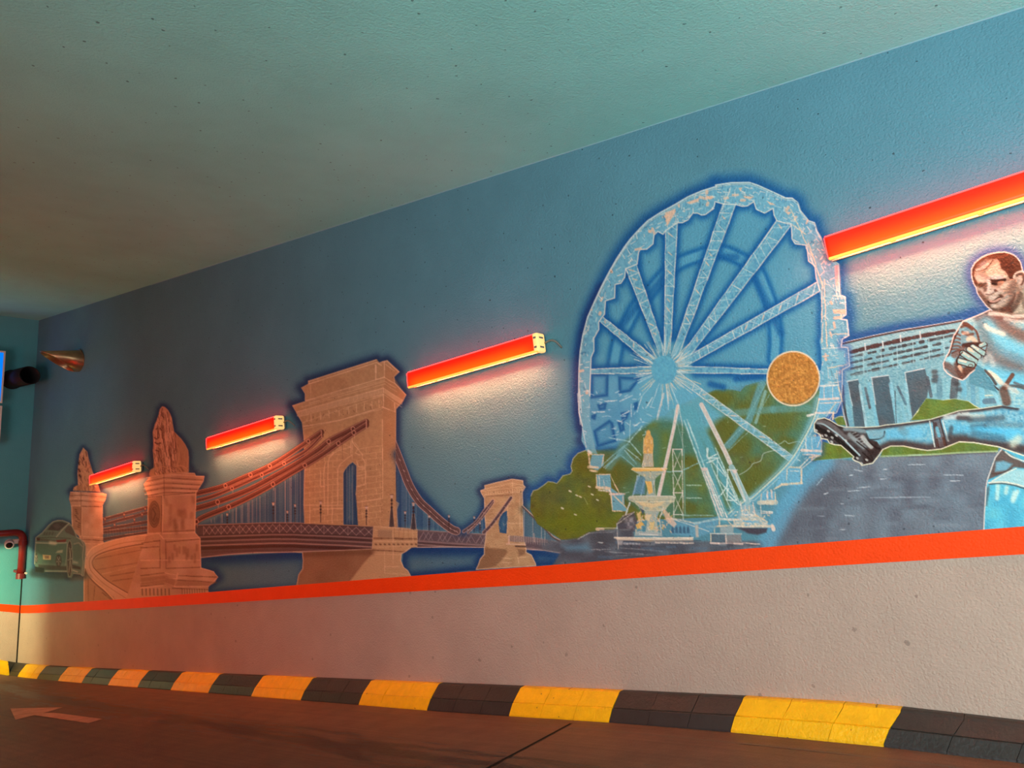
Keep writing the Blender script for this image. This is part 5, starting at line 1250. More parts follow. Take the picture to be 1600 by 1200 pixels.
# ghost of the rear rim and rear struts
GH_ = part('rear_rim', WH, 'blue ghosted rear rim')
ghost = sp([(959, 640), (957, 610), (958, 580), (966, 535), (978, 510), (994, 480), (1012, 460), (1036, 432), (1060, 412), (1090, 400), (1122, 392), (1152, 402), (1180, 420), (1195, 450), (1208, 490), (1212, 530), (1210, 560)], 4)
put(line_cov(ghost, 17, 5), C(20, 98, 158), .9, clip=INNER); put(line_cov(ghost, 8, 3), C(98, 168, 192), .85, clip=INNER)
for a, b in (((1012, 462), (1050, 420)), ((994, 480), (970, 510)), ((1180, 435), (1220, 520)), ((1150, 402), (1110, 400)), ((940, 640), (990, 655)), ((960, 660), (1000, 640)), ((925, 640), (960, 638)), ((970, 640), (940, 690))):
    put(line_cov([a, b], 3, 5), C(20, 92, 152), .7, clip=INNER)
put(line_cov([w6(600, 0), w6(470, 370), w6(250, 640)], 7, 2.5), C(96, 158, 172), .75, clip=INNER); put(line_cov([w6(640, 80), w6(540, 400)], 3, 1.2), C(150, 200, 206), .6, clip=INNER)
for a, b in ((w6(640, 0), w6(450, 360)), (w6(680, 110), w6(590, 270)), (w6(400, 450), w6(210, 640)), (w6(480, 480), w6(250, 700))): sketch(a, b, 1.1, C(150, 200, 206), .6, 6, .4)
for a, b in ((w6(0, 330), w6(270, 290)), (w6(350, 300), w6(720, 265)), (w6(720, 265), w6(1080, 250))): put(line_cov([a, b], 6, 3), C(98, 156, 156), .6, clip=INNER)
SPK = [((923, 577), (923, 584), (1018, 572.5), (1018, 583), 0), ((943, 496), (936, 501), (1024, 560), (1012, 566), 1), ((977, 418), (994, 412), (1030, 551), (1037, 545), 1), ((1040.5, 345), (1058.5, 345), (1038, 550), (1047, 552), 1), ((1130, 318), (1149.5, 319), (1049, 556), (1060, 556), 1), ((1214, 344), (1236, 352), (1057, 566), (1064, 575), 1), ((1276, 441), (1283, 453.5), (1059, 566), (1061, 578), 1), ((1282, 580), (1282, 585), (1060, 572), (1061, 582.5), 0), ((1250, 720), (1232, 720), (1056, 578), (1055, 590), 2)]
hub_c = (1037.5, 578)
for sp_ in SPK[:8]:
    put(poly_cov([sp_[0], sp_[1], sp_[3], sp_[2]], 6, 4), C(18, 98, 160), .0)
    for a, b in ((sp_[0], sp_[2]), (sp_[1], sp_[3])): put(line_cov([a, lerp(a, b, .88)], 3, 6.5), C(16, 88, 150), .88, clip=INNER)
put(line_cov(INN + [INN[0]], 3, 7), C(18, 90, 152), .85, clip=poly_cov([(900, 270), (1300, 270), (1290, 610), (1185, 600), (1100, 612), (1040, 640), (985, 680), (935, 700), (900, 690)], 6))
for pts in ([(1000, 640), (975, 650)], [(1000, 655), (985, 640)], [(930, 622), (950, 622)], [(965, 612), (985, 605), (995, 590)], [(980, 540), (995, 548)], [(1190, 588), (1150, 592)], [(1110, 600), (1130, 605)], [(932, 640), (945, 636)], [(935, 655), (928, 650)], [(928, 672), (950, 655), (962, 680), (960, 698), (933, 699), (928, 672)]):
    put(line_cov(pts, 2, 4.5), C(16, 84, 146), .8, clip=INNER)
# left lower quadrant: light blue lattice with dark-edged openings
put(poly_cov([(908, 585), (1010, 585), (1060, 620), (1012, 662), (962, 698), (930, 700), (910, 688)], 8), C(96, 164, 194), .85, clip=WHEEL_ALL)
put(poly_cov([(1000, 590), (1075, 590), (1130, 650), (1105, 672), (1040, 655), (995, 662)], 12), C(100, 172, 196), .85, clip=INNER)
for hole in ([(923, 584), (951, 584), (950, 619), (923, 623)], [(966, 588), (1002, 590), (985, 612), (967, 615)], [(933, 632), (948, 629), (946, 640), (936, 641)], [(924, 649), (932, 646), (930, 656), (924, 654)], [(927, 673), (952, 656), (958, 661), (963, 690), (933, 699)], [(970, 645), (984, 642), (980, 654), (972, 660)], [(965, 660), (974, 657), (976, 672), (969, 676)], [(990, 630), (997, 627), (996, 640), (991, 641)]):
    hc = poly_cov(hole, 3); put(hc, C(78, 148, 184), .6); put(line_cov(hole + [hole[0]], 2, 4), C(18, 86, 148), .9, clip=hc)
rw = random.Random(77)
for i, (a0_, b0_, a1_, b1_, kind) in enumerate(SPK):
    sid = part('spoke', WH)
    q = [a0_, b0_, b1_, a1_]
    put(poly_cov(q, 1.6), C(112, 174, 194), .85, nz=3, namp=.3)
    sketch(a0_, a1_, 1.5, WHITE, .9, 16, .5, i); sketch(b0_, b1_, 1.5, WHITE, .85, 16, .5, i + 30)
    if kind: sketch(lerp(a0_, b0_, .22), lerp(a1_, b1_, .25), .9, C(206, 206, 196), .6, 14, .6, i + 60)
    n = int(math.dist(a0_, a1_) / 17) if kind else 0
    for k in range(n):
        t0, t1 = (k + .1) / n * .85, (k + 1) / n * .85
        A, B = lerp(a0_, a1_, t0), lerp(b0_, b1_, t1); A2, B2 = lerp(a0_, a1_, t1), lerp(b0_, b1_, t0)
        r_ = rw.random()
        if r_ < .55: sketch(A, B, 1.0, C(222, 224, 216), .75, 3, .4, i * 20 + k)
        if .3 < r_ < .85: sketch(B2, A2, 1.0, C(206, 218, 216), .65, 3, .4, i * 20 + k + 7)
        if rw.random() < .5: sketch(A2, B, 1.3, WHITE, .8, 3, .3, i * 20 + k + 13)
        if rw.random() < .25: stroke([lerp(A, B, .3), lerp(A, B, .6)], 2.2, PEACH, .6)
# rim
RIM = part('rim', WH, 'white and peach scribbled outer rim')
rim_c = Cov(WHEEL_ALL.x0, WHEEL_ALL.y0, WHEEL_ALL.a.copy())
ii = INNER; dx0, dy0 = ii.x0 - rim_c.x0, ii.y0 - rim_c.y0
rim_c.a[dy0:dy0 + ii.a.shape[0], dx0:dx0 + ii.a.shape[1]] *= (1 - ii.a)
upper = poly_cov([(890, 260), (1340, 260), (1340, 640), (1275, 655), (1240, 725), (1150, 800), (1300, 830), (900, 700)], 3)
put(rim_c, C(116, 176, 196), .9, clip=upper, nz=3, namp=.2)
stroke(OUT[:46], 2.0, C(214, 222, 218), .9); stroke(off(OUT[8:40], 3.2), 1.0, C(206, 214, 210), .7); stroke(INN[:54], 1.7, WHITE, .85)
put(line_cov([(x + 2, y + 2) for x, y in OUT[3:40]], 1.0), C(160, 170, 160), .6)
ry, rx = np.nonzero(rim_c.a > .8)
sel = rw.sample(range(len(ry)), 560)
for k, j in enumerate(sel):
    x, y = rx[j] + rim_c.x0, ry[j] + rim_c.y0
    if y > 640 and x < 1260: continue
    ang = math.atan2(y - 578, x - 1095) + (math.pi / 2 if rw.random() < .6 else 0) + rw.uniform(-.35, .35)
    ln = rw.uniform(2, 9); p, q_ = (x, y), (x + math.cos(ang) * ln, y + math.sin(ang) * ln)
    c_ = rw.random()
    if c_ < .10: put(line_cov([p, q_], rw.uniform(2.5, 5)), PEACH, .75, clip=rim_c)
    elif c_ < .18: put(line_cov([p, q_], rw.uniform(1.5, 3)), C(66, 128, 160), .7, clip=rim_c)
    else: put(line_cov([p, q_], rw.uniform(.8, 1.6)), rw.choice([WHITE, C(226, 214, 200), C(196, 214, 214)]), rw.uniform(.5, .95), clip=rim_c)
for pts in (Q(w1, [(1280, 310), (1420, 260), (1410, 300), (1320, 325)]), Q(w1, [(1060, 420), (1170, 370), (1170, 410), (1080, 560)]), Q(w1, [(880, 600), (930, 590), (920, 630), (890, 625)]), Q(w1, [(1490, 240), (1560, 250), (1550, 270), (1500, 270)]), Q(w2, [(20, 240), (100, 260), (60, 280), (25, 270)]), Q(w2, [(410, 240), (520, 250), (480, 275), (420, 260)]), Q(w2, [(650, 290), (740, 330), (690, 335)]), Q(w2, [(360, 160), (400, 150), (380, 195)]), Q(w2, [(840, 400), (910, 410), (880, 440)]), Q(w4, [(1340, 290), (1480, 290), (1470, 340), (1350, 330)])): fill(pts, PEACH, .85, 1.5)
for a, b in ((w4(1255, -20), w4(1265, 400)), (w4(1235, 0), w4(1225, 420)), (w4(1270, 420), w4(1280, 690)), (w4(1240, 430), w4(1225, 640)), (w2(1080, 700), w2(1240, 1190)), (w2(1060, 760), w2(1150, 980)), (w2(900, 380), w2(1130, 870)), (w2(920, 540), w2(1060, 640)), (w2(280, 150), w2(180, 400)), (w4(1385, 0), w4(1380, 140)), (w4(1340, 550), w4(1500, 545)), (w4(1430, 340), w4(1420, 390)), (w4(1340, 150), w4(1470, 160)), (w4(1420, 600), w4(1430, 690)), (w4(1230, 700), w4(1500, 680)), (w4(1300, 900), w4(1516, 860)), (w4(1230, 1080), w4(1430, 1040)), (w4(1380, 930), w4(1420, 1190))): sketch(a, b, 1.6, CREAM if rw.random() < .5 else WHITE, .85, 10, .7, int(a[0]))
fill(Q(w2, [(1360, 960), (1400, 960), (1400, 1180), (1370, 1170)]), C(238, 168, 158), .7, 2)
use(HALO); spray(OUT[44:56], 3, 5, C(40, 70, 150), .45); use(RIM)
stroke(OUT[40:58], 1.4, C(214, 206, 200), .8)
# lower right part of the rim
use(RIM)
low_ = Q(w6, [(1200, 150), (1160, 320), (1090, 480), (1040, 570), (930, 760), (800, 910), (620, 1080), (500, 1190)]) + Q(w8, [(860, 530), (760, 600), (650, 690)])
spray(off(low_, 3), 9, 5, C(112, 176, 196), .6)
sk = sp(low_, 4)
stroke(sk, 2.2, C(214, 216, 190), .85); stroke([(x + 4, y + 3) for x, y in sk], 1.2, C(196, 214, 214), .7); stroke([(x - 3, y - 2) for x, y in sk[::2]], .9, C(206, 222, 210), .4)
# hub
HUB = part('hub', WH, 'plain blue hub disc')
hub = [(hub_c[0] + 19.5 * math.cos(t), hub_c[1] + 22 * math.sin(t)) for t in np.linspace(0, 6.283, 40)]
for k in range(90):
    a_ = rw.uniform(0, 6.283); r0, r1 = rw.uniform(17, 24), rw.uniform(30, 62)
    if -.3 < math.sin(a_) < .3: r1 *= .8
    p = (hub_c[0] + r0 * math.cos(a_), hub_c[1] + r0 * 1.1 * math.sin(a_)); q_ = (hub_c[0] + r1 * math.cos(a_ + rw.uniform(-.06, .06)), hub_c[1] + r1 * 1.08 * math.sin(a_))
    use(WH); sketch(p, q_, rw.uniform(.8, 1.6), rw.choice([WHITE, CREAM, C(196, 220, 222)]), rw.uniform(.45, .9), 4, .5, k)
use(HUB); fill(hub, C(102, 178, 200), 1, 1.5); put(poly_cov(hub, 2), C(84, 158, 190), .4, nz=3, namp=.95)
# legs, lattice masts and cabins
LEG = part('support_leg', WH, 'pale support legs')
def legpoly(pts, w, col, al=.95): stroke(pts, w, col, al, nz=3, namp=.12); stroke([(x - w / 2, y) for x, y in pts], 1, C(206, 220, 216), .8); stroke([(x + w / 2, y) for x, y in pts], 1, C(206, 220, 216), .75)
use(WH)
for pts, w in (([(1068, 640), (1090, 690), (1108, 740), (1130, 808)], 15), ([(1080, 640), (1110, 700), (1145, 780), (1158, 806)], 9)): spray(pts, w * .6, 4.5, C(92, 164, 178), .9)
for a, b in ((w8(370, 200), w8(560, 730)), (w8(430, 210), w8(640, 720)), (w8(390, 215), w8(590, 715)), (w8(415, 210), w8(610, 715)), (w5(1260, 380), w5(1440, 880)), (w5(1290, 370), w5(1480, 880)), (w8(440, 100), w8(700, 680)), (w8(520, 0), w8(780, 600)), (w8(430, 0), w8(440, 100))): sketch(a, b, 2.1, WHITE if a[1] > 725 else C(186, 218, 216), .9, 12, .5, int(a[0]))
stroke([w8(400, 210), w8(575, 700)], 3.2, C(232, 206, 196), .5)
fill([w8(368, 205), w8(432, 205), w8(436, 235), w8(376, 235)], C(224, 196, 186), .8)
for a, b in (((440, 100), (630, 300)), ((540, 110), (540, 320)), ((540, 120), (630, 290)), ((640, 320), (640, 540)), ((550, 330), (740, 545)), ((640, 330), (740, 540)), ((440, 105), (545, 105)), ((550, 105), (430, 155)), ((640, 545), (740, 545)), ((650, 220), (640, 400)), ((640, 400), (550, 520)), ((630, 470), (760, 590)), ((440, 0), (430, 90)), ((490, 490), (525, 490)), ((540, 60), (440, 110)), ((640, 450), (660, 420))): sketch(w8(*a), w8(*b), 1.8, C(212, 228, 222), .9, 6, .4, a[0] + b[1])
use(LEG)
legpoly([(1096, 632), (1115, 670), (1134, 708), (1141, 724)], 6.5, C(214, 200, 190)); legpoly([(1143, 730), (1154, 754), (1168, 784)], 9, C(150, 188, 192)); stroke([(1148, 738), (1164, 782)], 3, C(224, 218, 206), .7)
stroke([w8(640, 230), w8(745, 230)], 1.6, WHITE, .85); fill(Q(w8, [(690, 230), (740, 230), (745, 262), (705, 262)]), C(232, 202, 192), .8)
legpoly([(1059, 634), (1053, 668), (1044, 708), (1035, 748), (1029, 774)], 4.6, C(226, 204, 192)); sketch((1060, 632), (1066, 664), 1.2, WHITE, .8); sketch((1066, 664), (1066.5, 702), 1.0, WHITE, .7); sketch((1062, 640), (1051, 670), 1, WHITE, .6)
sketch((1037, 615), (1027, 655), 2.4, C(206, 206, 202), .75, 6, .6); sketch((1044, 612), (1044, 640), 1.4, C(206, 214, 212), .7); sketch((1053, 640), (1068, 700), 1, C(176, 206, 206), .6)
stroke([w7(1380, 0), w7(1270, 490)], 4.2, C(222, 200, 190), .5)
MST = part('lattice_mast', WH, 'white lattice mast')
for x0_, x1_, ya, yb in ((1051, 1065.5, 702, 804),):
    sketch((x0_, ya), (x0_ + 2, yb + 4), 1.5, WHITE, .9, 12, .3, 1); sketch((x1_, ya), (x1_ + 2, yb + 8), 1.5, WHITE, .9, 12, .3, 2); stroke([(x1_ + 3, ya), (x1_ + 5, yb)], 1.2, C(150, 206, 214), .6)
    for k in range(3):
        a_, b_ = ya + k * 34, ya + (k + 1) * 34
        sketch((x0_ + k * .6, a_), (x1_ + k * .6, b_), 1.1, WHITE, .85, 5, .3, k); sketch((x1_ + k * .6, a_), (x0_ + k * .6, b_), 1.1, WHITE, .85, 5, .3, k + 4); stroke([(x0_ + k * .6, a_), (x1_ + k * .6, a_)], 1.6, C(236, 214, 204), .85)
    stroke([(x0_ + 1, yb), (x1_ + 2, yb)], 1.4, WHITE, .85)
sketch((1068, 734), (1104, 718), 1.6, C(150, 200, 206), .8); sketch((1042, 737), (1066, 737), 1.4, C(150, 200, 206), .8)
use(WH)
for y in (758, 778): sketch((1073, y), (1096, y + .5), 1.6, C(196, 220, 206), .7); 
def cabin(pts, lab=None):
    part('cabin', WH)
    cb = fill(pts, C(112, 176, 204), .85, 1.2); return cb
def K(a, b, w=1.3, col=None, al=.85): sketch(a, b, w * 1.2, col if col is not None else rw.choice([WHITE, CREAM, C(238, 208, 192)]), al, 4, .4, int(a[0] * 3 + a[1]))
cabin(Q(w5, [(300, 735), (425, 735), (420, 850), (360, 900), (270, 870)])); K(w5(260, 700), w5(280, 860), 2.2); K(w5(250, 720), w5(300, 735)); K(w5(300, 735), w5(425, 735)); K(w5(425, 740), w5(400, 850)); K(w5(265, 865), w5(360, 870), 3.6); K(w5(280, 900), w5(350, 910), 2.4); K(w5(260, 690), w5(290, 720), 3)
cabin(Q(w5, [(345, 945), (490, 940), (500, 1080), (600, 1160), (480, 1120), (350, 1070)])); K(w5(345, 945), w5(490, 940), 1.6); K(w5(345, 945), w5(350, 1080)); K(w5(372, 960), w5(380, 1060)); K(w5(350, 1075), w5(480, 1090), 4.2); K(w5(490, 950), w5(590, 1150), 1.4); K(w5(370, 1105), w5(480, 1120), 2); K(w5(420, 1000), w5(430, 1060), 1)
cabin(Q(w7, [(760, 480), (900, 475), (905, 600), (940, 660), (780, 650)])); K(w7(755, 480), w7(905, 478), 2.6, C(238, 206, 190)); K(w7(765, 490), w7(780, 650), 1.8); K(w7(780, 655), w7(880, 660), 1.6); K(w7(800, 500), w7(940, 640), 1.6); K(w7(890, 500), w7(890, 580)); K(w7(960, 570), w7(920, 690), 1.8); K(w7(890, 710), w7(1000, 670), 1.4); K(w7(830, 790), w7(890, 710), 1.3); K(w7(750, 440), w7(770, 480), 2)
for a, b in ((w5(480, 560), w5(690, 600)), (w5(640, 640), w5(400, 850)), (w5(690, 600), w5(440, 880)), (w5(600, 740), w5(740, 860)), (w5(640, 660), w5(800, 790)), (w5(690, 600), w5(810, 740)), (w5(700, 380), w5(690, 590)), (w5(820, 440), w5(690, 600)), (w5(640, 690), w5(760, 830)), (w5(590, 740), w5(420, 870))): K(a, b, 1.5, C(170, 212, 216), .8)
for c_ in ((640, 640, 480, 860), (600, 720, 780, 850)): put(line_cov([w5(c_[0], c_[1]), w5(c_[2], c_[3])], 5, 4), C(98, 164, 176), .5)
for k in range(70):
    x, y = rw.uniform(910, 1015), rw.uniform(612, 690)
    if rw.random() < .65: K((x, y), (x + rw.uniform(-10, 10), y + rw.uniform(-4, 4)), rw.uniform(.8, 1.6), C(186, 214, 222), .6)
for a, b in ((w5(170, 60), w5(190, 300)), (w5(200, 460), w5(240, 660)), (w5(300, 290), w5(430, 290)), (w5(440, 180), w5(560, 170)), (w5(590, 180), w5(720, 120)), (w5(820, 130), w5(770, 290)), (w5(930, 140), w5(860, 250)), (w5(710, 210), w5(710, 340)), (w5(1080, 70), w5(1090, 210)), (w5(1040, 100), w5(980, 340)), (w5(600, 330), w5(690, 280)), (w5(560, 380), w5(620, 400)), (w5(740, 440), w5(800, 400)), (w5(150, 100), w5(180, 420)), (w5(210, 80), w5(270, 70))): K(a, b, 1.4, C(216, 226, 224), .8)
cabin(Q(w6, [(1050, 560), (1215, 540), (1220, 740), (1030, 740), (1060, 690)])); K(w6(1020, 690), w6(1220, 700), 3.2); K(w6(1030, 735), w6(1215, 745), 2); K(w6(1060, 560), w6(1060, 690)); K(w6(1220, 560), w6(1180, 660)); K(w6(1120, 560), w6(1130, 680), 1)
cabin(Q(w6, [(1215, 0), (1410, 20), (1420, 180), (1360, 300), (1170, 320), (1200, 180)])); K(w6(1210, 20), w6(1400, 10), 2); K(w6(1200, 160), w6(1400, 150), 2.6); K(w6(1210, 200), w6(1420, 190), 1.6); K(w6(1160, 300), w6(1350, 300), 2.6); K(w6(1350, 290), w6(1340, 370), 2); K(w6(1380, 190), w6(1310, 280)); K(w6(1400, 30), w6(1440, 180), 1.8); K(w6(1250, 30), w6(1250, 150), 1); K(w6(1340, 20), w6(1340, 140), 1); K(w6(1080, 330), w6(1160, 310), 3)
cabin(Q(w8, [(1210, 240), (1410, 190), (1420, 390), (1210, 385), (1130, 440), (1180, 320)])); K(w8(1210, 380), w8(1420, 365), 3.4); K(w8(1410, 200), w8(1415, 370), 1.6); K(w8(1265, 220), w8(1262, 330)); K(w8(1130, 430), w8(1210, 380), 2); K(w8(1400, 200), w8(1500, 100), 1.8); K(w8(1280, 200), w8(1400, 205), 2); K(w8(1500, 95), w8(1600, 85), 1.6); K(w8(1300, 240), w8(1390, 240), 1)
cabin(Q(w8, [(1000, 470), (1140, 450), (1150, 580), (970, 585)])); K(w8(975, 570), w8(1145, 565), 5.4, C(230, 210, 182)); K(w8(1000, 480), w8(990, 570)); K(w8(1060, 450), w8(1060, 530), 2); K(w8(1100, 440), w8(1110, 520), 2); K(w8(1140, 460), w8(1145, 560)); K(w8(990, 590), w8(995, 710)); K(w8(1000, 660), w8(1110, 668), 2); K(w8(1000, 680), w8(1110, 680), 1.6)
BAS = part('base', WH, 'cream base platform of the wheel')
fill(Q(w8, [(780, 600), (910, 590), (960, 700), (1060, 770), (1070, 810), (690, 810), (780, 700)]), C(172, 194, 196), .75, 3)
fill(Q(w8, [(780, 690), (930, 690), (1060, 770), (1060, 815), (700, 815)]), C(222, 206, 180), .85, 2); put(poly_cov(Q(w8, [(780, 600), (930, 600), (1060, 770), (1060, 815), (690, 815)]), 2), C(140, 176, 186), .5, nz=3, namp=.95)
fill(Q(w8, [(740, 830), (1060, 835), (1050, 880), (960, 905), (860, 890), (790, 855)]), C(70, 62, 72), .9, 3); fill(Q(w8, [(470, 892), (625, 895), (630, 990), (470, 985)]), C(86, 106, 118), .9, 1.4); fill(Q(w8, [(630, 905), (785, 900), (795, 990), (640, 990)]), C(140, 134, 132), .85, 1.6); fill(Q(w8, [(565, 815), (710, 815), (705, 890), (570, 885)]), C(160, 172, 172), .8, 2)
K(w8(430, 820), w8(700, 805), 2.6); K(w8(700, 815), w8(1120, 815), 2.8, C(236, 214, 186)); K(w8(1110, 800), w8(1125, 850), 4, C(238, 214, 196)); K(w8(465, 890), w8(790, 895), 1.6); K(w8(470, 895), w8(470, 985), 1.2); K(w8(628, 900), w8(630, 990), 1.6); K(w8(510, 820), w8(510, 890), 1.4); K(w8(470, 990), w8(800, 1000), 2); K(w8(800, 990), w8(980, 1000), 1.4); K(w8(560, 740), w8(560, 800), 1.8); K(w8(560, 740), w8(780, 745), 3); K(w8(640, 750), w8(690, 800), 1.2); K(w8(780, 560), w8(800, 690), 1.6); K(w8(910, 570), w8(930, 680), 1.6); K(w8(830, 600), w8(830, 680), 1.2); K(w8(870, 600), w8(875, 680), 1.2); K(w8(800, 690), w8(930, 700), 3); K(w8(930, 690), w8(1060, 770), 1.8); K(w8(810, 760), w8(960, 770), 2.4, C(110, 176, 206))
for k in range(60): p = w8(rw.uniform(700, 1060), rw.uniform(640, 815)); K(p, (p[0] + rw.uniform(-3, 5), p[1] + rw.uniform(-2, 2)), 1.3, rw.choice([WHITE, CREAM, C(120, 176, 200)]), .6)
fill(Q(w8, [(60, 770), (300, 780), (560, 750), (540, 800), (480, 880), (320, 930), (60, 900)]), C(100, 160, 186), .8, 3); sketch(w8(60, 730), w8(300, 785), 2.4, C(214, 206, 190), .8); sketch(w8(300, 785), w8(545, 740), 3.2, C(176, 206, 208), .8); sketch(w8(60, 735), w8(450, 870), 1.4, WHITE, .8); sketch(w8(170, 700), w8(500, 705), 2, C(160, 200, 200), .6)
for x in range(60, 260, 40): fill(Q(w8, [(x, 830), (x + 12, 810), (x + 26, 830), (x + 30, 890), (x, 885)]), C(58, 92, 120), .8, 2)
fill(Q(w8, [(305, 800), (340, 800), (345, 930), (315, 930)]), C(214, 190, 168), .7, 2)

# --- the fountain
FT = part('painted_fountain', 0, 'ochre and cream tiered fountain in front of the wheel')
OCH = C(232, 182, 98)
fill(Q(w7, [(820, 790), (880, 720), (1000, 665), (1040, 760), (1010, 870), (960, 860), (840, 850)]), C(78, 74, 82), .9, 3); put(poly_cov(Q(w7, [(900, 740), (1010, 720), (1000, 850), (940, 830)]), 6), C(160, 156, 160), .6, nz=3, namp=.9); sketch(w7(830, 790), w7(1010, 665), 1.3, WHITE, .7); sketch(w7(825, 790), w7(840, 1050), 1.2, WHITE, .8)
for a, b in ((w7(1060, 280), w7(990, 500)), (w7(1040, 290), w7(1000, 480)), (w7(1110, 340), w7(1075, 500)), (w7(960, 570), w7(920, 690))): sketch(a, b, 2, C(190, 210, 214), .85)
fill(Q(w5, [(780, 960), (860, 960), (850, 1150), (720, 1150)]), C(96, 146, 186), .7, 3)
body = Q(w5, [(888, 478), (905, 490), (912, 530), (935, 570), (940, 640), (932, 730), (942, 860), (828, 866), (838, 740), (836, 640), (842, 580), (862, 530), (868, 490)])
cf = fill(body, OCH, 1, 1.2); put(poly_cov(body, 1), C(196, 150, 96), .5, nz=3, namp=.95); fill(Q(w5, [(838, 725), (934, 725), (944, 866), (826, 868)]), C(176, 176, 160), .9, 2, clip=cf); stroke([w5(840, 560), w5(835, 720)], 1.1, C(246, 214, 160), .7); stroke([w5(836, 800), w5(822, 855), w5(838, 868)], 1.3, WHITE, .85)
for k in range(26): p = w5(rw.uniform(845, 930), rw.uniform(560, 860)); put(line_cov([p, (p[0], p[1] + rw.uniform(1, 5))], 1), rw.choice([C(250, 220, 170), C(150, 120, 90), C(206, 214, 206)]), .6, clip=cf)
bowl1 = Q(w5, [(712, 895), (720, 878), (800, 870), (1000, 872), (1082, 880), (1075, 900), (1000, 950), (965, 980), (955, 1000), (860, 1000), (845, 970), (770, 930)])
cb = fill(bowl1, C(166, 178, 164), .95, 1.2); fill(Q(w5, [(712, 893), (725, 874), (1000, 870), (1080, 882), (1060, 905), (760, 912)]), OCH, .95, 1.2); stroke(Q(w5, [(712, 890), (730, 876), (900, 882), (1082, 882)]), 1.3, C(248, 222, 170), .85); stroke(Q(w5, [(1030, 878), (1060, 905)]), 3, C(236, 206, 188), .8)
for k in range(24): p = w5(rw.uniform(770, 1010), rw.uniform(905, 990)); put(line_cov([p, (p[0] + rw.uniform(-3, 3), p[1])], 1.1), rw.choice([CREAM, C(120, 140, 140), C(240, 206, 140)]), .65, clip=cb)
fill(Q(w5, [(855, 1000), (960, 1000), (940, 1080), (955, 1170), (860, 1170), (880, 1090)]), C(160, 182, 178), .9, 1.5); fill(Q(w5, [(850, 1010), (920, 1015), (935, 1130), (890, 1150), (870, 1060)]), OCH, .9, 1.6); stroke([w5(945, 1010), w5(960, 1165)], 1.2, WHITE, .8)
bowl2 = Q(w7, [(945, 525), (960, 505), (1100, 500), (1400, 502), (1435, 520), (1425, 560), (1380, 580), (1340, 630), (1280, 655), (1130, 655), (1060, 620), (1010, 570), (950, 545)])
cb = fill(bowl2, C(206, 196, 158), .97, 1.2); put(poly_cov(bowl2, 1), C(150, 166, 156), .5, nz=3, namp=.95); fill(Q(w7, [(945, 525), (960, 505), (1420, 505), (1430, 525), (1300, 545), (1020, 540)]), C(190, 190, 162), .7, 1.5); fill(Q(w7, [(1020, 550), (1200, 580), (1330, 550), (1290, 600), (1180, 625), (1080, 600)]), C(232, 202, 150), .7, 2)
stroke(Q(w7, [(945, 522), (965, 504), (1100, 500), (1400, 502), (1432, 518)]), 1.4, WHITE, .75); stroke(Q(w7, [(1020, 560), (1200, 560), (1420, 555)]), 1.1, C(240, 226, 190), .7); stroke(Q(w7, [(1060, 625), (1130, 657), (1280, 656), (1340, 632)]), 1.4, WHITE, .7)
fill(Q(w7, [(1110, 660), (1270, 660), (1240, 740), (1260, 890), (1120, 890), (1140, 760)]), C(170, 184, 174), .95, 1.6)
for k in range(70):
    p = w7(rw.uniform(1020, 1400), rw.uniform(665, 900)); put(line_cov([p, (p[0] + rw.uniform(-3, 3), p[1] + rw.uniform(-5, 5))], rw.uniform(1, 2.6)), rw.choice([CREAM, OCH, C(120, 160, 176), C(226, 206, 170), C(238, 192, 156)]), .7)
fill(Q(w7, [(1020, 800), (1080, 765), (1105, 790), (1040, 850)]), OCH, .9, 1.4); fill(Q(w7, [(1030, 690), (1070, 660), (1080, 740), (1060, 780)]), C(238, 200, 140), .8, 1.5); fill(Q(w7, [(1170, 770), (1230, 770), (1220, 860), (1170, 850)]), C(226, 196, 130), .85, 2); fill(Q(w7, [(1110, 700), (1190, 690), (1160, 760), (1120, 750)]), C(236, 208, 160), .8, 1.5)
fill(Q(w7, [(1300, 650), (1330, 640), (1450, 790), (1420, 830), (1340, 760)]), C(240, 196, 168), .75, 2); fill(Q(w7, [(1060, 620), (1110, 650), (1100, 700)]), C(64, 84, 110), .8, 1.5); stroke([w7(1310, 620), w7(1270, 740), w7(1290, 890)], 1.4, WHITE, .8); stroke([w7(1250, 670), w7(1200, 880)], 1.2, C(120, 170, 190), .7)
fill(Q(w7, [(1020, 870), (1290, 880), (1300, 920), (1010, 915)]), C(176, 184, 180), .8, 2); stroke(Q(w7, [(1060, 895), (1100, 900), (1250, 905)]), 1.6, WHITE, .85)
fill(Q(w7, [(800, 925), (1100, 935), (1450, 935), (1620, 930), (1620, 970), (1200, 975), (830, 960)]), C(226, 208, 184), .85, 2); fill(Q(w7, [(1000, 950), (1200, 955), (1180, 975), (1010, 970)]), C(232, 196, 146), .7, 2); sketch(w7(800, 935), w7(1620, 935), 1.6, C(246, 232, 210), .85, 16, .5); stroke(Q(w7, [(880, 968), (1700, 965)]), 1.3, C(70, 72, 82), .7); fill(Q(w7, [(830, 965), (890, 965), (880, 1010), (840, 1010)]), C(206, 196, 190), .6, 2); sketch(w7(900, 995), w7(1060, 1000), 3, C(196, 196, 196), .6); sketch(w7(1230, 985), w7(1620, 990), 2.2, C(222, 206, 190), .75, 12, .6)
stroke(Q(w7, [(620, 845), (680, 848)]), 5, C(226, 196, 164), .85); stroke(Q(w7, [(650, 860), (820, 852), (960, 850)]), 2.6, C(110, 116, 120), .8); stroke(Q(w7, [(640, 835), (830, 835)]), 1.2, C(206, 206, 196), .8)

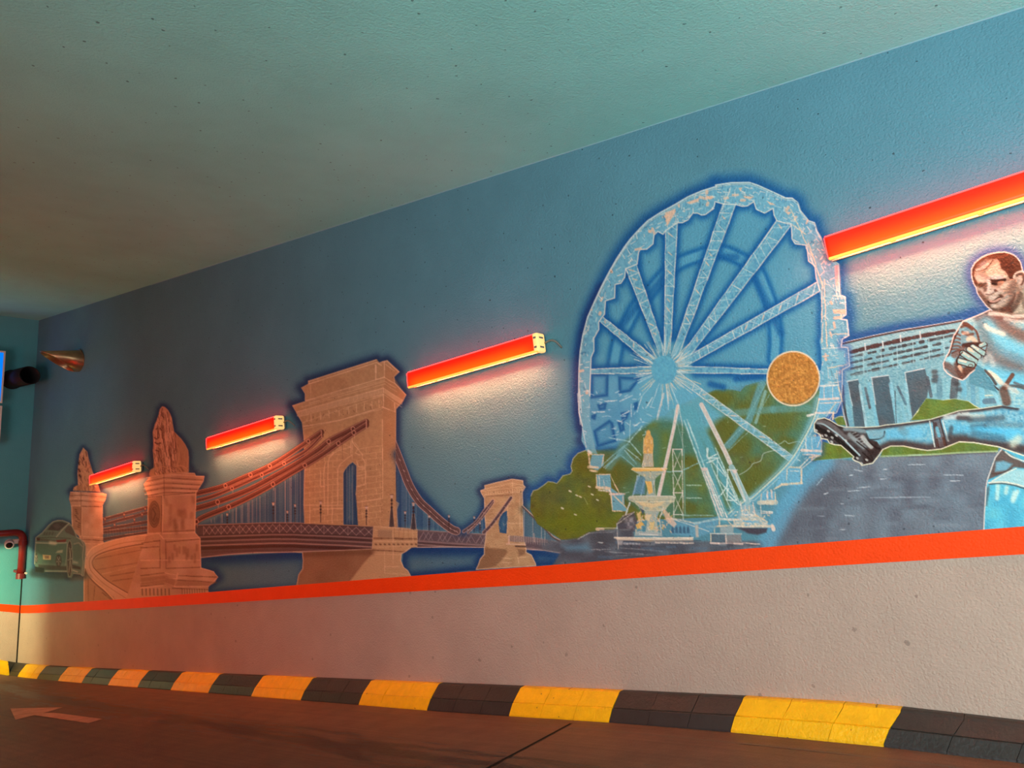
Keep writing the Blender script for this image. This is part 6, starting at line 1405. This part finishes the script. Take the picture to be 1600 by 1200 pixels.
# --- the ball
BALL = part('painted_ball', 0, 'ochre ball with a pale outline')
ball = [(1239.5 + 42 * math.cos(t), 591.5 + 43.5 * math.sin(t)) for t in np.linspace(0, 6.283, 60)]
use(HALO); use(BALL)
fill(ball, C(224, 208, 180), 1, 1.2); bi = [(1239.5 + 39.6 * math.cos(t), 591.5 + 41 * math.sin(t)) for t in np.linspace(0, 6.283, 60)]
fill(bi, C(198, 134, 58), 1, 1.2); put(poly_cov(bi, 1), C(226, 164, 84), .65, nz=1, namp=.98); put(poly_cov(bi, 1), C(160, 104, 46), .5, nz=3, namp=.95)
stroke([(1239.5 + 39 * math.cos(t), 591.5 + 40 * math.sin(t)) for t in np.linspace(.5, 2.0, 20)], 2, C(120, 116, 84), .6)

# --- the footballer
MAN = part('painted_footballer', 0, 'man in a jersey and boots kicking the ball, painted in brown and teal')
SKIN = C(212, 188, 168); BRN = C(108, 66, 52); BRD = C(76, 46, 38); CYAN = C(112, 186, 206); CYD = C(78, 100, 108); CYL = C(206, 220, 212)
head = Q(f2, [(1100, 1050), (1030, 1000), (950, 900), (900, 830), (870, 780), (850, 690), (815, 640), (790, 560), (778, 480), (782, 400), (830, 310), (880, 265), (950, 215), (1020, 185), (1100, 160), (1200, 142), (1300, 138), (1380, 158), (1450, 190), (1505, 240), (1545, 300), (1565, 370), (1580, 440), (1640, 460), (1660, 540), (1640, 640), (1600, 690), (1610, 850), (1680, 1040), (1700, 1100), (1400, 1120)])
torso = Q(f3, [(1070, 40), (900, 118), (760, 175), (645, 218), (560, 360), (500, 450), (460, 600), (430, 700), (370, 800), (338, 880), (350, 970), (400, 1030), (480, 1082), (640, 1142), (700, 1100), (750, 1040), (830, 980), (870, 900), (960, 960), (1020, 1060), (1080, 1130)]) + Q(f5, [(1280, 290), (1290, 385), (1500, 420)]) + [(1650, 640), (1690, 600), (1700, 520), (1660, 490), (1600, 482)]
legA = Q(f5, [(1290, 385), (1000, 430), (700, 460), (500, 520), (300, 580), (0, 622)]) + Q(f4, [(1600, 510), (1300, 550), (1100, 570), (1000, 590), (800, 602), (530, 600), (440, 572), (330, 502), (250, 470), (150, 490), (108, 550), (112, 660), (190, 702), (205, 755), (290, 772), (322, 822), (400, 845), (480, 852), (560, 922), (660, 1012), (640, 1040), (670, 1065), (740, 1092), (770, 1130), (920, 1100), (1000, 1000), (1060, 910), (1170, 862), (1350, 862), (1600, 912)]) + Q(f5, [(0, 970), (260, 1012), (450, 992), (700, 892), (900, 902), (1250, 962)]) + [(1600, 712), (1700, 716), (1700, 640)]
legB = Q(f6, [(1250, 20), (1150, 150), (1120, 240), (1090, 320), (1030, 490), (1010, 600), (1000, 750), (990, 900), (980, 1050), (972, 1400), (2000, 1380), (2050, 900), (2100, 400), (2000, 20)])
use(HALO)
spray(head[:24], 6, 9, C(48, 80, 136), .85); spray(torso[:3], 4, 8, C(36, 82, 140), .8)
use(MAN)
cB = fill(legB, C(104, 190, 212), 1, 1.2); put(poly_cov(legB, 2), C(120, 196, 206), .5, nz=8, namp=.95); put(poly_cov(legB, 2), C(84, 160, 190), .45, nz=20, namp=.95)
fill(Q(f6, [(1250, 20), (1150, 150), (1040, 490), (1330, 380), (1450, 300), (1700, 330), (1900, 250), (1600, 230), (1290, 40)]), C(110, 84, 76), .85, 3); fill(Q(f6, [(1160, 220), (1280, 200), (1420, 250), (1330, 350), (1150, 370)]), C(124, 180, 200), .85, 4)
fill(Q(f6, [(1050, 540), (1330, 380), (1500, 330), (1700, 340), (1900, 500), (1800, 640), (1500, 580), (1250, 535)]), C(168, 204, 206), .9, 4)
stroke(sp(Q(f6, [(1100, 520), (1300, 400), (1480, 320)]), 4), 1.8, C(222, 220, 204), .9); stroke(sp(Q(f6, [(1100, 400), (1250, 390), (1400, 320)]), 4), 2.4, C(96, 76, 70), .7); stroke(sp(Q(f6, [(1050, 545), (1250, 530), (1450, 560), (1600, 600), (1850, 640)]), 4), 2.2, C(226, 218, 200), .9); stroke(sp(Q(f6, [(1060, 565), (1250, 555), (1450, 585), (1600, 630), (1850, 670)]), 4), 2.2, C(84, 84, 84), .8)
stroke(sp(Q(f6, [(1310, 60), (1400, 130), (1500, 170), (1640, 215), (1900, 240)]), 4), 2.4, C(212, 220, 208), .85); fill(Q(f6, [(1020, 620), (1060, 590), (1050, 720), (1020, 900), (1000, 900)]), C(94, 92, 92), .8, 4)
for a, b in (((1190, 600), (1180, 790)), ((1330, 620), (1320, 700)), ((1420, 800), (1450, 700)), ((1500, 680), (1430, 830))): spray([f6(*a), f6(*b)], 2, 2.6, C(198, 222, 214), .75)
stroke(Q(f6, [(1250, 20), (1150, 150), (1090, 320), (1030, 490), (1008, 600), (1000, 750), (990, 900), (980, 1050), (972, 1300)]), 1.9, C(214, 202, 194), .9)
cA = fill(legA, C(122, 186, 204), 1, 1.2); put(poly_cov(legA, 2), C(84, 148, 178), .6, nz=20, namp=.95); put(poly_cov(legA, 2), C(160, 200, 206), .4, nz=3, namp=.95)
upA = Q(f5, [(1500, 420), (1290, 392), (1000, 438), (700, 468), (500, 528), (300, 590), (0, 632)]) + Q(f4, [(1300, 560), (1000, 600), (800, 610), (530, 608)]); dnA = Q(f4, [(1060, 905), (1170, 850), (1350, 850), (1600, 895)]) + Q(f5, [(0, 955), (260, 995), (450, 975), (700, 880), (900, 890), (1250, 950), (1600, 1010)])
put(line_cov(upA, 2.5, 3), C(76, 58, 56), .85, clip=cA); put(line_cov(off(dnA, -1), 5, 6), C(84, 66, 64), .9, clip=cA)
fill(Q(f5, [(330, 610), (430, 590), (520, 820), (530, 940), (340, 985), (350, 780)]), C(108, 92, 92), .75, 2.5, clip=cA)
for a, b, w, c_, al in (((290, 610), (360, 960), 2, C(206, 214, 206), .85), ((335, 610), (380, 960), 1.6, C(70, 50, 48), .7), ((430, 580), (525, 940), 2, C(66, 48, 46), .8), ((470, 600), (550, 880), 2.2, C(206, 212, 204), .8), ((370, 640), (380, 700), 5, C(78, 58, 58), .7), ((390, 700), (420, 810), 5, C(120, 186, 204), .8), ((480, 840), (500, 930), 4, C(96, 64, 52), .8), ((390, 860), (410, 960), 3, C(84, 56, 48), .7)): put(line_cov([f5(*a), f5(*b)], w), c_, al, clip=cA)
for a, b, w, sf, c_, al in (((510, 550), (660, 545), 3, 3, C(196, 206, 204), .8), ((700, 520), (820, 515), 3, 3, C(206, 208, 200), .8), ((690, 560), (860, 570), 2.5, 3, C(84, 72, 72), .8), ((880, 540), (1030, 545), 3, 3, C(208, 210, 196), .7), ((850, 590), (1300, 560), 2.5, 4, C(84, 96, 104), .7), ((880, 690), (1050, 680), 3, 3, C(78, 70, 74), .8), ((600, 830), (760, 800), 5, 5, C(88, 74, 70), .8), ((620, 720), (1000, 730), 5, 6, C(100, 182, 212), .7), ((1000, 760), (1500, 780), 6, 7, C(92, 186, 220), .7), ((1450, 920), (1520, 850), 4, 5, C(206, 210, 190), .7), ((590, 700), (570, 830), 2, 3, C(84, 80, 82), .7), ((1100, 640), (1550, 660), 2, 4, C(96, 120, 132), .5), ((900, 780), (1300, 850), 3, 5, C(84, 110, 124), .6)): put(line_cov([f5(*a), f5(*b)], w, sf), c_, al, clip=cA)
spray(Q(f4, [(1320, 640), (1370, 680)]), 4, 4, C(120, 100, 88), .6); spray(Q(f4, [(1150, 700), (1550, 680)]), 6, 6, C(110, 184, 214), .6)
BOOT = part('boot', MAN, 'dark studded football boot')
boot = Q(f4, [(800, 608), (530, 606), (440, 578), (330, 508), (250, 478), (155, 498), (114, 552), (118, 655), (195, 698), (212, 750), (295, 768), (326, 818), (480, 848), (565, 918), (665, 1008), (645, 1040), (740, 1088), (772, 1124), (915, 1094), (995, 995), (1050, 905), (980, 800), (880, 770), (840, 690)])
cb = fill(boot, C(92, 90, 92), .97, 1.2); put(poly_cov(boot, 1), C(70, 58, 56), .6, nz=8, namp=.95)
def B(pts, w, c_, al=.9, sf=0): put(line_cov(sp(Q(f4, pts), 4), w, sf) if sf else line_cov(sp(Q(f4, pts), 4), w), c_, al, clip=cb)
B([(110, 560), (160, 500), (250, 485), (340, 520), (450, 590), (540, 615)], 2.4, C(58, 46, 44)); B([(150, 540), (240, 560), (360, 640), (480, 730), (600, 850), (740, 990)], 2.6, C(176, 200, 204)); B([(130, 520), (260, 530), (400, 610), (520, 720), (700, 780)], 3, C(116, 112, 112), .8, 2)
B([(140, 590), (200, 640), (330, 700), (450, 790), (560, 880), (690, 1000)], 6.5, C(48, 42, 40), .95); B([(120, 600), (180, 620)], 5, C(44, 38, 36)); B([(540, 620), (700, 640), (830, 660)], 3, C(150, 178, 184), .7, 2); B([(600, 700), (700, 800), (800, 880)], 3, C(160, 176, 178), .7, 2); B([(780, 740), (830, 800), (900, 870)], 4, C(196, 202, 198), .8, 2); B([(840, 690), (860, 780), (960, 880), (1010, 900)], 3, C(52, 40, 38)); B([(700, 800), (860, 930), (930, 1060)], 2, C(60, 48, 46)); B([(780, 950), (880, 1040), (930, 1080)], 1.6, C(50, 40, 38))
for x, y in ((130, 640), (215, 715), (345, 800), (300, 650), (410, 710), (265, 710), (350, 740), (760, 1100), (830, 1050), (700, 1025), (540, 780)): p = f4(x, y); put(line_cov([p, (p[0] + 1.5, p[1] + 1)], 3.2), C(206, 206, 200), .75, clip=cb); put(line_cov([(p[0] - 2.5, p[1] + 1), (p[0] - 1, p[1] + 2.6)], 1.6), C(36, 30, 30), .8, clip=cb)
for k in range(5): B([(640 + 30 * k, 690 + 34 * k), (690 + 30 * k, 670 + 34 * k)], 1.1, C(196, 204, 204), .6)
use(MAN); stroke(sp(Q(f4, [(1085, 660), (1075, 720), (1030, 755), (960, 770), (880, 772)]), 4), 2.4, C(44, 40, 42), .9); spray(Q(f4, [(900, 700), (1040, 710)]), 6, 5, C(126, 160, 172), .7)
stroke(legA[:14], 1.5, C(224, 220, 196), .85); stroke(legA[13:46], 1.6, C(230, 218, 190), .9); stroke(legA[39:], 1.5, C(224, 220, 196), .85)
# torso and arm
cT = fill(torso, C(130, 186, 198), 1, 1.2); put(poly_cov(torso, 2), C(98, 160, 186), .5, nz=20, namp=.95); put(poly_cov(torso, 2), C(176, 204, 200), .45, nz=3, namp=.95)
def T(pts, w, c_, al=.8, sf=0, cl=None): put(line_cov(sp(Q(f3, pts), 4), w, sf), c_, al, clip=cl or cT)
T([(1070, 60), (1250, 130), (1450, 150), (1700, 130)], 7, C(120, 88, 78), .9, 5); T([(900, 150), (1100, 160), (1300, 300), (1500, 420), (1800, 520)], 6, C(110, 84, 78), .75, 7); T([(1070, 100), (1250, 110), (1450, 140), (1700, 120)], 3, C(206, 206, 194), .8, 2); T([(1300, 180), (1450, 215), (1650, 225)], 2, C(196, 200, 192), .7, 2); T([(1250, 330), (1500, 450), (1800, 560)], 7, C(140, 112, 98), .5, 8)
T([(1000, 280), (1150, 450), (1400, 620), (1700, 760)], 9, C(116, 194, 216), .7, 9); T([(950, 300), (980, 420), (1100, 640), (1250, 800), (1500, 950)], 4, C(108, 116, 118), .65, 8); T([(960, 700), (1100, 840), (1300, 920), (1600, 1000)], 5, C(118, 100, 96), .7, 9); T([(1000, 290), (1060, 340), (1280, 420)], 2, C(222, 218, 200), .8, 3); T([(1100, 1000), (1300, 1080), (1600, 1140)], 8, C(108, 192, 218), .7, 10)
T([(860, 910), (950, 1000), (1040, 1110), (1100, 1200), (1200, 1290)], 2.4, C(70, 50, 46), .9); T([(1050, 1020), (1150, 1080), (1230, 1170)], 4, C(226, 214, 190), .9, 2); T([(990, 990), (1080, 1080), (1160, 1200)], 2.6, C(84, 66, 60), .8, 1); T([(1420, 1060), (1340, 1180), (1290, 1260)], 5, C(112, 76, 62), .9, 1); T([(1300, 1240), (1450, 1230), (1650, 1280)], 2.6, C(84, 66, 60), .7, 1); T([(1200, 1150), (1350, 1250), (1500, 1330)], 3, C(206, 206, 192), .7, 2); T([(1280, 1300), (1330, 1480)], 9, C(104, 74, 62), .8, 3); T([(1450, 1180), (1600, 1230), (1800, 1240)], 2, C(90, 70, 66), .6, 1)
T([(1400, 760), (1700, 900)], 3, C(110, 130, 138), .5, 6); T([(1200, 620), (1400, 760), (1700, 860)], 2, C(110, 150, 166), .5, 5); T([(1000, 820), (1060, 760), (1120, 900)], 2, C(200, 206, 200), .5, 4)
ARM = part('fist', MAN, 'clenched fist and forearm')
arm = Q(f3, [(645, 218), (700, 225), (800, 300), (870, 370), (900, 450), (920, 540), (1000, 545), (1030, 590), (1000, 660), (1000, 720), (960, 790), (900, 800), (870, 870), (830, 980), (750, 1040), (640, 1140), (480, 1080), (400, 1030), (350, 970), (338, 880), (370, 800), (430, 700), (460, 600), (500, 450), (560, 360)])
ca_ = fill(arm, C(134, 176, 184), .95, 1.2); put(poly_cov(arm, 1), C(110, 140, 150), .5, nz=8, namp=.95)
def A_(pts, w, c_, al=.85, sf=0): T(pts, w, c_, al, sf, ca_)
A_([(660, 260), (760, 280), (860, 360), (900, 480), (915, 570)], 3.4, BRN, .85, 1.5); A_([(620, 310), (700, 290), (790, 350)], 2, BRN, .8, 1); A_([(640, 390), (720, 430), (800, 420)], 2.4, BRN, .8, 1.2); A_([(650, 410), (720, 400)], 2.4, C(196, 170, 150), .7, 1.5); A_([(730, 500), (780, 480), (840, 540)], 4, C(214, 192, 166), .8, 2); A_([(560, 370), (490, 520), (440, 690), (350, 860)], 2.6, BRD, .9, 1)
for y in (430, 490, 550, 610, 660): A_([(480 - (y - 500) * .1, y), (560, y - 6), (600, y + 10)], 1.6, BRN, .7, .8)
A_([(660, 600), (780, 580), (900, 585)], 4.5, BRD, .9, 1.5); A_([(470, 720), (560, 680), (650, 690)], 2, BRD, .9); A_([(500, 760), (590, 700), (640, 650)], 5, C(126, 92, 80), .7, 2); A_([(400, 820), (470, 830), (530, 960)], 6, C(150, 206, 216), .9, 2); A_([(350, 900), (430, 930), (500, 1000), (600, 1080)], 6, C(112, 88, 80), .8, 3); A_([(560, 900), (600, 1010), (660, 1100)], 7, C(104, 72, 62), .85, 3); A_([(590, 930), (640, 1000)], 3.4, C(222, 188, 160), .85, 1.2); A_([(700, 1000), (800, 960), (840, 880)], 9, C(104, 70, 58), .9, 3)
for (a, b, w) in (((920, 600), (990, 570), 5.6), ((800, 620), (970, 720), 7.2), ((740, 660), (890, 770), 7.2), ((640, 720), (840, 850), 7.6), ((590, 840), (790, 900), 8)):
    stroke([f3(*a), f3(*b)], w + 3.2, BRD, .95, clip=ca_); stroke([f3(*a), f3(*b)], w, C(150, 186, 184), .95, clip=ca_); stroke([f3(a[0], a[1] - 14), f3((a[0] + b[0]) / 2, (a[1] + b[1]) / 2 - 14)], w * .35, C(222, 206, 186), .7, clip=ca_)
stroke([f3(740, 650), f3(775, 670)], 4.4, C(238, 200, 172), .85); stroke(sp(Q(f3, [(730, 910), (760, 890), (800, 905), (790, 930), (740, 930), (730, 910)]), 3), 1.1, BRD, .85); A_([(640, 700), (560, 800), (560, 900)], 2, BRD, .9)
use(MAN); stroke(torso[:17], 1.8, C(226, 206, 194), .9); stroke(Q(f3, [(1000, 550), (1030, 580), (1000, 680), (1000, 740), (960, 790)]), 1.3, BRD, .7)
# head
HEAD = part('head', MAN, 'short-haired head looking down to the left')
ch = fill(head, C(176, 138, 118), 1, 1.1); put(poly_cov(head, 1), C(200, 168, 146), .5, nz=8, namp=.9)
def Hh(pts, w, c_, al=.85, sf=0): put(line_cov(sp(Q(f2, pts), 4), w, sf), c_, al, clip=ch)
def Hf(pts, c_, al=.9, soft=2.0): put(poly_cov(Q(f2, pts), soft), c_, al, clip=ch)
HAIR = C(122, 74, 56)
Hf([(790, 560), (778, 480), (785, 400), (830, 310), (950, 215), (1100, 160), (1300, 138), (1450, 190), (1545, 300), (1570, 430), (1490, 460), (1440, 510), (1430, 560), (1380, 560), (1340, 480), (1300, 430), (1240, 400), (1225, 300), (1180, 245), (1090, 250), (1000, 300), (880, 410), (830, 430), (820, 520), (880, 620), (860, 680), (830, 650)], HAIR, .97, 1.8)
Hf([(1230, 300), (1300, 420), (1350, 480), (1400, 550), (1440, 500), (1480, 440), (1400, 300), (1300, 240)], C(108, 62, 48), .6, 5)
Hf([(880, 330), (1000, 240), (1090, 250), (1060, 300), (960, 360), (840, 420)], C(186, 150, 136), .6, 5); Hf([(930, 300), (1020, 270), (980, 340), (900, 370)], C(160, 144, 148), .6, 3); Hh([(840, 430), (960, 420), (1050, 350), (1110, 270)], 1.6, BRN, .85); Hh([(860, 415), (960, 390), (1040, 320)], 2.2, C(220, 186, 170), .8, 1)
Hf([(1000, 440), (1080, 350), (1190, 300), (1230, 400), (1300, 450), (1340, 530), (1300, 580), (1180, 570), (1060, 570)], C(216, 184, 158), .95, 4); Hf([(1060, 520), (1160, 480), (1330, 520), (1280, 570), (1100, 565)], C(222, 202, 184), .8, 3); Hh([(1080, 540), (1250, 530)], 2, C(176, 176, 180), .6, 2); Hh([(890, 540), (960, 580)], 5, C(216, 192, 172), .85, 2.5); Hh([(880, 500), (960, 520), (1040, 560)], 2, C(186, 150, 140), .6, 2)
Hf([(860, 640), (920, 620), (1000, 630), (990, 680), (900, 690)], C(116, 76, 58), .95, 2.5); Hh([(1060, 585), (1180, 590), (1300, 570)], 3, C(92, 54, 44), .95, 1); Hf([(1070, 600), (1180, 600), (1290, 590), (1270, 650), (1150, 660), (1090, 640)], C(126, 78, 60), .95, 2); Hh([(1210, 625), (1270, 615)], 3, C(214, 150, 122), .8, 1.2); Hh([(1110, 630), (1160, 640)], 2, C(70, 40, 34), .8, 1)
Hh([(1045, 600), (1040, 680), (1040, 740)], 4.2, C(214, 204, 194), .95, 1.8); Hh([(1000, 640), (990, 740)], 3, C(136, 98, 84), .8, 2); Hh([(1010, 790), (1070, 770), (1150, 750)], 4, C(220, 192, 176), .9, 1.6); Hh([(1000, 800), (1080, 800), (1150, 770), (1240, 790)], 1.4, C(96, 60, 50), .85); Hh([(1080, 700), (1200, 740), (1260, 760)], 2, C(206, 180, 164), .8, 2); Hh([(1150, 740), (1250, 830), (1280, 850)], 2.2, C(112, 72, 60), .85, 1.2); Hf([(1130, 770), (1200, 750), (1250, 790), (1160, 810)], C(226, 200, 182), .85, 2.5)
Hf([(1290, 620), (1400, 590), (1380, 680), (1260, 720), (1200, 700)], C(214, 190, 170), .9, 4); Hf([(1360, 640), (1480, 560), (1500, 700), (1440, 860), (1350, 900), (1330, 780)], C(150, 116, 102), .85, 7); Hf([(890, 710), (960, 720), (980, 800), (930, 830)], C(196, 176, 162), .85, 4); Hh([(900, 780), (980, 880), (1060, 960)], 3.5, C(132, 90, 76), .8, 2.5); Hh([(1090, 850), (1140, 850)], 4, C(208, 190, 178), .8, 2)
Hh([(1040, 920), (1120, 900), (1200, 850), (1270, 840)], 2.2, C(78, 44, 38), .95); Hh([(1080, 915), (1150, 905), (1210, 880)], 3, C(206, 156, 140), .9, 1); Hh([(1060, 930), (1150, 935), (1230, 890)], 1.8, C(90, 54, 46), .9); Hf([(1070, 960), (1140, 950), (1200, 980), (1150, 1020), (1090, 1000)], C(210, 188, 172), .9, 3); Hh([(1230, 950), (1290, 880), (1330, 840)], 4, C(196, 176, 162), .7, 3); Hf([(1040, 950), (1080, 1010), (1200, 1030), (1320, 970), (1420, 860), (1460, 780), (1480, 900), (1380, 1020), (1200, 1060), (1090, 1050)], C(120, 78, 66), .85, 4)
Hf([(1460, 880), (1540, 760), (1600, 720), (1620, 900), (1690, 1080), (1430, 1100)], C(204, 184, 160), .9, 5); Hh([(1400, 1060), (1480, 960), (1540, 800)], 3, C(110, 74, 64), .7, 3); Hh([(1560, 800), (1610, 1000)], 2.4, C(140, 112, 98), .7, 2); Hf([(1250, 1020), (1400, 1000), (1420, 1080), (1200, 1090)], C(128, 76, 62), .8, 4)
Hf([(1440, 520), (1480, 460), (1570, 430), (1650, 480), (1650, 600), (1600, 690), (1540, 690), (1500, 620)], C(196, 168, 150), .95, 2); Hh([(1440, 530), (1480, 470), (1570, 440), (1640, 480)], 2, C(222, 196, 180), .9, .8); Hh([(1490, 500), (1560, 480), (1600, 540), (1560, 640)], 2.4, C(122, 80, 68), .85, 1.2); Hh([(1520, 540), (1560, 560), (1540, 620)], 2.4, C(216, 186, 168), .8, 1)
for k in range(50): p = f2(rw.uniform(800, 1550), rw.uniform(180, 620)); put(line_cov([p, (p[0] + rw.uniform(-2, 2), p[1] + rw.uniform(0, 3))], .9), rw.choice([C(140, 92, 72), C(96, 56, 44)]), .3, clip=ch)
stroke(head[:24], 1.9, C(234, 206, 200), .92)
for ids, gain, mid in (((MAN, BOOT, ARM), 1.18, .53), ((HEAD,), 1.38, .56)):
    mk = np.isin(ident, ids)[..., None]; sheet = np.where(mk, (sheet - mid) * gain + mid - .02, sheet)
hm = (ident == HEAD)[..., None]; sheet = np.where(hm, sheet * np.array([.69, .86, .90], np.float32), sheet)
sheet = np.where(hm, sheet * .68 + sheet.mean(2, keepdims=True) * .30, sheet)
# the wall is never quite evenly painted
sheet += ((NZ[1] - .5) * .035 * (alpha > .02))[..., None]
sheet = np.clip(sheet, 0, 1)

# ------------------------------------------------------------------ carry the sheet on to the wall
mural = empty('mural', W(6.0, 0, z_st(6.0)), 'city mural of bridge, ferris wheel and footballer painted across the blue wall', 'mural')
def to_lin(c): return np.where(c <= .04045, c / 12.92, ((c + .055) / 1.055) ** 2.4)
gx, gy = np.meshgrid(np.arange(X0, X1 + 1, dtype=np.float64), np.arange(Y0, Y1 + 1, dtype=np.float64))
ra = (gx - 800) / FPX; rb = -(gy - 600) / FPX
RX, RY, RZ = ra, _cp - rb * _sp, _sp + rb * _cp
tt = (DW - 0.0016) / (RX * nv.x + RY * nv.y)
PX, PY, PZ = RX * tt, RY * tt, RZ * tt + ZC
# keep the paint above the orange stripe
stx = np.array([x for x, y in STRIPE] + [1720]); sty = np.array([y for x, y in STRIPE] + [812.9])
lim = np.interp(np.arange(X0, X1 + 1), stx, sty)
below = gy > lim[None, :] + 4.0
ac = alpha; cell = np.maximum(np.maximum(ac[:-1, :-1], ac[1:, :-1]), np.maximum(ac[:-1, 1:], ac[1:, 1:])) > .012
cell &= ~(below[:-1, :-1])
cid = np.maximum(np.maximum(ident[:-1, :-1], 0), 0)
cid = np.where(cid == 0, np.maximum(np.maximum(ident[1:, :-1], ident[:-1, 1:]), ident[1:, 1:]), cid)
cid = np.where(cid == 0, HALO, cid)
lin = to_lin(sheet)
vid = np.arange(GH * GW).reshape(GH, GW)
# tiny islands join their parent so that each painted piece stays readable
objs = {}
order = [i for i in range(1, len(IDS))]
for i in order:
    nm, par, lab = IDS[i]
    fy, fx = np.nonzero(cell & (cid == i))
    if len(fy) < 12: continue
    q = np.stack([vid[fy, fx], vid[fy + 1, fx], vid[fy + 1, fx + 1], vid[fy, fx + 1]], 1).ravel()
    uniq, inv = np.unique(q, return_inverse=True)
    me = bpy.data.meshes.new(nm)
    me.vertices.add(len(uniq)); me.loops.add(len(q)); me.polygons.add(len(fy))
    co = np.stack([PX.ravel()[uniq] - mural.location.x, PY.ravel()[uniq] - mural.location.y, PZ.ravel()[uniq] - mural.location.z], 1).astype(np.float32)
    me.vertices.foreach_set('co', co.ravel())
    me.loops.foreach_set('vertex_index', inv.astype(np.int32).ravel())
    me.polygons.foreach_set('loop_start', np.arange(0, len(q), 4, dtype=np.int32))
    me.update(calc_edges=True)
    at = me.attributes.new('paint', 'FLOAT_COLOR', 'POINT')
    cc_ = np.ones((len(uniq), 4), np.float32); cc_[:, :3] = lin.reshape(-1, 3)[uniq]
    at.data.foreach_set('color', cc_.ravel())
    o = link(nm, me, [M_MURAL])
    o.parent = objs.get(par, mural)
    if lab: o['label'] = lab
    if nm == 'painted_bridge_rod': o['kind'] = 'stuff'
    objs[i] = o
print('mural quads', sum(len(o.data.polygons) for o in objs.values()))
